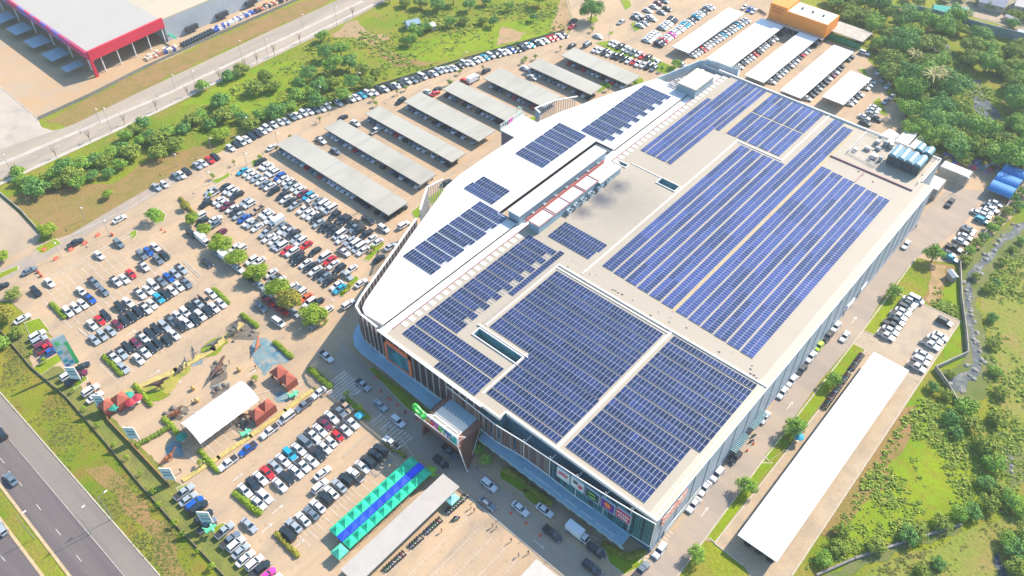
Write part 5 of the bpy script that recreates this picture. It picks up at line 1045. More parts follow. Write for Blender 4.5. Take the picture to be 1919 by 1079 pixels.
cars('in the yard row along the canal wall', 'E', '1782.7,483.5,Cs 1777,474.3,Ks 1788.3,465,Kp 1801,452,Ws 1808.7,443,Ws 1812,435.5,Ku 1816,429,Gs 1840,413,Cu 1844,403,Ws 1833,399,Ws 1848,396,Ws 1858.8,392,Ws 1855,386,Gs 1866,381,Ws', end='bottom')
cars('parked at the tree belt behind the mall', 'S', '1619.8,99,WuE 1646.6,134.4,Ws 1655,148.3,Ss 1664,161,Ws 1670.7,181.6,Ss 1659.6,189,Ss 1640,201.7,WsE 1636,206.7,WsE 1633.4,213.4,SsE 1620,219,WsE 1621.7,230,KsE 1641,221.7,KpE', end='back')
# hedge row on the far kerb
H1 = 'in the kerb row by the hedge'
cars(H1, 'E', '293,350,Ss 308,345,Wh 330,330,Gs 340,327,Ws 350,320,Ks 370,310,Ss 380,305,Ws 393,299,Rs 403,293,Ks')
cars(H1+', middle stretch', 'E', '432,276.3,Ws 442.5,269,Ks 452,265,Wv 463,260.6,Ws 471.7,255,Ku 482,249.6,Kp 491.5,245,Ws 500.8,240,Wu 512,233,Wp 524.5,228.3,Ws 535.5,226,Ss 546.5,219,Gp 556.8,215.7,Ws 568.6,211.7,Wu 579.6,208.6,Ws 590.6,205.5,Gp 602.5,203,Ws 612.7,199,Sp 633,192,Wp 645.8,187.3,Ku 657.6,185,Wu 667.8,181.8,Ws 678,177.9,Cs 690,174,Wu')
cars(H1+', far stretch', 'E', '701,172.5,Ws 711,168,Ku 720.6,166,Ws 731,162,Ku 742.5,160,Ws 752,156,Ks 762,151.7,Wp 773.7,149.6,Gp 782,146.4,Ks 791.5,143,Wv 803,139,Ks 812.3,137,Ws 821.7,133,Su 831,130,Ws 840.4,128.7,Ss 850.8,126.7,Ws 861,122.5,Ks 870.6,118,Wu 881,117.3,Ws 890.4,113,Wp 899.8,110,Ws 909,107,Cs 919.6,103.8,Wu 930,101.7,Ks 940.4,98.5,Wu 949.8,96.5,Ws 959,93.3,Bs 968.5,92,Ks 978,89,Ku 986,85,Wp 994.6,84,Cs 1003,80,Ku 1012,78.7,Ws 1021.7,75.6,Ws 1030,72.5,Rs 1038,70.4,Rs 1048.7,67,Ws 1057,65,Ks')
cars('beside the carport ends', 'E', '510,275.6,WsN 601.7,263,Wp 628.5,282.6,Gs 666,230,Ws 642.6,220,KsN 751,189,KuS 705,244,WpN 803,172.5,Ws 815,174.6,RsN 819.6,167,KsN 871.7,151.7,Rs 888,149.6,WtN 911,132,KsN 985,127.7,Ws 997.7,144.4,Ws 1072,85,KsN 1101,83,GvN 1121,67.5,Ws 1074,38.8,KsS 1072.5,48.8,RsS 1164,40.6,SsS 1279,120.7,Ws')
seg('in the lower of the two island rows', 'S', 1116, 92, 1225, 127.5, 'Ws Ws Ku Ws Ks Ku Ks Ws Rs Wp Ws Ku Gs')
seg('in the upper of the two island rows', 'S', 1146, 80, 1231, 116, 'Ws Ws Kp Ws Ss Gs Ws Rs Kp Ws Ws')
cars('in the sparse far lot at the top', 'E', '1191,32.5,Gs 1196,27,Ws 1207.5,38.7,Ku 1219,31,Ws 1222.6,35,Ws 1207,43,Ss 1200,47.5,Ws 1214,19,Ws 1226,12,Ws 1234,5.5,Ms 1240,22.5,Ss 1250,16,Ks 1245,1,Ss')
seg('in the left far column by the white canopies', 'E', 1212.6, 75, 1262, 36, 'Ws Ws Ws Ws Ws . . Ss Ws Ws Ws Ku Ku')
seg('in the second far column by the white canopies', 'E', 1234, 82.5, 1331, 12, 'Ku Ks Rs Ws Ws Ps Ws Ws Ws Ws Cs Cs Ws Ks . Cs Ws Ws Ks . Ss Ws')
seg('peeking out beside the leftmost white canopy', 'E', 1297, 103, 1398, 37, 'Ws Ws Ss Rs Ws Ws Ws Ss Ws Ws Cs Ws Ss Ws Ws Cs Ws Ss Ws', .6)
seg('peeking out beside the second white canopy', 'E', 1384, 123, 1470, 54, 'Ws Ks Ws Ss Ws Rs Ks Ws Ss Ws Ks Ws Ws . Ks . Bp', .5)
seg('peeking out beside the middle white canopy', 'E', 1444, 152, 1527, 78, 'Ws Ks Ws Ss Ws Ks Ws Ss Ws Ks Rs Ws Ss . Ks Ws', .5)
seg('peeking out beside the fourth white canopy', 'E', 1512, 183, 1592, 104, 'Ws Ks Ks Ss Ks Ks Ws Ms Ws Ks Ks . Ks Ks', .5)
seg('peeking out beside the shortest white canopy', 'E', 1590, 193, 1632, 152, 'Ws Ws Ks Ws . Ws Ws Ws', .6)
cars('behind the leftmost white canopy', 'S', '1395.7,12.5,Ws 1405,17,Bs 1413,20.3,Ws 1444,32,Cs')
# cars in the shade of the carports
SHC = 'W W W S K G W S G K W S W R W K S G'.split()
for k, (x0, y0, x1, y1) in enumerate(CPR):
    rnd = random.Random(50+k); x = x0+1.6; i = 0
    while x < x1-1.4:
        i += 1
        if rnd.random() > .1: CARS.append([x, y0+1.9, heading('S')+rnd.uniform(-.04, .04), rnd.choice('sssuuvp'), rnd.choice(SHC), 'in front shade of the %s carport' % ['nearest beige', 'second beige', 'third beige', 'fourth beige', 'fifth beige', 'sixth beige', 'seventh beige', 'farthest beige'][k], i, .62, 'left'])
        if rnd.random() > .5: CARS.append([x, y1-2.2, heading('N'), rnd.choice('ssup'), rnd.choice(SHC), 'x', i, .0, 'left'])
        x += 2.5
x0, y0, x1, y1 = LC
for k in range(3): CARS.append([x0+2.5+k*3, y0+3.5, heading('S'), 's', 'K', 'under the near end of the long white canopy', k+1, .0, 'left'])
for c in CARS: c.append(c[7]/math.sqrt(c[0]**2+c[1]**2+H*H))
order = sorted(range(len(CARS)), key=lambda i: -CARS[i][9]); top = set(order[:300])
seen = set(); far = MB()
FM = [PNT[k] for k in PAINT]+[GLASS, BED, BOXW, TYRE]; FI = {k: i for i, k in enumerate(PAINT)}
FM_ = [None]
for i, (x, y, rz, ty, co, desc, n, pr, end, sc) in enumerate(CARS):
    if i in top:
        nm = '%s %s' % (PAINT[co][0], TYN[ty]); lb = '%s %s, %s from the %s %s' % (PAINT[co][0], TYN[ty], ORD[n-1] if n <= 40 else 'last', end, desc)
        lb = ' '.join(lb.split()[:16])
        if lb in seen: lb = 'another '+lb; lb = ' '.join(lb.split()[:16])
        seen.add(lb); car_obj(ty, co, (x, y, .09), rz, lb)
    else:
        b_, gl, ex, em, ws, hl, tl = PARTS[ty]; ca, sa = math.cos(rz), math.sin(rz)
        for src, mi in ((b_, FI[co]), (gl, len(PAINT)), (ex, len(PAINT)+(1 if em is BED else 2)), *[(w_, len(PAINT)+3) for w_ in ws]):
            k = len(far.v); far.v += [(x+a*ca-c*sa, y+a*sa+c*ca, z+.09) for a, c, z in src.v]; far.f += [tuple(k+q for q in f) for f in src.f]; far.m += [mi]*len(src.f)
tag(far.build('distant_cars', FM), 'hundreds of farther cars packed in the carports and back parking lots', 'cars', kind='stuff')
# ============================================================ MOTORBIKES
def bike_mesh(col):
    b_ = MB()
    for x in (-.62, .62): b_.tube((x, -.05, .29), (x, .05, .29), .29, n=10, m=1)
    b_.loft([[(-.75,-.1,.55),(-.75,.1,.55),(-.75,.1,.75),(-.75,-.1,.75)],[(-.3,-.17,.35),(-.3,.17,.35),(-.3,.17,.82),(-.3,-.17,.82)],[(.15,-.12,.3),(.15,.12,.3),(.15,.12,.55),(.15,-.12,.55)],[(.5,-.16,.35),(.5,.16,.35),(.5,.12,.95),(.5,-.12,.95)]], 0)
    b_.box(-.72, -.13, .76, .05, .13, .86, 1); b_.tube((.62, 0, .29), (.45, 0, 1.02), .04, n=5, m=1); b_.tube((.42, -.34, 1.05), (.42, .34, 1.05), .03, n=5, m=1); b_.box(.48, -.1, .85, .62, .1, 1.0, 2)
    return b_.mesh('motorbike', [col, TYRE, LAMP])
BK = [bike_mesh(mat('bike_'+n, c, .35)) for n, c in (('red', (.4,.03,.03)), ('dark', (.05,.06,.08)), ('white', (.6,.6,.6)), ('blue', (.04,.12,.35)), ('green', (.05,.25,.12)))]
def bikes(p, q, n, desc, grp, rz, skip=()):
    a = at(*p); b_ = at(*q); rnd = random.Random(n*3)
    for i in range(n):
        if i in skip: continue
        c = a.lerp(b_, i/max(1, n-1)); k = rnd.randrange(5); o = bpy.data.objects.new('motorbike', BK[k]); C.objects.link(o); o.location = (c.x, c.y, .11); o.rotation_euler = (0, 0, rz+rnd.uniform(-.15, .15))
        tag(o, '%s motorbike, %s from the %s' % (['red', 'dark', 'white', 'blue', 'green'][k], ORD[i], desc), 'motorbike', grp)
bikes((1614,666), (1543,766), 36, 'far end of the row beside the long canopy', 'motorbikes in the row beside the long canopy', R(12), (11, 12, 20))
bikes((873,930), (724,1068), 34, 'tent end of the row along the walkway roof', 'motorbikes along the walkway roof', R(8), (9, 10, 18, 24, 25))
bikes((1412,818), (1408,828), 2, 'lone pair near the palm shrub, beside the long canopy', 'motorbikes near the long canopy', R(60))
bikes((1490,812), (1504,796), 5, 'lower end of the small group by the blue umbrella', 'motorbikes by the blue umbrella', R(10))
bikes((853,975), (856,971), 2, 'pair standing in the marked yard', 'motorbikes in the marked yard', R(40))
bikes((1422,21), (1434,29), 6, 'left of the group beside the orange shop', 'motorbikes by the orange shop', R(70))
# ============================================================ PEOPLE
def person_mesh(shirt, trousers, pose=0):
    me = bpy.data.meshes.new('person'); sw = .16 if pose else .05
    V = [(0,0,.95),(0,0,1.18),(0,0,1.38),(0,0,1.50),(0,.01,1.63),(0,0,1.74), (-.10,0,.88),(-.11,sw,.50),(-.11,-sw*.4,.08),(-.11,.12-sw*.4,.04), (.10,0,.88),(.11,-sw*.6,.50),(.11,-sw*1.6,.08),(.11,.12-sw*1.6,.04), (-.19,0,1.40),(-.25,-sw,1.14),(-.25,.06-sw,.90),(.19,0,1.40),(.25,sw,1.14),(.25,.08+sw,.90)]
    E = [(0,1),(1,2),(2,3),(3,4),(4,5),(0,6),(6,7),(7,8),(8,9),(0,10),(10,11),(11,12),(12,13),(2,14),(14,15),(15,16),(2,17),(17,18),(18,19)]
    me.from_pydata(V, E, []); o = bpy.data.objects.new('tmp', me); C.objects.link(o); md = o.modifiers.new('s', 'SKIN'); rad = [.15,.13,.15,.06,.10,.085,.10,.07,.045,.04,.10,.07,.045,.04,.06,.045,.035,.06,.045,.035]
    for i, r_ in enumerate(rad): me.skin_vertices[0].data[i].radius = (r_, r_*.85)
    me.skin_vertices[0].data[0].use_root = True
    s2 = o.modifiers.new('u', 'SUBSURF'); s2.levels = 1; bpy.context.view_layer.update()
    m2 = bpy.data.meshes.new_from_object(o.evaluated_get(bpy.context.evaluated_depsgraph_get())); bpy.data.objects.remove(o)
    m2.materials.clear()
    for mm in (mat('skin', (.35,.20,.13), .6), shirt, trousers, mat('hair_black', (.01,.01,.01), .5)): m2.materials.append(mm)
    for p in m2.polygons:
        c = p.center; p.material_index = 3 if c.z > 1.66 or (c.z > 1.56 and c.y < -.02) else (0 if c.z > 1.46 or (abs(c.x) > .2 and c.z < 1.2) else (1 if c.z > .93 else (2 if c.z > .09 else 3))); p.use_smooth = True
    return m2
SH = [('white', (.7,.7,.7)), ('red', (.55,.04,.04)), ('dark', (.04,.05,.07)), ('blue', (.06,.15,.4)), ('yellow', (.7,.5,.08))]
PMs = [person_mesh(mat('shirt_'+n, c, .8), mat('trousers_dark', (.03,.04,.07), .8), i % 2) for i, (n, c) in enumerate(SH)]
for k, (px, py, s_, rz, lb) in enumerate(((870,941,0,1,'on the sand coloured yard nearest the aqua tent'), (883,953,4,2,'in the marked yard, second from the aqua tent'), (889,959,1,.5,'in the marked yard, right of the second figure from the tent'), (923,988,1,3,'left of the pair near the yard kerb'), (930,991,2,2,'right of the pair near the yard kerb'), (958,1015,2,1,'alone near the kerb of the marked yard'),
    (972,1042,3,2,'left figure near the pale grey roof corner'), (990,1038,2,1,'right figure near the pale grey roof corner'), (828,997,1,0,'walking alone in the middle of the marked yard'), (670,400,2,1,'walking beside the nearest carport'), (664.5,744,0,2,'on the upper zebra crossing'), (728,809,1,1,'on the lower zebra crossing'), (895,879,2,2,'under the facade beside the entrance portal'),
    (480,691,1,1,'inside the dinosaur park near the pond'), (431,682,2,0,'in the middle of the dinosaur park'), (407,805,0,1,'behind the white event tent'), (754,484,2,1,'at the kerb by the west wing'), (546,726,2,0,'beside the rear red pavilion'), (362,757,4,1,'by the round yellow stand in the park'), (760,775,1,2,'standing near the barriers by the portal'), (1563,480,2,1,'on the lane beside the right hand wall'), (1715,428,2,1,'beside the loading ramp at the rear right'), (1188,52,2,2,'at the back lane near the far lot'), (866,936,4,1,'beside the aqua tent'), (340,885,2,1,'beside the water playground display'), (1010,895,0,1,'under the awning edge by the oval lawn'))):
    p = at(px, py); o = bpy.data.objects.new('person', PMs[s_]); C.objects.link(o); o.location = (p.x, p.y, .1); o.rotation_euler = (0, 0, rz); tag(o, 'person in %s shirt %s' % (SH[s_][0], lb), 'person')
# ============================================================ VEGETATION
def leaf_mat(name, c1, c2, c3):
    m, t, b = nodes_mat(name, 0.7, 0.25)
    a = t.nodes.new('ShaderNodeAttribute'); a.attribute_name = 'tint'
    c = ramp(t, a.outputs['Fac'], [(0.0, c1), (0.55, c2), (1.0, c3)])
    c = mixc(t, c, noise_n(t, 0.8, 3), 0.25, 'OVERLAY')
    t.links.new(c, b.inputs['Base Color']); b.inputs['Subsurface Weight'].default_value = 0.0
    return m
L_DARK = leaf_mat('leaf_dark', (0.07, 0.20, 0.05), (0.15, 0.32, 0.06), (0.29, 0.44, 0.08))
L_MID = leaf_mat('leaf_mid', (0.10, 0.25, 0.035), (0.22, 0.39, 0.045), (0.38, 0.50, 0.065))
L_LIME = leaf_mat('leaf_lime', (0.16, 0.26, 0.02), (0.28, 0.40, 0.025), (0.42, 0.50, 0.05))
L_YEL = leaf_mat('leaf_yellow', (0.20, 0.20, 0.03), (0.36, 0.33, 0.04), (0.48, 0.42, 0.06))
L_SCRUB = leaf_mat('leaf_scrub', (0.12, 0.22, 0.02), (0.22, 0.30, 0.03), (0.32, 0.33, 0.055))
BARK = mat('bark', (.13, .10, .07), .9, var=.3, scale=2)
def leaf_cloud(blobs, n, size, seed, flat=.35, lo=.55):
    rnd = random.Random(seed); v = []; f = []; tint = []
    tot = sum(b_[3]**2 for b_ in blobs)
    for (cx, cy, cz, r, sq) in blobs:
        k_ = max(6, int(n*r*r/tot)); bt = rnd.uniform(-.18, .18)
        for _ in range(k_):
            z = rnd.uniform(-.75, 1); a = rnd.uniform(0, 2*math.pi); q = math.sqrt(max(0, 1-z*z)); rr = r*(lo+(1.08-lo)*rnd.random()**.6)
            d = Vector((q*math.cos(a), q*math.sin(a), z)); p = Vector((cx, cy, cz))+Vector((d.x*rr, d.y*rr, d.z*rr*sq))
            nn = (d+Vector((rnd.uniform(-.7, .7), rnd.uniform(-.7, .7), rnd.uniform(-.3, .9)))).normalized()
            u = nn.orthogonal().normalized(); w = nn.cross(u); th = rnd.uniform(0, 3.14); u, w = u*math.cos(th)+w*math.sin(th), w*math.cos(th)-u*math.sin(th)
            s_ = size*rnd.uniform(.6, 1.3); k = len(v)
            v += [tuple(p+u*s_*.5), tuple(p+w*s_*.35+nn*s_*.08), tuple(p-u*s_*.5), tuple(p-w*s_*.35+nn*s_*.08)]; f.append((k, k+1, k+2, k+3))
            tint.append(min(1, max(0, .45+bt+rnd.uniform(-.35, .35))))
    return v, f, tint
def cloud_mesh(name, blobs, n, size, seed, m, lo=.55):
    v, f, ti = leaf_cloud(blobs, n, size, seed, lo=lo); me = bpy.data.meshes.new(name); me.from_pydata(v, [], f); me.materials.append(m)
    a = me.attributes.new('tint', 'FLOAT', 'FACE'); a.data.foreach_set('value', ti); me.update(); return me
def trunk_mesh(name, h, r, blobs, seed):
    b_ = MB(); rnd = random.Random(seed); top = (rnd.uniform(-.1, .1)*h, rnd.uniform(-.1, .1)*h, h*.62); b_.tube((0, 0, 0), (top[0]*.5, top[1]*.5, h*.35), r, r*.75, 7); b_.tube((top[0]*.5, top[1]*.5, h*.35), top, r*.75, r*.4, 7)
    for (cx, cy, cz, rr, sq) in blobs[:7]: b_.tube((top[0]*.6, top[1]*.6, h*.38), (cx, cy, cz), r*.4, r*.12, 5)
    return b_.mesh(name, BARK)
TM = {}
def tree_kind(key, m, h, spread, nb, n, leaf, seed, sq=.75, lo=.5):
    rnd = random.Random(seed); bl = [(0, 0, h*.72, spread*.55, sq)]
    for i in range(nb):
        a = i/nb*2*math.pi+rnd.uniform(-.4, .4); d = spread*rnd.uniform(.4, .72); bl.append((math.cos(a)*d, math.sin(a)*d, h*rnd.uniform(.48, .82), spread*rnd.uniform(.26, .46), sq*rnd.uniform(.8, 1.1)))
    TM[key] = (cloud_mesh('crown', bl, n, leaf, seed, m, lo), trunk_mesh('trunk', h, h*.035+.05, bl, seed))
L_OLIVE = leaf_mat('leaf_olive', (0.12, 0.20, 0.03), (0.24, 0.31, 0.04), (0.38, 0.42, 0.06))
for i in range(6): tree_kind('F%d' % i, [L_DARK, L_MID, L_DARK, L_MID, L_OLIVE, L_SCRUB][i], [9, 8, 7, 9, 6, 5.5][i], [5.6, 5.0, 4.6, 5.4, 4.6, 4.4][i], 12, 2800, .6, 10+i)
for i in range(3): tree_kind('B%d' % i, [L_MID, L_DARK, L_OLIVE][i], 3.4, 3.0, 8, 1300, .46, 20+i, .8)
for i in range(3): tree_kind('R%d' % i, [L_LIME, L_LIME, L_YEL][i], 5.4, 4.1, 9, 3800, .46, 30+i, .62, .45)
for i in range(2): tree_kind('S%d' % i, [L_LIME, L_MID][i], 3.4, 1.25, 5, 340, .32, 40+i, .8)
tree_kind('Y0', L_YEL, 3.6, 1.2, 5, 200, .30, 47, .8); tree_kind('O0', L_MID, 5.0, 3.0, 8, 1500, .42, 48, .7); tree_kind('BIG', L_DARK, 9.5, 7.0, 12, 4200, .6, 49, .5, .3)
def tree(key, px, py, s_, label, grp, name='tree', cat='tree', z=.05, world=None):
    p = Vector((world[0], world[1], 0)) if world else at(px, py); r = thing(name, label, cat, (p.x, p.y, z), grp, random.Random(px*3+py).uniform(0, 6.28)); r.scale = (s_, s_, s_*random.Random(px).uniform(.9, 1.12))
    for nm, me in zip(('crown', 'trunk'), TM[key]): o = bpy.data.objects.new(nm, me); C.objects.link(o); o.parent = r
    return r
# round lime trees in the lot (pixel of the trunk foot)
for k, (px, py, s_, ky, lb) in enumerate(((362,418,.62,'R0','smallest round tree at the top of the hedge line'),(388,440,.72,'R1','second round lime tree from the top of the hedge line'),(418,470,1.0,'R0','third round lime tree, over the silver sedan'),(449,495,1.02,'R1','fourth round lime tree, casting a round shadow'),(484,523,.98,'R0','fifth round yellow green tree above the dark car'),(527,555,1.08,'R1','lime round tree left of the yellowish one'),(549,577,1.12,'R2','yellowish round tree beside the red pickups'),(590,602,1.12,'R0','lowest round lime tree near the mall corner'),(350,392,.5,'R2','little yellow shrub tree at the lane corner'))):
    tree(ky, px, py, s_, lb, 'round trees between the open rows')
tree('BIG', 1107, 38, .95, 'large dark spreading tree on the round island at the top', None)
tree('O0', 292, 414, 1.0, 'bushy tree on the round planted island', None)
for k, (px, py, s_, ky, lb) in enumerate(((1745,490,1.15,'O0','lone dark green tree casting shadow beside the yard'),(1673,556,.95,'O0','bushy tree at the kerb above the small east lot'),(1556,722,.95,'O0','tree on the grass strip right of the road'),(1483,812,1.15,'O0','yellow green tree beside the blue umbrella'),(1395,920,.95,'O0','bright green tree on the verge by the canopy corner'),(1303,1046,.85,'O0','round green bush tree at the bottom of the road verge'))): tree(ky, px, py, s_, lb, 'trees on the verge right of the road')
# forest belt top right
FB = []
rnd = random.Random(77)
for px, py in ((1660,30),(1690,45),(1635,60),(1665,70),(1700,75),(1725,60),(1650,95),(1680,100),(1715,100),(1745,90),(1640,15),(1610,5),(1590,25),(1662,125),(1690,130),(1720,130),(1750,125),(1672,155),(1700,160),(1732,160),(1765,150),(1690,185),(1716,190),(1748,185),(1780,180),(1700,215),(1727,218),(1758,215),(1790,215),(1715,245),(1742,245),(1770,245),(1800,245),(1822,265),(1792,275),(1765,265),(1735,270),(1835,290),(1808,300),(1780,292),(1860,305),(1885,320),(1910,310),(1875,285),(1760,60),(1785,45),
    (1815,100),(1840,95),(1862,110),(1885,105),(1910,100),(1815,125),(1845,130),(1870,140),(1900,130),(1830,75),(1800,60),(1895,190),(1910,215),(1880,215),(1900,245),(1915,270),(1895,280),(1905,165),(1620,40),(1560,5),(1580,-5),(1919,150),(1850,240),(1835,200+60)):
    FB.append((px, py))
FB = [q for q in FB if not (1800 < q[0] < 1890 and 150 < q[1] < 245)]
for k, (px, py) in enumerate(FB):
    tree('F%d' % rnd.choice([0,1,2,3,4,4,5]), px+rnd.uniform(-5, 5), py+rnd.uniform(-4, 6), rnd.uniform(.75, 1.25), 'broad leaved tree of the upper right belt', 'trees of the dense belt at the upper right', 'forest_tree')
for k in range(95):
    a, c = random.Random(900+k).choice(FB), random.Random(990+k); tree('F%d' % c.choice([1,3,4,4,5]), a[0]+c.uniform(-16, 16), a[1]+c.uniform(-10, 16), c.uniform(.55, .9), 'broad leaved tree of the upper right belt', 'trees of the dense belt at the upper right', 'forest_tree')
# trees of the middle field
for k, (px, py, s_) in enumerate(((612,112,.7),(640,105,.8),(655,130,.85),(625,140,.85),(680,140,.75),(690,165,.8),(660,165,.7),(645,190,.7),(600,175,.8),(605,78,.6),(790,15,.8),(760,12,.7),(820,20,.75),(850,8,.8),(880,20,.7),(845,50,.6),(870,45,.6),(905,45,.5),(925,50,.5),(780,70,.75),(800,60,.6),(770,85,.6),(500,155,.8),(515,170,.8),(580,90+60,.7),(730,5,.7),(910,10,.6),(1010,12,.7),(705,145,.6),(625,165,.7),(1000,40,.4),(955,20,.5),(565,165,.6),(590,200-20,.6))):
    tree('F%d' % (k % 6), px, py, s_, 'bushy tree in the overgrown field', 'trees of the overgrown middle field', 'field_tree')
# bush line along the public road
bl_ = [(40,345),(60,352),(85,340),(105,335),(125,325),(140,340),(160,315),(180,305),(200,310),(215,295),(235,285),(250,295),(265,270),(285,262),(300,272),(320,255),(270,240),(255,250),(240,262),(345,250),(360,235),(375,228),(395,240),(420,225),(440,215),(455,228),(470,240),(490,225),(430,150),(455,140),(380,170),(415,200),(505,215),(35,330),(75,365),(110,352),(150,350),(175,335),(300,295),(230,315),(205,330),(330,280),(545,205),(520,220),(480,175),(560,190),(595,200),(620,190)]
for k, (px, py) in enumerate(bl_):
    tree('B%d' % (k % 3), px, py, rnd.uniform(.85, 1.5), 'dark bush below the public road', 'bushes below the public road', 'bush', 'bush')
for k, (px, py, s_, ky) in enumerate(((418,262,.9,'R0'),(205,370,.55,'R1'),(95,441,.75,'R0'),(5,490,.7,'R0'),(28,558,.9,'B2'),(15,600,.9,'R2'),(35,628,.8,'B2'),(8,650,.9,'B0'))): tree(ky, px, py, s_, 'bright young tree at the lot edge', 'bright young trees at the lot edges', 'young_tree')
# canal side trees
for k, (px, py, s_) in enumerate(((1905,390,1.1),(1885,402,1.1),(1870,420,1.1),(1855,432,1.1),(1840,450,1.0),(1828,462,1.0),(1815,475,1.0),(1808,492,1.1),(1895,375,1.1),(1915,365,1.2),(1820,522,.8),(1845,545,1.1),(1855,535,.9),(1870,495,.8),(1890,470,.7),(1905,455,.8),(1850,600,.9),(1852,650,.9),(1858,700,1.0),(1866,740,1.1),(1780,790,1.3),(1805,770,1.6),(1815,800,1.5),(1860,790,1.2),(1790,815,1.1),(1850,850,1.5),(1835,835,1.2),(1855,875,1.5),(1845,910,1.2),(1870,925,1.2),(1885,940,1.3),(1850,950,1.2),(1820,965,1.2),(1795,970,1.1),(1760,985,1.2),(1720,1000,1.1),(1700,1010,1.3),(1640,1030,1.1),(1570,1030,1.1),(1540,1050,1.1),(1900,1040,1.6),(1919,1010,1.5),(1885,1020,1.2),(1725,1070,.9),(1755,1060,.9),(1910,960,1.2),(1905,1070,1.5),(1770,745,1.0),(1745,730,.9),(1575,1000,1.0),(1780,705,.7))):
    tree(['B0','B2','B2'][k % 3] if k % 4 else 'B1', px+(6 if k in (10,11,12,13,14,15,16,17,18,19) else 0), py, s_*.72, 'leafy bank bush by the stream', 'bushes along the stream and ditch', 'bank_bush', 'bush')
# verge trees by the boundary fence
for k, (px, py) in enumerate(((140,735),(160,770),(185,800),(215,835),(240,862),(265,890),(290,925),(300,950),(330,985),(345,1005),(372,1035),(400,1065),(85,680),(60,665))): tree('S0', px, py, rnd.uniform(.5, .8), 'thin sapling on the verge', 'saplings on the verge', 'sapling')
for k, (px, py) in enumerate(((488,300),(440,310),(400,335),(395,372),(600,190+40),(700,190),(705,200),(745,178),(845,130+30),(862,140),(905,133),(1003,112),(985,115),(1050,95),(842,160),(640,235),(520,285),(760,170),(980,60+60),(545,262))): tree(['S0','Y0','S1'][k % 3], px, py, .85, 'small street tree by the carports', 'small street trees at the carport heads', 'street_tree')
for k, (px, py, ky) in enumerate(((700,470,'S0'),(730,400,'S1'),(800,400,'S1'),(830,375,'S0'),(915,320,'Y0'),(1015,240,'Y0'),(1140,170,'S1'),(1190,162,'S1'),(1265,128,'O0'),(1240,135,'S1'),(1222,120,'S1'),(650,745,'S0'),(675,770,'S0'),(378,872,'S0'),(480,705+10,'S0'),(655,545,'Y0'),(610,608,'Y0'),(1110,60,'S0'))): tree(ky, px, py, .9, 'small tree on a planted island', 'small ornamental trees on the islands', 'ornamental_tree')
# bare roadside trees
def bare(seed):
    b_ = MB(); r_ = random.Random(seed); b_.tube((0,0,0), (.1,.1,2.2), .13, .09, 6)
    for i in range(9):
        a = i*.7; q = (math.cos(a)*r_.uniform(.5, 1.1), math.sin(a)*r_.uniform(.5, 1.1), r_.uniform(3.2, 4.6)); b_.tube((.1,.1,r_.uniform(1.4, 2.3)), q, .06, .03, 4)
        for j in range(3): b_.tube(q, (q[0]+r_.uniform(-.5, .5), q[1]+r_.uniform(-.5, .5), q[2]+r_.uniform(.3, .9)), .03, .012, 3)
    return b_.mesh('bare_tree', mat('bare_bark', (.22,.15,.10), .9, var=.2))
BT_ = [bare(1), bare(2)]
for k, (px, py) in enumerate(((33,328),(106,295),(170,265),(235,233),(295,207),(353,180),(412,150),(460,127),(662,32),(563,80),(515,103),(483,118))):
    p = at(px, py); o = bpy.data.objects.new('bare_tree', BT_[k % 2]); C.objects.link(o); o.location = (p.x, p.y, .05); o.rotation_euler = (0, 0, k); tag(o, '%s bare street tree from the left along the public road kerb' % (ORD[[0,1,2,3,4,5,6,7,11,10,9,8][k]]), 'tree', 'bare trees along the public road')
# palms
def palm_mesh(seed, n=26, L=3.4):
    r_ = random.Random(seed); v = []; f = []; ti = []
    for i in range(n):
        a = i/n*6.28+r_.uniform(-.15, .15); el = r_.uniform(.1, 1.0); pts = []
        for j in range(6):
            t_ = j/5; pts.append(Vector((math.cos(a)*L*t_*math.cos(el*.6), math.sin(a)*L*t_*math.cos(el*.6), math.sin(el)*L*t_*.7-1.1*t_*t_)))
        sd = Vector((-math.sin(a), math.cos(a), 0))
        for j in range(5):
            w0 = .30*(1-abs(j/5-.4)); w1 = .30*(1-abs((j+1)/5-.4)) if j < 4 else .03; k = len(v)
            v += [tuple(pts[j]-sd*w0), tuple(pts[j]+sd*w0), tuple(pts[j+1]+sd*w1), tuple(pts[j+1]-sd*w1)]; f.append((k, k+1, k+2, k+3)); ti.append(r_.random())
    me = bpy.data.meshes.new('fronds'); me.from_pydata(v, [], f); a_ = me.attributes.new('tint', 'FLOAT', 'FACE'); a_.data.foreach_set('value', ti); return me
def palm(px, py, s_, m, label, h=5, grp=None, L=3.4):
    p = at(px, py); r = thing('palm_tree', label, 'palm', (p.x, p.y, .05), grp); r.scale = (s_,)*3; me = palm_mesh(int(px), L=L); me.materials.append(m); o = bpy.data.objects.new('fronds', me); C.objects.link(o); o.parent = r; o.location = (0, 0, h)
    b_ = MB(); b_.tube((0,0,0), (.1,.05,h), .22, .16, 7); b_.build('trunk', BARK, r, local=True)
L_PALM = leaf_mat('leaf_palm', (.10,.13,.03), (.20,.20,.06), (.36,.30,.12))
for px, py, s_, lb in ((1728,190,1.5,'biggest grey green palm in the dense belt'),(1745,165,1.1,'palm behind the biggest one in the dense belt'),(1755,170,1.0,'brownish palm right of the biggest one'),(1700,135,1.1,'palm in the upper middle of the dense belt'),(1680,50,1.0,'palm near the top of the dense belt')): palm(px, py, s_, L_PALM, lb, 8)
palm(808, 892, .62, leaf_mat('leaf_palm_bright', (.10,.35,.01),(.20,.48,.02),(.35,.6,.05)), 'bright green small palm at the end of the market tents', 3.0)
for px, py, s_, lb in ((898,845,.8,'leafy palm shrub beside the portal leg'),(910,865,.8,'second palm shrub beside the portal leg')): palm(px, py, s_, L_MID, lb, 1.6, L=2.6)
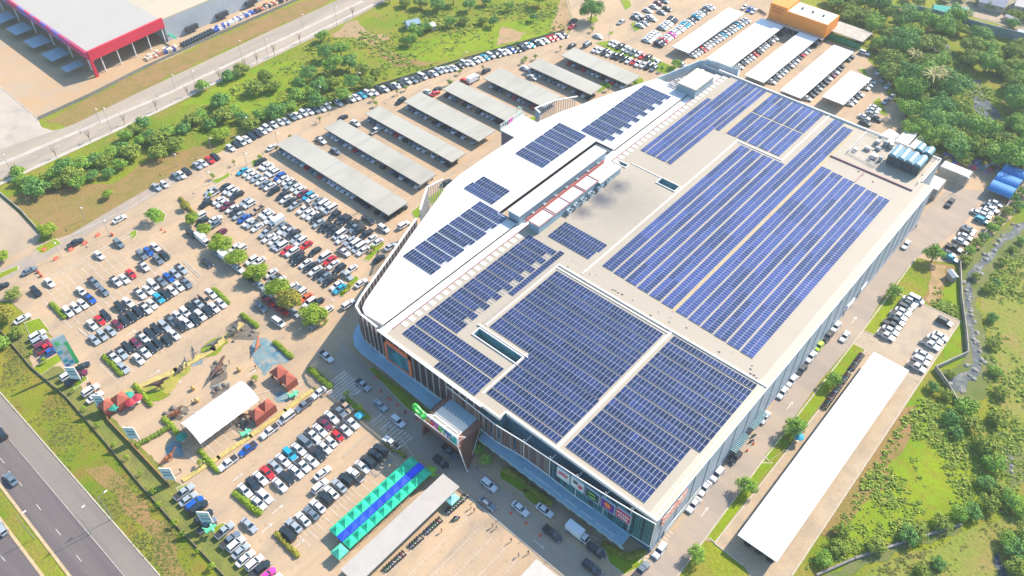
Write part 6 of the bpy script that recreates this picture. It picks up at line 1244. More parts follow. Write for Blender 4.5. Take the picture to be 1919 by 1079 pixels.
# hedges (leafy boxes)
def hedge(p, q, w, h, m, label, grp='clipped hedges of the lots'):
    a = at(*p); b_ = at(*q); d = (b_-a); L = d.length; n = max(2, int(L/.9)); bl = []; r_ = random.Random(int(p[0]))
    c = (a+b_)/2; ang = math.atan2(d.y, d.x)
    for i in range(n): bl.append(((i+.5)/n*L-L/2, r_.uniform(-.1, .1), h*.5, w*.62*r_.uniform(.85, 1.1), h/w*.85))
    me = cloud_mesh('hedge', bl, int(190*L*w), .34, int(p[1]), m); o = bpy.data.objects.new('hedge', me); C.objects.link(o); o.location = (c.x, c.y, .1); o.rotation_euler = (0, 0, ang); tag(o, label, 'hedge', grp)
for p, q, w, lb, m in (((97,570),(123,597),1.3,'short lime hedge left of the row with the bright blue pickup',L_LIME),((196,668),(230,703),1.4,'lime hedge at the left end of the rows facing the park',L_LIME),((400,542),(430,571),1.3,'lime hedge at the right end of the rows facing the park',L_LIME),((440,924),(488,964),1.5,'thick lime hedge at the lower left of the bottom rows',L_LIME),((517,1000),(560,1044),1.1,'long yellow hedge at the near end of the row by the tents',L_YEL),((650,750),(692,786),1.3,'lime hedge beside the cyan tarp shelter',L_LIME),
    ((453,590),(484,614),1.2,'lime hedge at the top corner of the dinosaur park',L_LIME),((515,642),(548,672),1.3,'lime hedge beside the blue pond decoration',L_LIME),((580,692),(620,726),1.6,'leafy hedge at the right corner of the dinosaur park',L_LIME),((374,845),(410,886),1.2,'lime hedge in front of the white event tent',L_LIME),((252,722),(285,762),1.2,'lime hedge by the cafe tables at the park corner',L_LIME),((308,785),(342,822),1.3,'lime hedge beside the left end of the event tent',L_LIME),
    ((945,880),(986,905),1.4,'yellow hedge on the first oval lawn before the facade',L_YEL),((990,912),(1034,946),1.4,'yellow orange hedge on the second oval lawn',L_YEL),((1130,1020),(1175,1046),1.4,'yellow hedge along the lawn at the mall corner',L_YEL),((1175,1046),(1208,1036),1.6,'yellow hedge end of the corner lawn',L_YEL),((338,372),(362,400),1.0,'yellow hedge leading to the round trees',L_YEL),((255,838),(322,800),1.2,'green hedge behind the framed billboard',L_SCRUB),((722,832),(760,858),.9,'thin olive hedge beside the market tent end',L_YEL)):
    hedge(p, q, w, 1.0, m, lb)
# low scrub and tufts nobody could count
def scatter(polys, n, size, hh, seed, m, name, label):
    r_ = random.Random(seed); v = []; f = []; ti = []
    for pl, wgt in polys:
        w = W2(pl); xs = [p[0] for p in w]; ys = [p[1] for p in w]; N = int(n*wgt); k_ = 0; tries = 0
        while k_ < N and tries < N*6:
            tries += 1; x = r_.uniform(min(xs), max(xs)); y = r_.uniform(min(ys), max(ys)); ins = False
            for i in range(len(w)):
                (ax, ay), (bx, by) = w[i], w[(i+1) % len(w)]
                if (ay > y) != (by > y) and x < (bx-ax)*(y-ay)/(by-ay)+ax: ins = not ins
            if not ins: continue
            d = noise.noise((x*.06, y*.06, 3.1))+noise.noise((x*.2, y*.2, 7))*.5
            if d < r_.uniform(-.25, .35): continue
            k_ += 1; s0 = size*r_.uniform(.5, 1.5)*(1+max(0, d)); tt = min(1, max(0, .45+d*.3+r_.uniform(-.3, .3)))
            for j in range(7):
                a = r_.uniform(0, 6.28); rr = s0*r_.random()**.5*.9; px_ = x+math.cos(a)*rr; py_ = y+math.sin(a)*rr; z0 = hh*s0*r_.uniform(.25, 1.0)*(1-.5*rr/s0)
                nn = Vector((r_.uniform(-.8, .8), r_.uniform(-.8, .8), 1)).normalized(); u = nn.orthogonal().normalized(); ww = nn.cross(u); q = s0*r_.uniform(.35, .6); k = len(v); P = Vector((px_, py_, z0+.05))
                v += [tuple(P+u*q), tuple(P+ww*q*.8), tuple(P-u*q), tuple(P-ww*q*.8)]; f.append((k, k+1, k+2, k+3)); ti.append(min(1, max(0, tt+r_.uniform(-.2, .2))))
    me = bpy.data.meshes.new(name); me.from_pydata(v, [], f); me.materials.append(m); a_ = me.attributes.new('tint', 'FLOAT', 'FACE'); a_.data.foreach_set('value', ti)
    o = bpy.data.objects.new(name, me); C.objects.link(o); tag(o, label, name.replace('_', ' '), kind='stuff')
scatter([([(30,350),(330,230),(560,90),(640,60),(730,20),(1040,0),(1060,55),(870,105),(700,155),(560,205),(430,250),(330,290),(240,300),(60,370)], .55), ([(1500,1079),(1640,866),(1738,724),(1790,760),(1830,850),(1860,930),(1800,980),(1600,1040)], .28),
   ([(1700,20),(1919,110),(1919,330),(1700,240),(1640,130),(1640,60)], .9), ([(1560,-20),(1700,20),(1640,100),(1580,60)], .3), ([(1760,520),(1795,505),(1808,668),(1802,605),(1740,566)], .06), ([(1840,560),(1880,470),(1990,420),(1990,960),(1870,960),(1850,760)], .35)], 4200, .50, .7, 5, L_SCRUB, 'scrub', 'low leafy scrub covering the wild ground')
scatter([([(0,740),(20,600),(60,690),(130,750),(260,900),(420,1079),(300,1079),(150,900)], 1.0), ([(1870,470),(1990,430),(1990,1100),(1560,1100),(1800,1000),(1890,950)], 1.0)], 1700, .26, .35, 8, leaf_mat('leaf_tuft', (.10,.15,.02),(.16,.18,.03),(.24,.20,.06)), 'grass_tufts', 'dry and green grass tufts on the verges and the right hand field')
# ============================================================ LAMPS
def lamp(px, py, h, label, grp='street lamps', arm=1.6, rz=0, dbl=False):
    p = at(px, py); r = thing('street_lamp', label, 'street lamp', (p.x, p.y, .05), grp, rz); b_ = MB(); b_.tube((0,0,0), (0,0,h), .10, .06, 6); b_.tube((0,0,h-.1), (arm,0,h+.3), .05, .04, 5)
    if dbl: b_.tube((0,0,h-.1), (-arm,0,h+.3), .05, .04, 5)
    b_.build('pole', POST, r, local=True); MB().box(arm-.1,-.16,h+.22,arm+.7,.16,h+.38).build('lamp_head', TRIMW, r, local=True)
    if dbl: MB().box(-arm-.7,-.16,h+.22,-arm+.1,.16,h+.38).build('lamp_head', TRIMW, r, local=True)
LP = [(210,247,11,'tall lamp on the public road above the bush line, left'),(188,231,7,'shorter lamp on the far kerb of the public road, left'),(370,172,10,'tall lamp on the near kerb of the public road, middle'),(328,167,7,'short lamp on the far kerb beside the stacked yard goods'),(453,107,8,'lamp on the far kerb right of the yard goods'),(632,50,10,'tall lamp on the public road near the field entrance'),(568,53,7,'short lamp on the far kerb by the red motorcycle'),(503,108,9,'lamp on the near kerb beside a bare tree'),(26,330,10,'lamp beside the leftmost bare tree'),
 (600,190,7,'field lamp behind the middle of the hedge row'),(673,163,7,'field lamp right of the middle hedge row gap'),(463,243,6,'lamp behind the bush at the start of the hedge row'),(397,282,6,'lamp by the yellow tree above the entrance lane'),(332,312,6,'lamp in the dry field by the entrance lane'),(160,412,6,'lamp in the dry field wedge'),(115,482,7,'lamp with orange barriers at the entrance road'),(205,440,7,'lamp at the end of the entrance road kerb'),
 (463,310,6,'lamp at the head of the second open row'),(394,345,6,'lamp at the head of the first open row'),(521,272,6,'lamp left of the nearest carport head'),(618,215,6,'lamp beside the second carport head'),(745,180,6,'lamp beside the fourth carport head'),(870,120,6,'lamp near the middle of the hedge row'),(1140,85,9,'lamp at the head of the island rows'),(1488,180,6,'thin lamp pole in front of the fourth white canopy'),(1790,360,7,'lamp in the service yard lane'),(1370,880,0,'')]
for px, py, h, lb in LP:
    if h: lamp(px, py, h, lb)
for px, py in ((212,972),(65,1010),(172,1000)): lamp(px, py, 10, 'tall highway lamp at bottom, near x %d' % px if 0 else ['tall lamp on the highway median, upper', 'tall lamp on the highway median, lower left', 'tall lamp on the highway verge'][[212,65,172].index(px)], rz=R(90))
# ============================================================ BARRIERS, CONES
ORB = mat('barrier_orange', (.75,.10,.03), .5, var=.05)
for k, (px, py) in enumerate(((84,469),(106,486),(134,469),(160,457),(184,442),(72,511),(78,518),(211,441))):
    p = at(px, py); r = thing('road_barrier', '%s orange plastic barrier along the entrance road' % ORD[k], 'barrier', (p.x, p.y, .1), 'orange barriers on the entrance road'); r.rotation_euler = (0, 0, R(90) if k < 5 else R(20)); s_ = 1.0 if k < 5 else .7
    b_ = MB(); b_.loft([[(-.75*s_,-.3,0),(.75*s_,-.3,0),(.75*s_,.3,0),(-.75*s_,.3,0)],[(-.75*s_,-.16,.35),(.75*s_,-.16,.35),(.75*s_,.16,.35),(-.75*s_,.16,.35)],[(-.7*s_,-.08,1.0),(.7*s_,-.08,1.0),(.7*s_,.08,1.0),(-.7*s_,.08,1.0)]]); b_.build('barrier_body', ORB, r, local=True); MB().box(-.5*s_,-.19,.5,.5*s_,.19,.62).build('reflective_band', TRIMW, r, local=True)
def cone_mesh():
    b_ = MB(); b_.box(-.2,-.2,0,.2,.2,.05); b_.tube((0,0,.05),(0,0,.75),.16,.03,8); return b_.mesh('traffic_cone', ORB)
CN = cone_mesh()
for k, (px, py) in enumerate(((714,734),(727,747),(745,760),(760,771),(705,700+8),(733,720+30),(780,786),(957,962),(986,981),(1012,1004),(303,431),(310,435),(775,430),(768,447),(1400,845),(1412,832),(1380,862),(1262,972),(1268,962),(1283,942))):
    p = at(px, py); o = bpy.data.objects.new('traffic_cone', CN); C.objects.link(o); o.location = (p.x, p.y, .1); o.scale = (1.5,)*3; tag(o, 'small orange traffic cone by the mall', 'traffic cone', 'orange cones on the lanes')
# ============================================================ BILLBOARDS
BBM = mat('billboard_pale', (.45,.66,.72), .5, col2=(.68,.76,.76), scale=.5, thr=(.4,.6))
def billboard(px, py, w, h, z, label, rz, lean=.0):
    p = at(px, py); r = thing('billboard', label, 'billboard', (p.x, p.y, 0), 'pale billboards along the left fence', rz)
    MB().box(-w/2,-.12,z,w/2,.12,z+h).build('frame', TRIMW, r, local=True); 
    b_ = MB(); b_.face([(-w/2+.2,-.14,z+.2),(w/2-.2,-.14,z+.2),(w/2-.2,-.14,z+h-.2),(-w/2+.2,-.14,z+h-.2)]); b_.build('poster', BBM, r, local=True)
    b_ = MB(); r_ = random.Random(int(px))
    for row in range(2):
        x = -w*.3
        while x < w*.3: ww = r_.uniform(.25, .5); b_.box(x, -.18, z+h*(.35+.25*row), x+ww, -.145, z+h*(.47+.25*row)); x += ww+.15
    b_.build('lettering', mat('billboard_ink', (.05,.22,.30), .6), r, local=True)
    for x in (-w*.32, w*.32): MB().tube((x,.1,0),(x,.1,z+.5),.12).build('post', POST, r, local=True)
for px, py, lb, in ((146,716,'uppermost pale billboard over parked cars at the left fence'),(196,768,'second pale billboard above the red pavilion at the fence'),(255,828,'pale billboard standing in the empty paved bay'),(322,904,'pale billboard near the lower end of the fence'),(392,985,'lowest pale billboard above the dark cars')): billboard(px, py, 2.9, 5.0, 1.6, lb, R(38))
p = at(140, 690); r = thing('big_sign', 'tall green and white picture sign standing over the cars at the left', 'billboard', (p.x, p.y, 0), None, R(82))
MB().box(-1.9,-.2,1.6,1.9,.2,13.4).build('frame', POST, r, local=True)
MB().box(-1.8,-.3,1.7,1.8,-.21,13.3).build('poster', mat('poster_pale_blue', (.42,.55,.58), .5, var=.1, scale=.3), r, local=True)
b_ = MB(); b_.box(.9,-.36,1.7,1.8,-.31,10.8); b_.build('green_band', mat('poster_green', (.03,.45,.13), .5), r, local=True)
for x, z, c in ((-1.7,2.0,(.03,.14,.32)),(-.4,2.6,(.03,.25,.40)),(-1.5,3.9,(.02,.30,.38)),(-.2,4.6,(.40,.42,.45)),(-1.6,6.0,(.50,.48,.45)),(-.3,6.4,(.30,.30,.28)),(-1.7,7.6,(.02,.33,.45)),(-.2,8.2,(.55,.50,.42))): MB().box(x,-.42,z,x+1.1,-.37,z+1.2).build('picture', mat('picture_%d' % int(x*10+z*7+99), c, .5), r, local=True)
t_ = text_mesh('R', 2.4, .04, mat('letter_green', (.04,.55,.12), .5), 'lettering', None, Matrix.Rotation(R(90), 4, 'X'), .06); t_.parent = r; t_.location = (-1.3, -.4, 10.6)
for x in (-1.3, 1.3): MB().tube((x,.15,0),(x,.15,2.2),.15).build('post', POST, r, local=True)
# ============================================================ DINOSAUR PARK
def skin(name, V, E, rad, m, label, loc, rz, s_, cat='dinosaur statue'):
    me = bpy.data.meshes.new('x'); me.from_pydata(V, E, []); o = bpy.data.objects.new('tmp', me); C.objects.link(o); o.modifiers.new('s', 'SKIN')
    for i, r_ in enumerate(rad): me.skin_vertices[0].data[i].radius = (r_, r_)
    me.skin_vertices[0].data[0].use_root = True
    u = o.modifiers.new('u', 'SUBSURF'); u.levels = 1; bpy.context.view_layer.update()
    m2 = bpy.data.meshes.new_from_object(o.evaluated_get(bpy.context.evaluated_depsgraph_get())); bpy.data.objects.remove(o)
    m2.materials.clear(); m2.materials.append(m)
    for p in m2.polygons: p.use_smooth = True
    q = bpy.data.objects.new(name, m2); C.objects.link(q); q.location = loc; q.rotation_euler = (0, 0, rz); q.scale = (s_,)*3; return tag(q, label, cat, 'dinosaur statues')
THV = [(0,0,1.9),(.9,0,2.1),(1.6,0,2.7),(2.3,0,2.9),(3.0,0,2.8),(-1.0,0,1.9),(-2.2,0,1.8),(-3.6,0,1.7),(0,.45,1.2),(.25,.5,.6),(.1,.5,.08),(.5,.5,.05),(0,-.45,1.2),(.35,-.5,.6),(.5,-.5,.08),(.9,-.5,.05),(1.1,.35,1.8),(1.4,.38,1.5),(1.1,-.35,1.8),(1.4,-.38,1.5)]
THE = [(0,1),(1,2),(2,3),(3,4),(0,5),(5,6),(6,7),(0,8),(8,9),(9,10),(10,11),(0,12),(12,13),(13,14),(14,15),(1,16),(16,17),(1,18),(18,19)]
THR = [.62,.52,.32,.38,.2,.42,.24,.06,.3,.16,.13,.12,.3,.16,.13,.12,.1,.05,.1,.05]
SAV = [(0,0,2.0),(1.1,0,2.2),(2.1,0,3.1),(2.9,0,4.2),(3.5,0,4.6),(4.0,0,4.5),(-1.2,0,1.9),(-2.6,0,1.2),(-4.2,0,.8),(.9,.5,1.2),(.9,.5,.1),(.9,-.5,1.2),(.9,-.5,.1),(-.8,.5,1.1),(-.8,.5,.1),(-.8,-.5,1.1),(-.8,-.5,.1)]
SAE = [(0,1),(1,2),(2,3),(3,4),(4,5),(0,6),(6,7),(7,8),(1,9),(9,10),(1,11),(11,12),(6,13),(13,14),(6,15),(15,16)]
SAR = [.85,.7,.38,.26,.24,.14,.7,.34,.06,.28,.2,.28,.2,.28,.2,.28,.2]
DB = mat('statue_brown', (.13,.07,.05), .8, var=.35, scale=2); DG = mat('statue_grey', (.16,.15,.13), .8, var=.35, scale=2); DO = mat('statue_orange', (.45,.15,.06), .8, var=.3, scale=2)
def dino(px, py, kind, m, label, rz, s_=1.0):
    p = at(px, py); V, E, Rr = (THV, THE, THR) if kind == 't' else (SAV, SAE, SAR); skin('dinosaur_statue', V, E, Rr, m, label, (p.x, p.y, .12), rz, s_)
dino(300, 727, 't', DB, 'brown two legged dinosaur statue on the yellow lawn near the left pavilion', R(60), 1.15)
dino(340, 695, 's', DG, 'small dark long necked statue by the yellow hedge', R(100), .6)
dino(402, 652, 't', DG, 'dark two legged dinosaur statue on the green mound', R(70), 1.0)
dino(413, 699, 't', DB, 'tall brown dinosaur statue on the grey rock mound', R(110), 1.25)
dino(440, 625, 's', DG, 'long necked statue among the rocks at the top corner', R(100), .8)
dino(485, 652, 't', DO, 'orange dinosaur statue beside the blue pond decoration', R(130), .9)
dino(330, 780, 's', DO, 'pale dinosaur skeleton like statue left of the event tent', R(60), .7)
dino(452, 785, 't', DB, 'brown dinosaur statue on the rocks right of the event tent', R(30), .9)
dino(318, 862, 's', DO, 'orange brown statue in the water playground display', R(80), .7)
# flying reptile
p = at(366, 672); b_ = MB(); 
for s_ in (-1, 1): b_.face([(0,0,2.2),(.4,s_*.9,2.7),(-.2,s_*3.0,2.5),(-.7,s_*.8,2.2)]); b_.face([(0,0,2.16),(-.7,s_*.8,2.16),(-.2,s_*3.0,2.46),(.4,s_*.9,2.66)])
b_.tube((-.8,0,2.1),(.7,0,2.3),.1,.2,6); b_.tube((.7,0,2.3),(1.7,0,2.5),.14,.03,5); b_.tube((0,0,0),(0,0,2.2),.07)
o = b_.build('flying_reptile_statue', DG, local=True); o.location = (p.x, p.y, .1); o.rotation_euler = (0, 0, R(60)); tag(o, 'grey flying reptile statue with spread wings above a small pond', 'dinosaur statue', 'dinosaur statues')
# decorated floors: painted ponds, mounds, lawns
PB = ground_mat('pond_paint', (.09,.20,.25), (.22,.31,.32), (.34,.28,.21), .25, .5, 3, .4, fine=.5)
RK = ground_mat('rock_floor', (.10,.09,.08), (.30,.25,.20), (.16,.13,.10), .3, .8, 4, 1, bump=.8, fine=.6)
YG = ground_mat('yellow_lawn', (.40,.31,.07), (.32,.30,.06), (.14,.22,.03), .12, .4, 3, 1, fine=.4)
def Zp(l): return [(200+a/3.853, 580+c/3.853) for a, c in l]
struct('painted_pond', [Zp([(1045,250),(1075,205),(1150,205),(1310,320),(1320,375),(1200,400),(1140,480),(1085,400),(1050,330)]), Zp([(585,370),(630,345),(700,350),(690,395),(620,415)]), Zp([(1205,610),(1260,590),(1330,620),(1300,665),(1230,670)]), Zp([(740,560),(800,540),(890,530),(850,590),(760,630)]), Zp([(430,1000),(470,930),(545,980),(560,1060),(480,1079),(420,1060)])], .12, PB, .4, 3)
struct('rock_bed', [Zp([(860,130),(960,70),(1010,75),(1105,170),(1090,215),(1010,220),(900,210),(860,190)]), Zp([(745,410),(820,375),(870,410),(870,500),(800,540),(745,560)]), Zp([(430,740),(540,690),(600,730),(540,800),(440,790)]), Zp([(750,560),(890,540),(880,600),(760,640)]), Zp([(900,860),(1010,780),(1030,820),(960,900)]), Zp([(1010,520),(1050,505),(1085,560),(1040,600)])], .13, RK, .5, 6)
struct('yellow_lawn', [Zp([(235,560),(400,500),(530,400),(600,370),(610,430),(520,520),(470,590),(390,650),(300,660),(270,620)])], .14, YG, .5, 6)
struct('green_mound', [Zp([(680,290),(740,230),(860,185),(880,240),(790,330),(700,350)]), Zp([(280,600),(400,590),(470,610),(380,660),(300,665)])], .15, GREEN, .5, 6)
struct('concrete_strip', [[(615,845),(640,860),(560,1000),(545,985)]][:0] or [[(640,855),(770,740),(772,742),(645,860)]], .125, CONC)  # thin strip of plain concrete
r_ = random.Random(4)
RKM = mat('rock', (.20,.17,.14), .95, var=.35, scale=1.5)
for k, (px, py) in enumerate(((432,620),(445,612),(455,618),(470,628),(425,632),(438,640),(400,735),(410,728),(420,722),(340,770),(325,765),(350,775),(310,775),(455,790),(462,782),(448,798),(470,770),(415,690),(405,680),(475,622))):
    p = at(px, py); b_ = MB(); s_ = r_.uniform(.5, 1.1); rings = []
    for j, (zz, q) in enumerate(((0,1),(.4,.85),(.75,.5),(.9,.12))): rings.append([(math.cos(i/7*6.28)*s_*q*r_.uniform(.75, 1.15), math.sin(i/7*6.28)*s_*q*r_.uniform(.75, 1.15), zz*s_*1.2) for i in range(7)])
    b_.loft(rings); o = b_.build('rock', RKM, local=True); o.location = (p.x, p.y, .12); tag(o, 'brown boulder in the dinosaur park', 'rock', 'boulders of the dinosaur park')
for k, (px, py, c, lb) in enumerate(((363,730,(.50,.33,.12),'left round yellow stand on the park paving'),(370,753,(.50,.33,.12),'yellow stand near the event tent'),(449,695,(.50,.33,.12),'yellow stand beside the white bay lines'))):
    p = at(px, py); b_ = MB(); b_.tube((0,0,0),(0,0,1.1),.5,.65,10); b_.tube((0,0,1.1),(0,0,1.5),.65,.2,10); o = b_.build('yellow_stand', mat('stand_yellow', c, .7, var=.2), local=True); o.location = (p.x, p.y, .1); tag(o, lb, 'stand', 'yellow stands in the park')
SRM = mat('stream_rock_grey', (.30,.28,.25), .95, var=.35, scale=1.5)
STR = [(1812,526),(1815,545),(1818,565),(1816,585),(1820,605),(1824,625),(1830,645),(1836,665),(1838,685),(1830,700),(1822,710),(1815,688),(1850,478),(1866,462),(1882,446),(1900,425),(1832,508),(1845,492),(1872,452),(1858,470),(1890,860),(1894,880),(1826,635),(1833,655),(1812,555),(1828,518),(1800,735),(1775,722),(1840,676),(1822,592)]
for k, (px, py) in enumerate(STR):
    for j in range(2):
        p = at(px+r_.uniform(-7, 7), py+r_.uniform(-7, 7)); b_ = MB(); s_ = r_.uniform(.35, 1.0); b_.loft([[(math.cos(i/6*6.28)*s_*q*r_.uniform(.7, 1.15), math.sin(i/6*6.28)*s_*q*r_.uniform(.7, 1.15), zz*s_*.8) for i in range(6)] for zz, q in ((0,1),(.4,.85),(.7,.45),(.8,.1))]); o = b_.build('stream_rock', SRM, local=True); o.location = (p.x, p.y, .08); tag(o, 'grey rock in the stream bed', 'rock', 'rocks in the stream bed')
# cafe umbrellas and tables
def umbrella(px, py, m, label, s_=1.0, h=2.3):
    p = at(px, py); r = thing('umbrella', label, 'umbrella', (p.x, p.y, .1)); r.scale = (s_,)*3; b_ = MB()
    for i in range(8): a, c = i/8*6.28, (i+1)/8*6.28; b_.face([(math.cos(a)*1.5, math.sin(a)*1.5, h), (math.cos(c)*1.5, math.sin(c)*1.5, h), (0,0,h+.6)]); b_.face([(math.cos(c)*1.5, math.sin(c)*1.5, h-.03), (math.cos(a)*1.5, math.sin(a)*1.5, h-.03), (0,0,h+.55)])
    b_.build('shade', m, r, local=True); MB().tube((0,0,0),(0,0,h+.6),.04).build('pole', POST, r, local=True); b_ = MB(); b_.tube((0,0,.68),(0,0,.72),.5,n=10); b_.build('table', TRIMW, r, local=True)
GU = mat('umbrella_green', (.02,.28,.20), .7); RU = mat('umbrella_red', (.40,.03,.05), .7)
for px, py, m_, lb in ((246,751,GU,'green umbrella at the cafe tables by the park corner'),(250,763,RU,'dark red umbrella at the cafe tables'),(262,755,RU,'right dark red umbrella at the cafe tables'),(218,772,GU,'green umbrella beside the fence pavilion'),(1493,827,mat('umbrella_blue',(.02,.30,.45),.7),'bright blue umbrella beside the motorbikes on the plaza'),(345,828,GU,'small green umbrella by the hedge of the event tent')): umbrella(px, py, m_, lb)
# inflated green toys on the yellow fence
for px, py, lb in ((463,815,'green inflatable shape on the lower yellow fence'),(552,743,'green inflatable shape at the right end of the yellow fence'),(400,1000,'bright green decoration on a car roof by the fence')):
    p = at(px, py); b_ = MB(); b_.tube((-1.4,0,.9),(1.4,0,1.2),.55,.35,8); b_.tube((.2,-.9,.8),(.4,.9,1.4),.35,.3,8); b_.tube((-.9,.3,1.2),(-1.6,.9,1.9),.25,.1,6); o = b_.build('inflatable', mat('inflatable_green', (.12,.60,.32), .5), local=True); o.location = (p.x, p.y, .1 if px != 400 else 1.5); o.rotation_euler = (0,0,R(80)); tag(o, lb, 'inflatable')
# ============================================================ YARD GOODS, BACK YARD CLUTTER, VILLAGE
r_ = random.Random(12)
PALE = mat('goods_pale', (.66,.54,.42), .8, var=.15, scale=1); GBLUE = mat('goods_blue', (.05,.12,.45), .7); GDARK = mat('goods_dark', (.03,.05,.07), .6); GRED = mat('goods_red', (.45,.16,.10), .7)
def goods(p, q, n, ms, rows, desc, s0=1.3, name='stacked_goods', shape='box'):
    a = at(*p); b_ = at(*q); d = (b_-a); nr = Vector((-d.y, d.x, 0)).normalized()
    for i in range(n):
        for j in range(rows):
            c = a.lerp(b_, i/max(1, n-1))+nr*j*1.8; m_ = r_.choice(ms); h = r_.uniform(.8, 1.8); mb = MB()
            if shape == 'box': mb.box(-s0/2,-s0/2,.12,s0/2,s0/2,h); mb.box(-s0/2,-s0/2,0,s0/2,-s0/2+.15,.12); mb.box(-s0/2,s0/2-.15,0,s0/2,s0/2,.12)
            else: mb.tube((0,0,0),(0,0,1.3),.75,.7,10); mb.tube((0,0,1.3),(0,0,1.5),.7,.25,10)
            o = mb.build(name, m_, local=True); o.location = (c.x, c.y, .06); o.rotation_euler = (0,0,r_.uniform(-.2,.2)); tag(o, desc, 'goods', desc+' group' if 0 else 'goods: '+desc[:40])
goods((279,113),(300,104),5,[PALE,PALE,GRED],2,'pale pallet goods left of the blue load')
goods((312,100),(332,94),5,[PALE,PALE,GBLUE],2,'pale or blue yard pallet')
goods((346,88),(400,62),12,[GDARK],2,'dark water tank in the yard', name='water_tank', shape='tank')
goods((405,60),(475,26),20,[PALE,GBLUE,mat('goods_white',(.7,.68,.66),.6)],2,'small yard pallet load', 1.1)
goods((482,24),(560,-8),18,[PALE,GRED,GDARK],2,'far yard pallet load', 1.1)
CL = [mat('clutter_%d' % i, c, .7) for i, c in enumerate(((.5,.08,.12),(.08,.15,.5),(.6,.55,.5),(.1,.35,.4),(.3,.15,.35),(.65,.5,.15),(.2,.2,.2)))]
for k in range(46):
    px = r_.uniform(1768, 1870); py = 291+(px-1768)*.26+r_.uniform(-7, 12)
    p = at(px, py); mb = MB(); w_, d_, h_ = r_.uniform(.8, 2.2), r_.uniform(.6, 1.5), r_.uniform(.5, 1.4); mb.box(-w_/2,-d_/2,0,w_/2,d_/2,h_*.6); mb.loft([[(-w_/2,-d_/2,h_*.6),(w_/2,-d_/2,h_*.6),(w_/2,d_/2,h_*.6),(-w_/2,d_/2,h_*.6)],[(-w_/3,-d_/3,h_),(w_/3,-d_/3,h_),(w_/3,d_/3,h_),(-w_/3,d_/3,h_)]])
    o = mb.build('junk_pile', r_.choice(CL), local=True); o.location = (p.x, p.y, .08); o.rotation_euler = (0,0,r_.uniform(0,3)); tag(o, 'coloured bundle in the rear pile', 'junk', 'coloured bundles behind the mall')
def hut(px0, py0, px1, py1, wd, h, rm, name, label, z=0, gable=True):
    a = at(px0, py0, h); b_ = at(px1, py1, h); d = b_-a; L = d.length; c = (a+b_)/2; r = thing(name, label, 'house' if 'house' in name else 'shed', (c.x, c.y, 0), None, math.atan2(d.y, d.x))
    MB().box(-L/2+.3,-wd/2+.3,0,L/2-.3,wd/2-.3,h).build('wall', WALLC, r, local=True); mb = MB()
    mb.face([(-L/2,-wd/2,h-.1),(L/2,-wd/2,h-.1),(L/2,0,h+wd*.22),(-L/2,0,h+wd*.22)]); mb.face([(L/2,wd/2,h-.1),(-L/2,wd/2,h-.1),(-L/2,0,h+wd*.22),(L/2,0,h+wd*.22)]); mb.face([(-L/2,-wd/2,h-.1),(-L/2,0,h+wd*.22),(-L/2,wd/2,h-.1)]); mb.face([(L/2,wd/2,h-.1),(L/2,0,h+wd*.22),(L/2,-wd/2,h-.1)]); mb.build('roof', rm, r, local=True)
hut(1748,14,1780,18,7,3.2,mat('roof_teal',(.01,.42,.32),.5),'market_shed','turquoise roofed shed in the village at top right')
hut(1783,12,1812,17,3,2.6,mat('roof_aqua',(.15,.55,.50),.5),'lean_to','aqua lean-to roof beside the turquoise shed')
hut(1838,-6,1888,6,10,3.6,mat('roof_grey_lilac',(.30,.30,.36),.7,var=.15),'village_house','lilac grey roofed house at the top edge')
hut(1905,-2,1960,10,14,4.5,mat('roof_pink_white',(.66,.55,.50),.6),'village_house','pale roofed house cut by the upper right corner')
hut(1838,46,1872,55,3,2.4,TRIMW,'greenhouse_shed','white long low shed behind the village wall')
hut(1907,56,1940,64,3,2.4,TRIMW,'greenhouse_shed','white low shed at the right edge behind the wall')
hut(1886,28,1908,38,3,2.4,mat('roof_pale',(.55,.48,.44),.6),'gate_house','small pale roof at the village lane')
hut(760,44,785,38,5,2.6,mat('roof_blue_grey',(.22,.33,.42),.6),'farm_shed','blue grey farm shed in the middle field trees')
hut(805,46,815,44,4,2.4,mat('roof_light',(.6,.58,.55),.6),'farm_shed','tiny pale farm hut beside the blue grey shed')
hut(1780,505,1792,520,2.2,2.4,mat('roof_hut_grey',(.42,.44,.46),.6),'guard_hut','small grey guard hut against the canal wall')
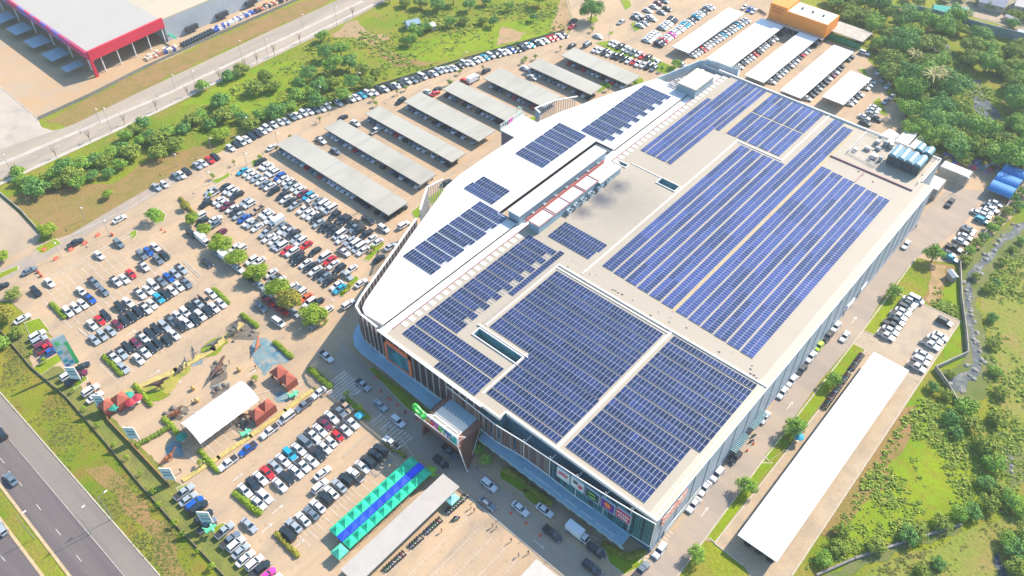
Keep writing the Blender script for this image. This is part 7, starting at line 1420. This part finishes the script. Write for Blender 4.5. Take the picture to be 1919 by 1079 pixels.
hut(1722,462-190,1722,1,1,1,TRIMW,'x','x') if 0 else None
for k, (px, py) in enumerate(((1840,80),(1760,60),(1895,35),(1850,18),(1868,20),(1830,5),(1800,0),(1770,2),(1720,10),(1700,2),(1895,52),(1919,40))): tree('B%d' % (k % 3), px, py, 1.1, 'garden bush in the village', 'garden bushes of the village', 'garden_bush', 'bush')

# ------------------------------------------------------------ look-alikes: say which one, by place
bylab = {}
for o in C.objects:
    if o.parent is None and 'label' in o and o.get('kind') is None: bylab.setdefault(o['label'], []).append(o)
def scr(o):
    v = Vector(o.location)-Vector((0, 0, H)); zz = v.dot(FW); return 959.5+FOC*v.dot(RT)/zz, 539.5-FOC*v.dot(UP)/zz
for lb, os_ in bylab.items():
    if len(os_) < 2: continue
    nb = (len(os_)+37)//38; os_.sort(key=lambda o: scr(o)[1]); names = {1: [''], 2: ['upper', 'lower'], 3: ['upper', 'middle', 'lower'], 4: ['top', 'upper', 'lower', 'bottom'], 5: ['top', 'upper', 'middle', 'lower', 'bottom'], 6: ['topmost', 'top', 'upper', 'middle', 'lower', 'bottom']}[nb]; per = math.ceil(len(os_)/nb)
    for b__ in range(nb):
        sub = sorted(os_[b__*per:(b__+1)*per], key=lambda o: scr(o)[0])
        for i, o in enumerate(sub): o['label'] = ('%s, %s from the left' % (lb, ORD[i]))+((' in the %s band' % names[b__]) if nb > 1 else '')
# ============================================================ HAZE
HAZE_D = 0.00020
hz = MB(); hz.box(-3600, -1600, -1.0, 2600, 4600, 200.0); m = bpy.data.materials.new('haze'); m.use_nodes = True; t = m.node_tree; t.nodes.clear()
o_ = t.nodes.new('ShaderNodeOutputMaterial'); pv = t.nodes.new('ShaderNodeVolumePrincipled'); pv.inputs['Color'].default_value = (.92,.96,.96,1); pv.inputs['Density'].default_value = HAZE_D; pv.inputs['Anisotropy'].default_value = .2
t.links.new(pv.outputs[0], o_.inputs['Volume']); tag(hz.build('haze', m), 'thin pale air haze over the whole place', 'haze', kind='stuff')
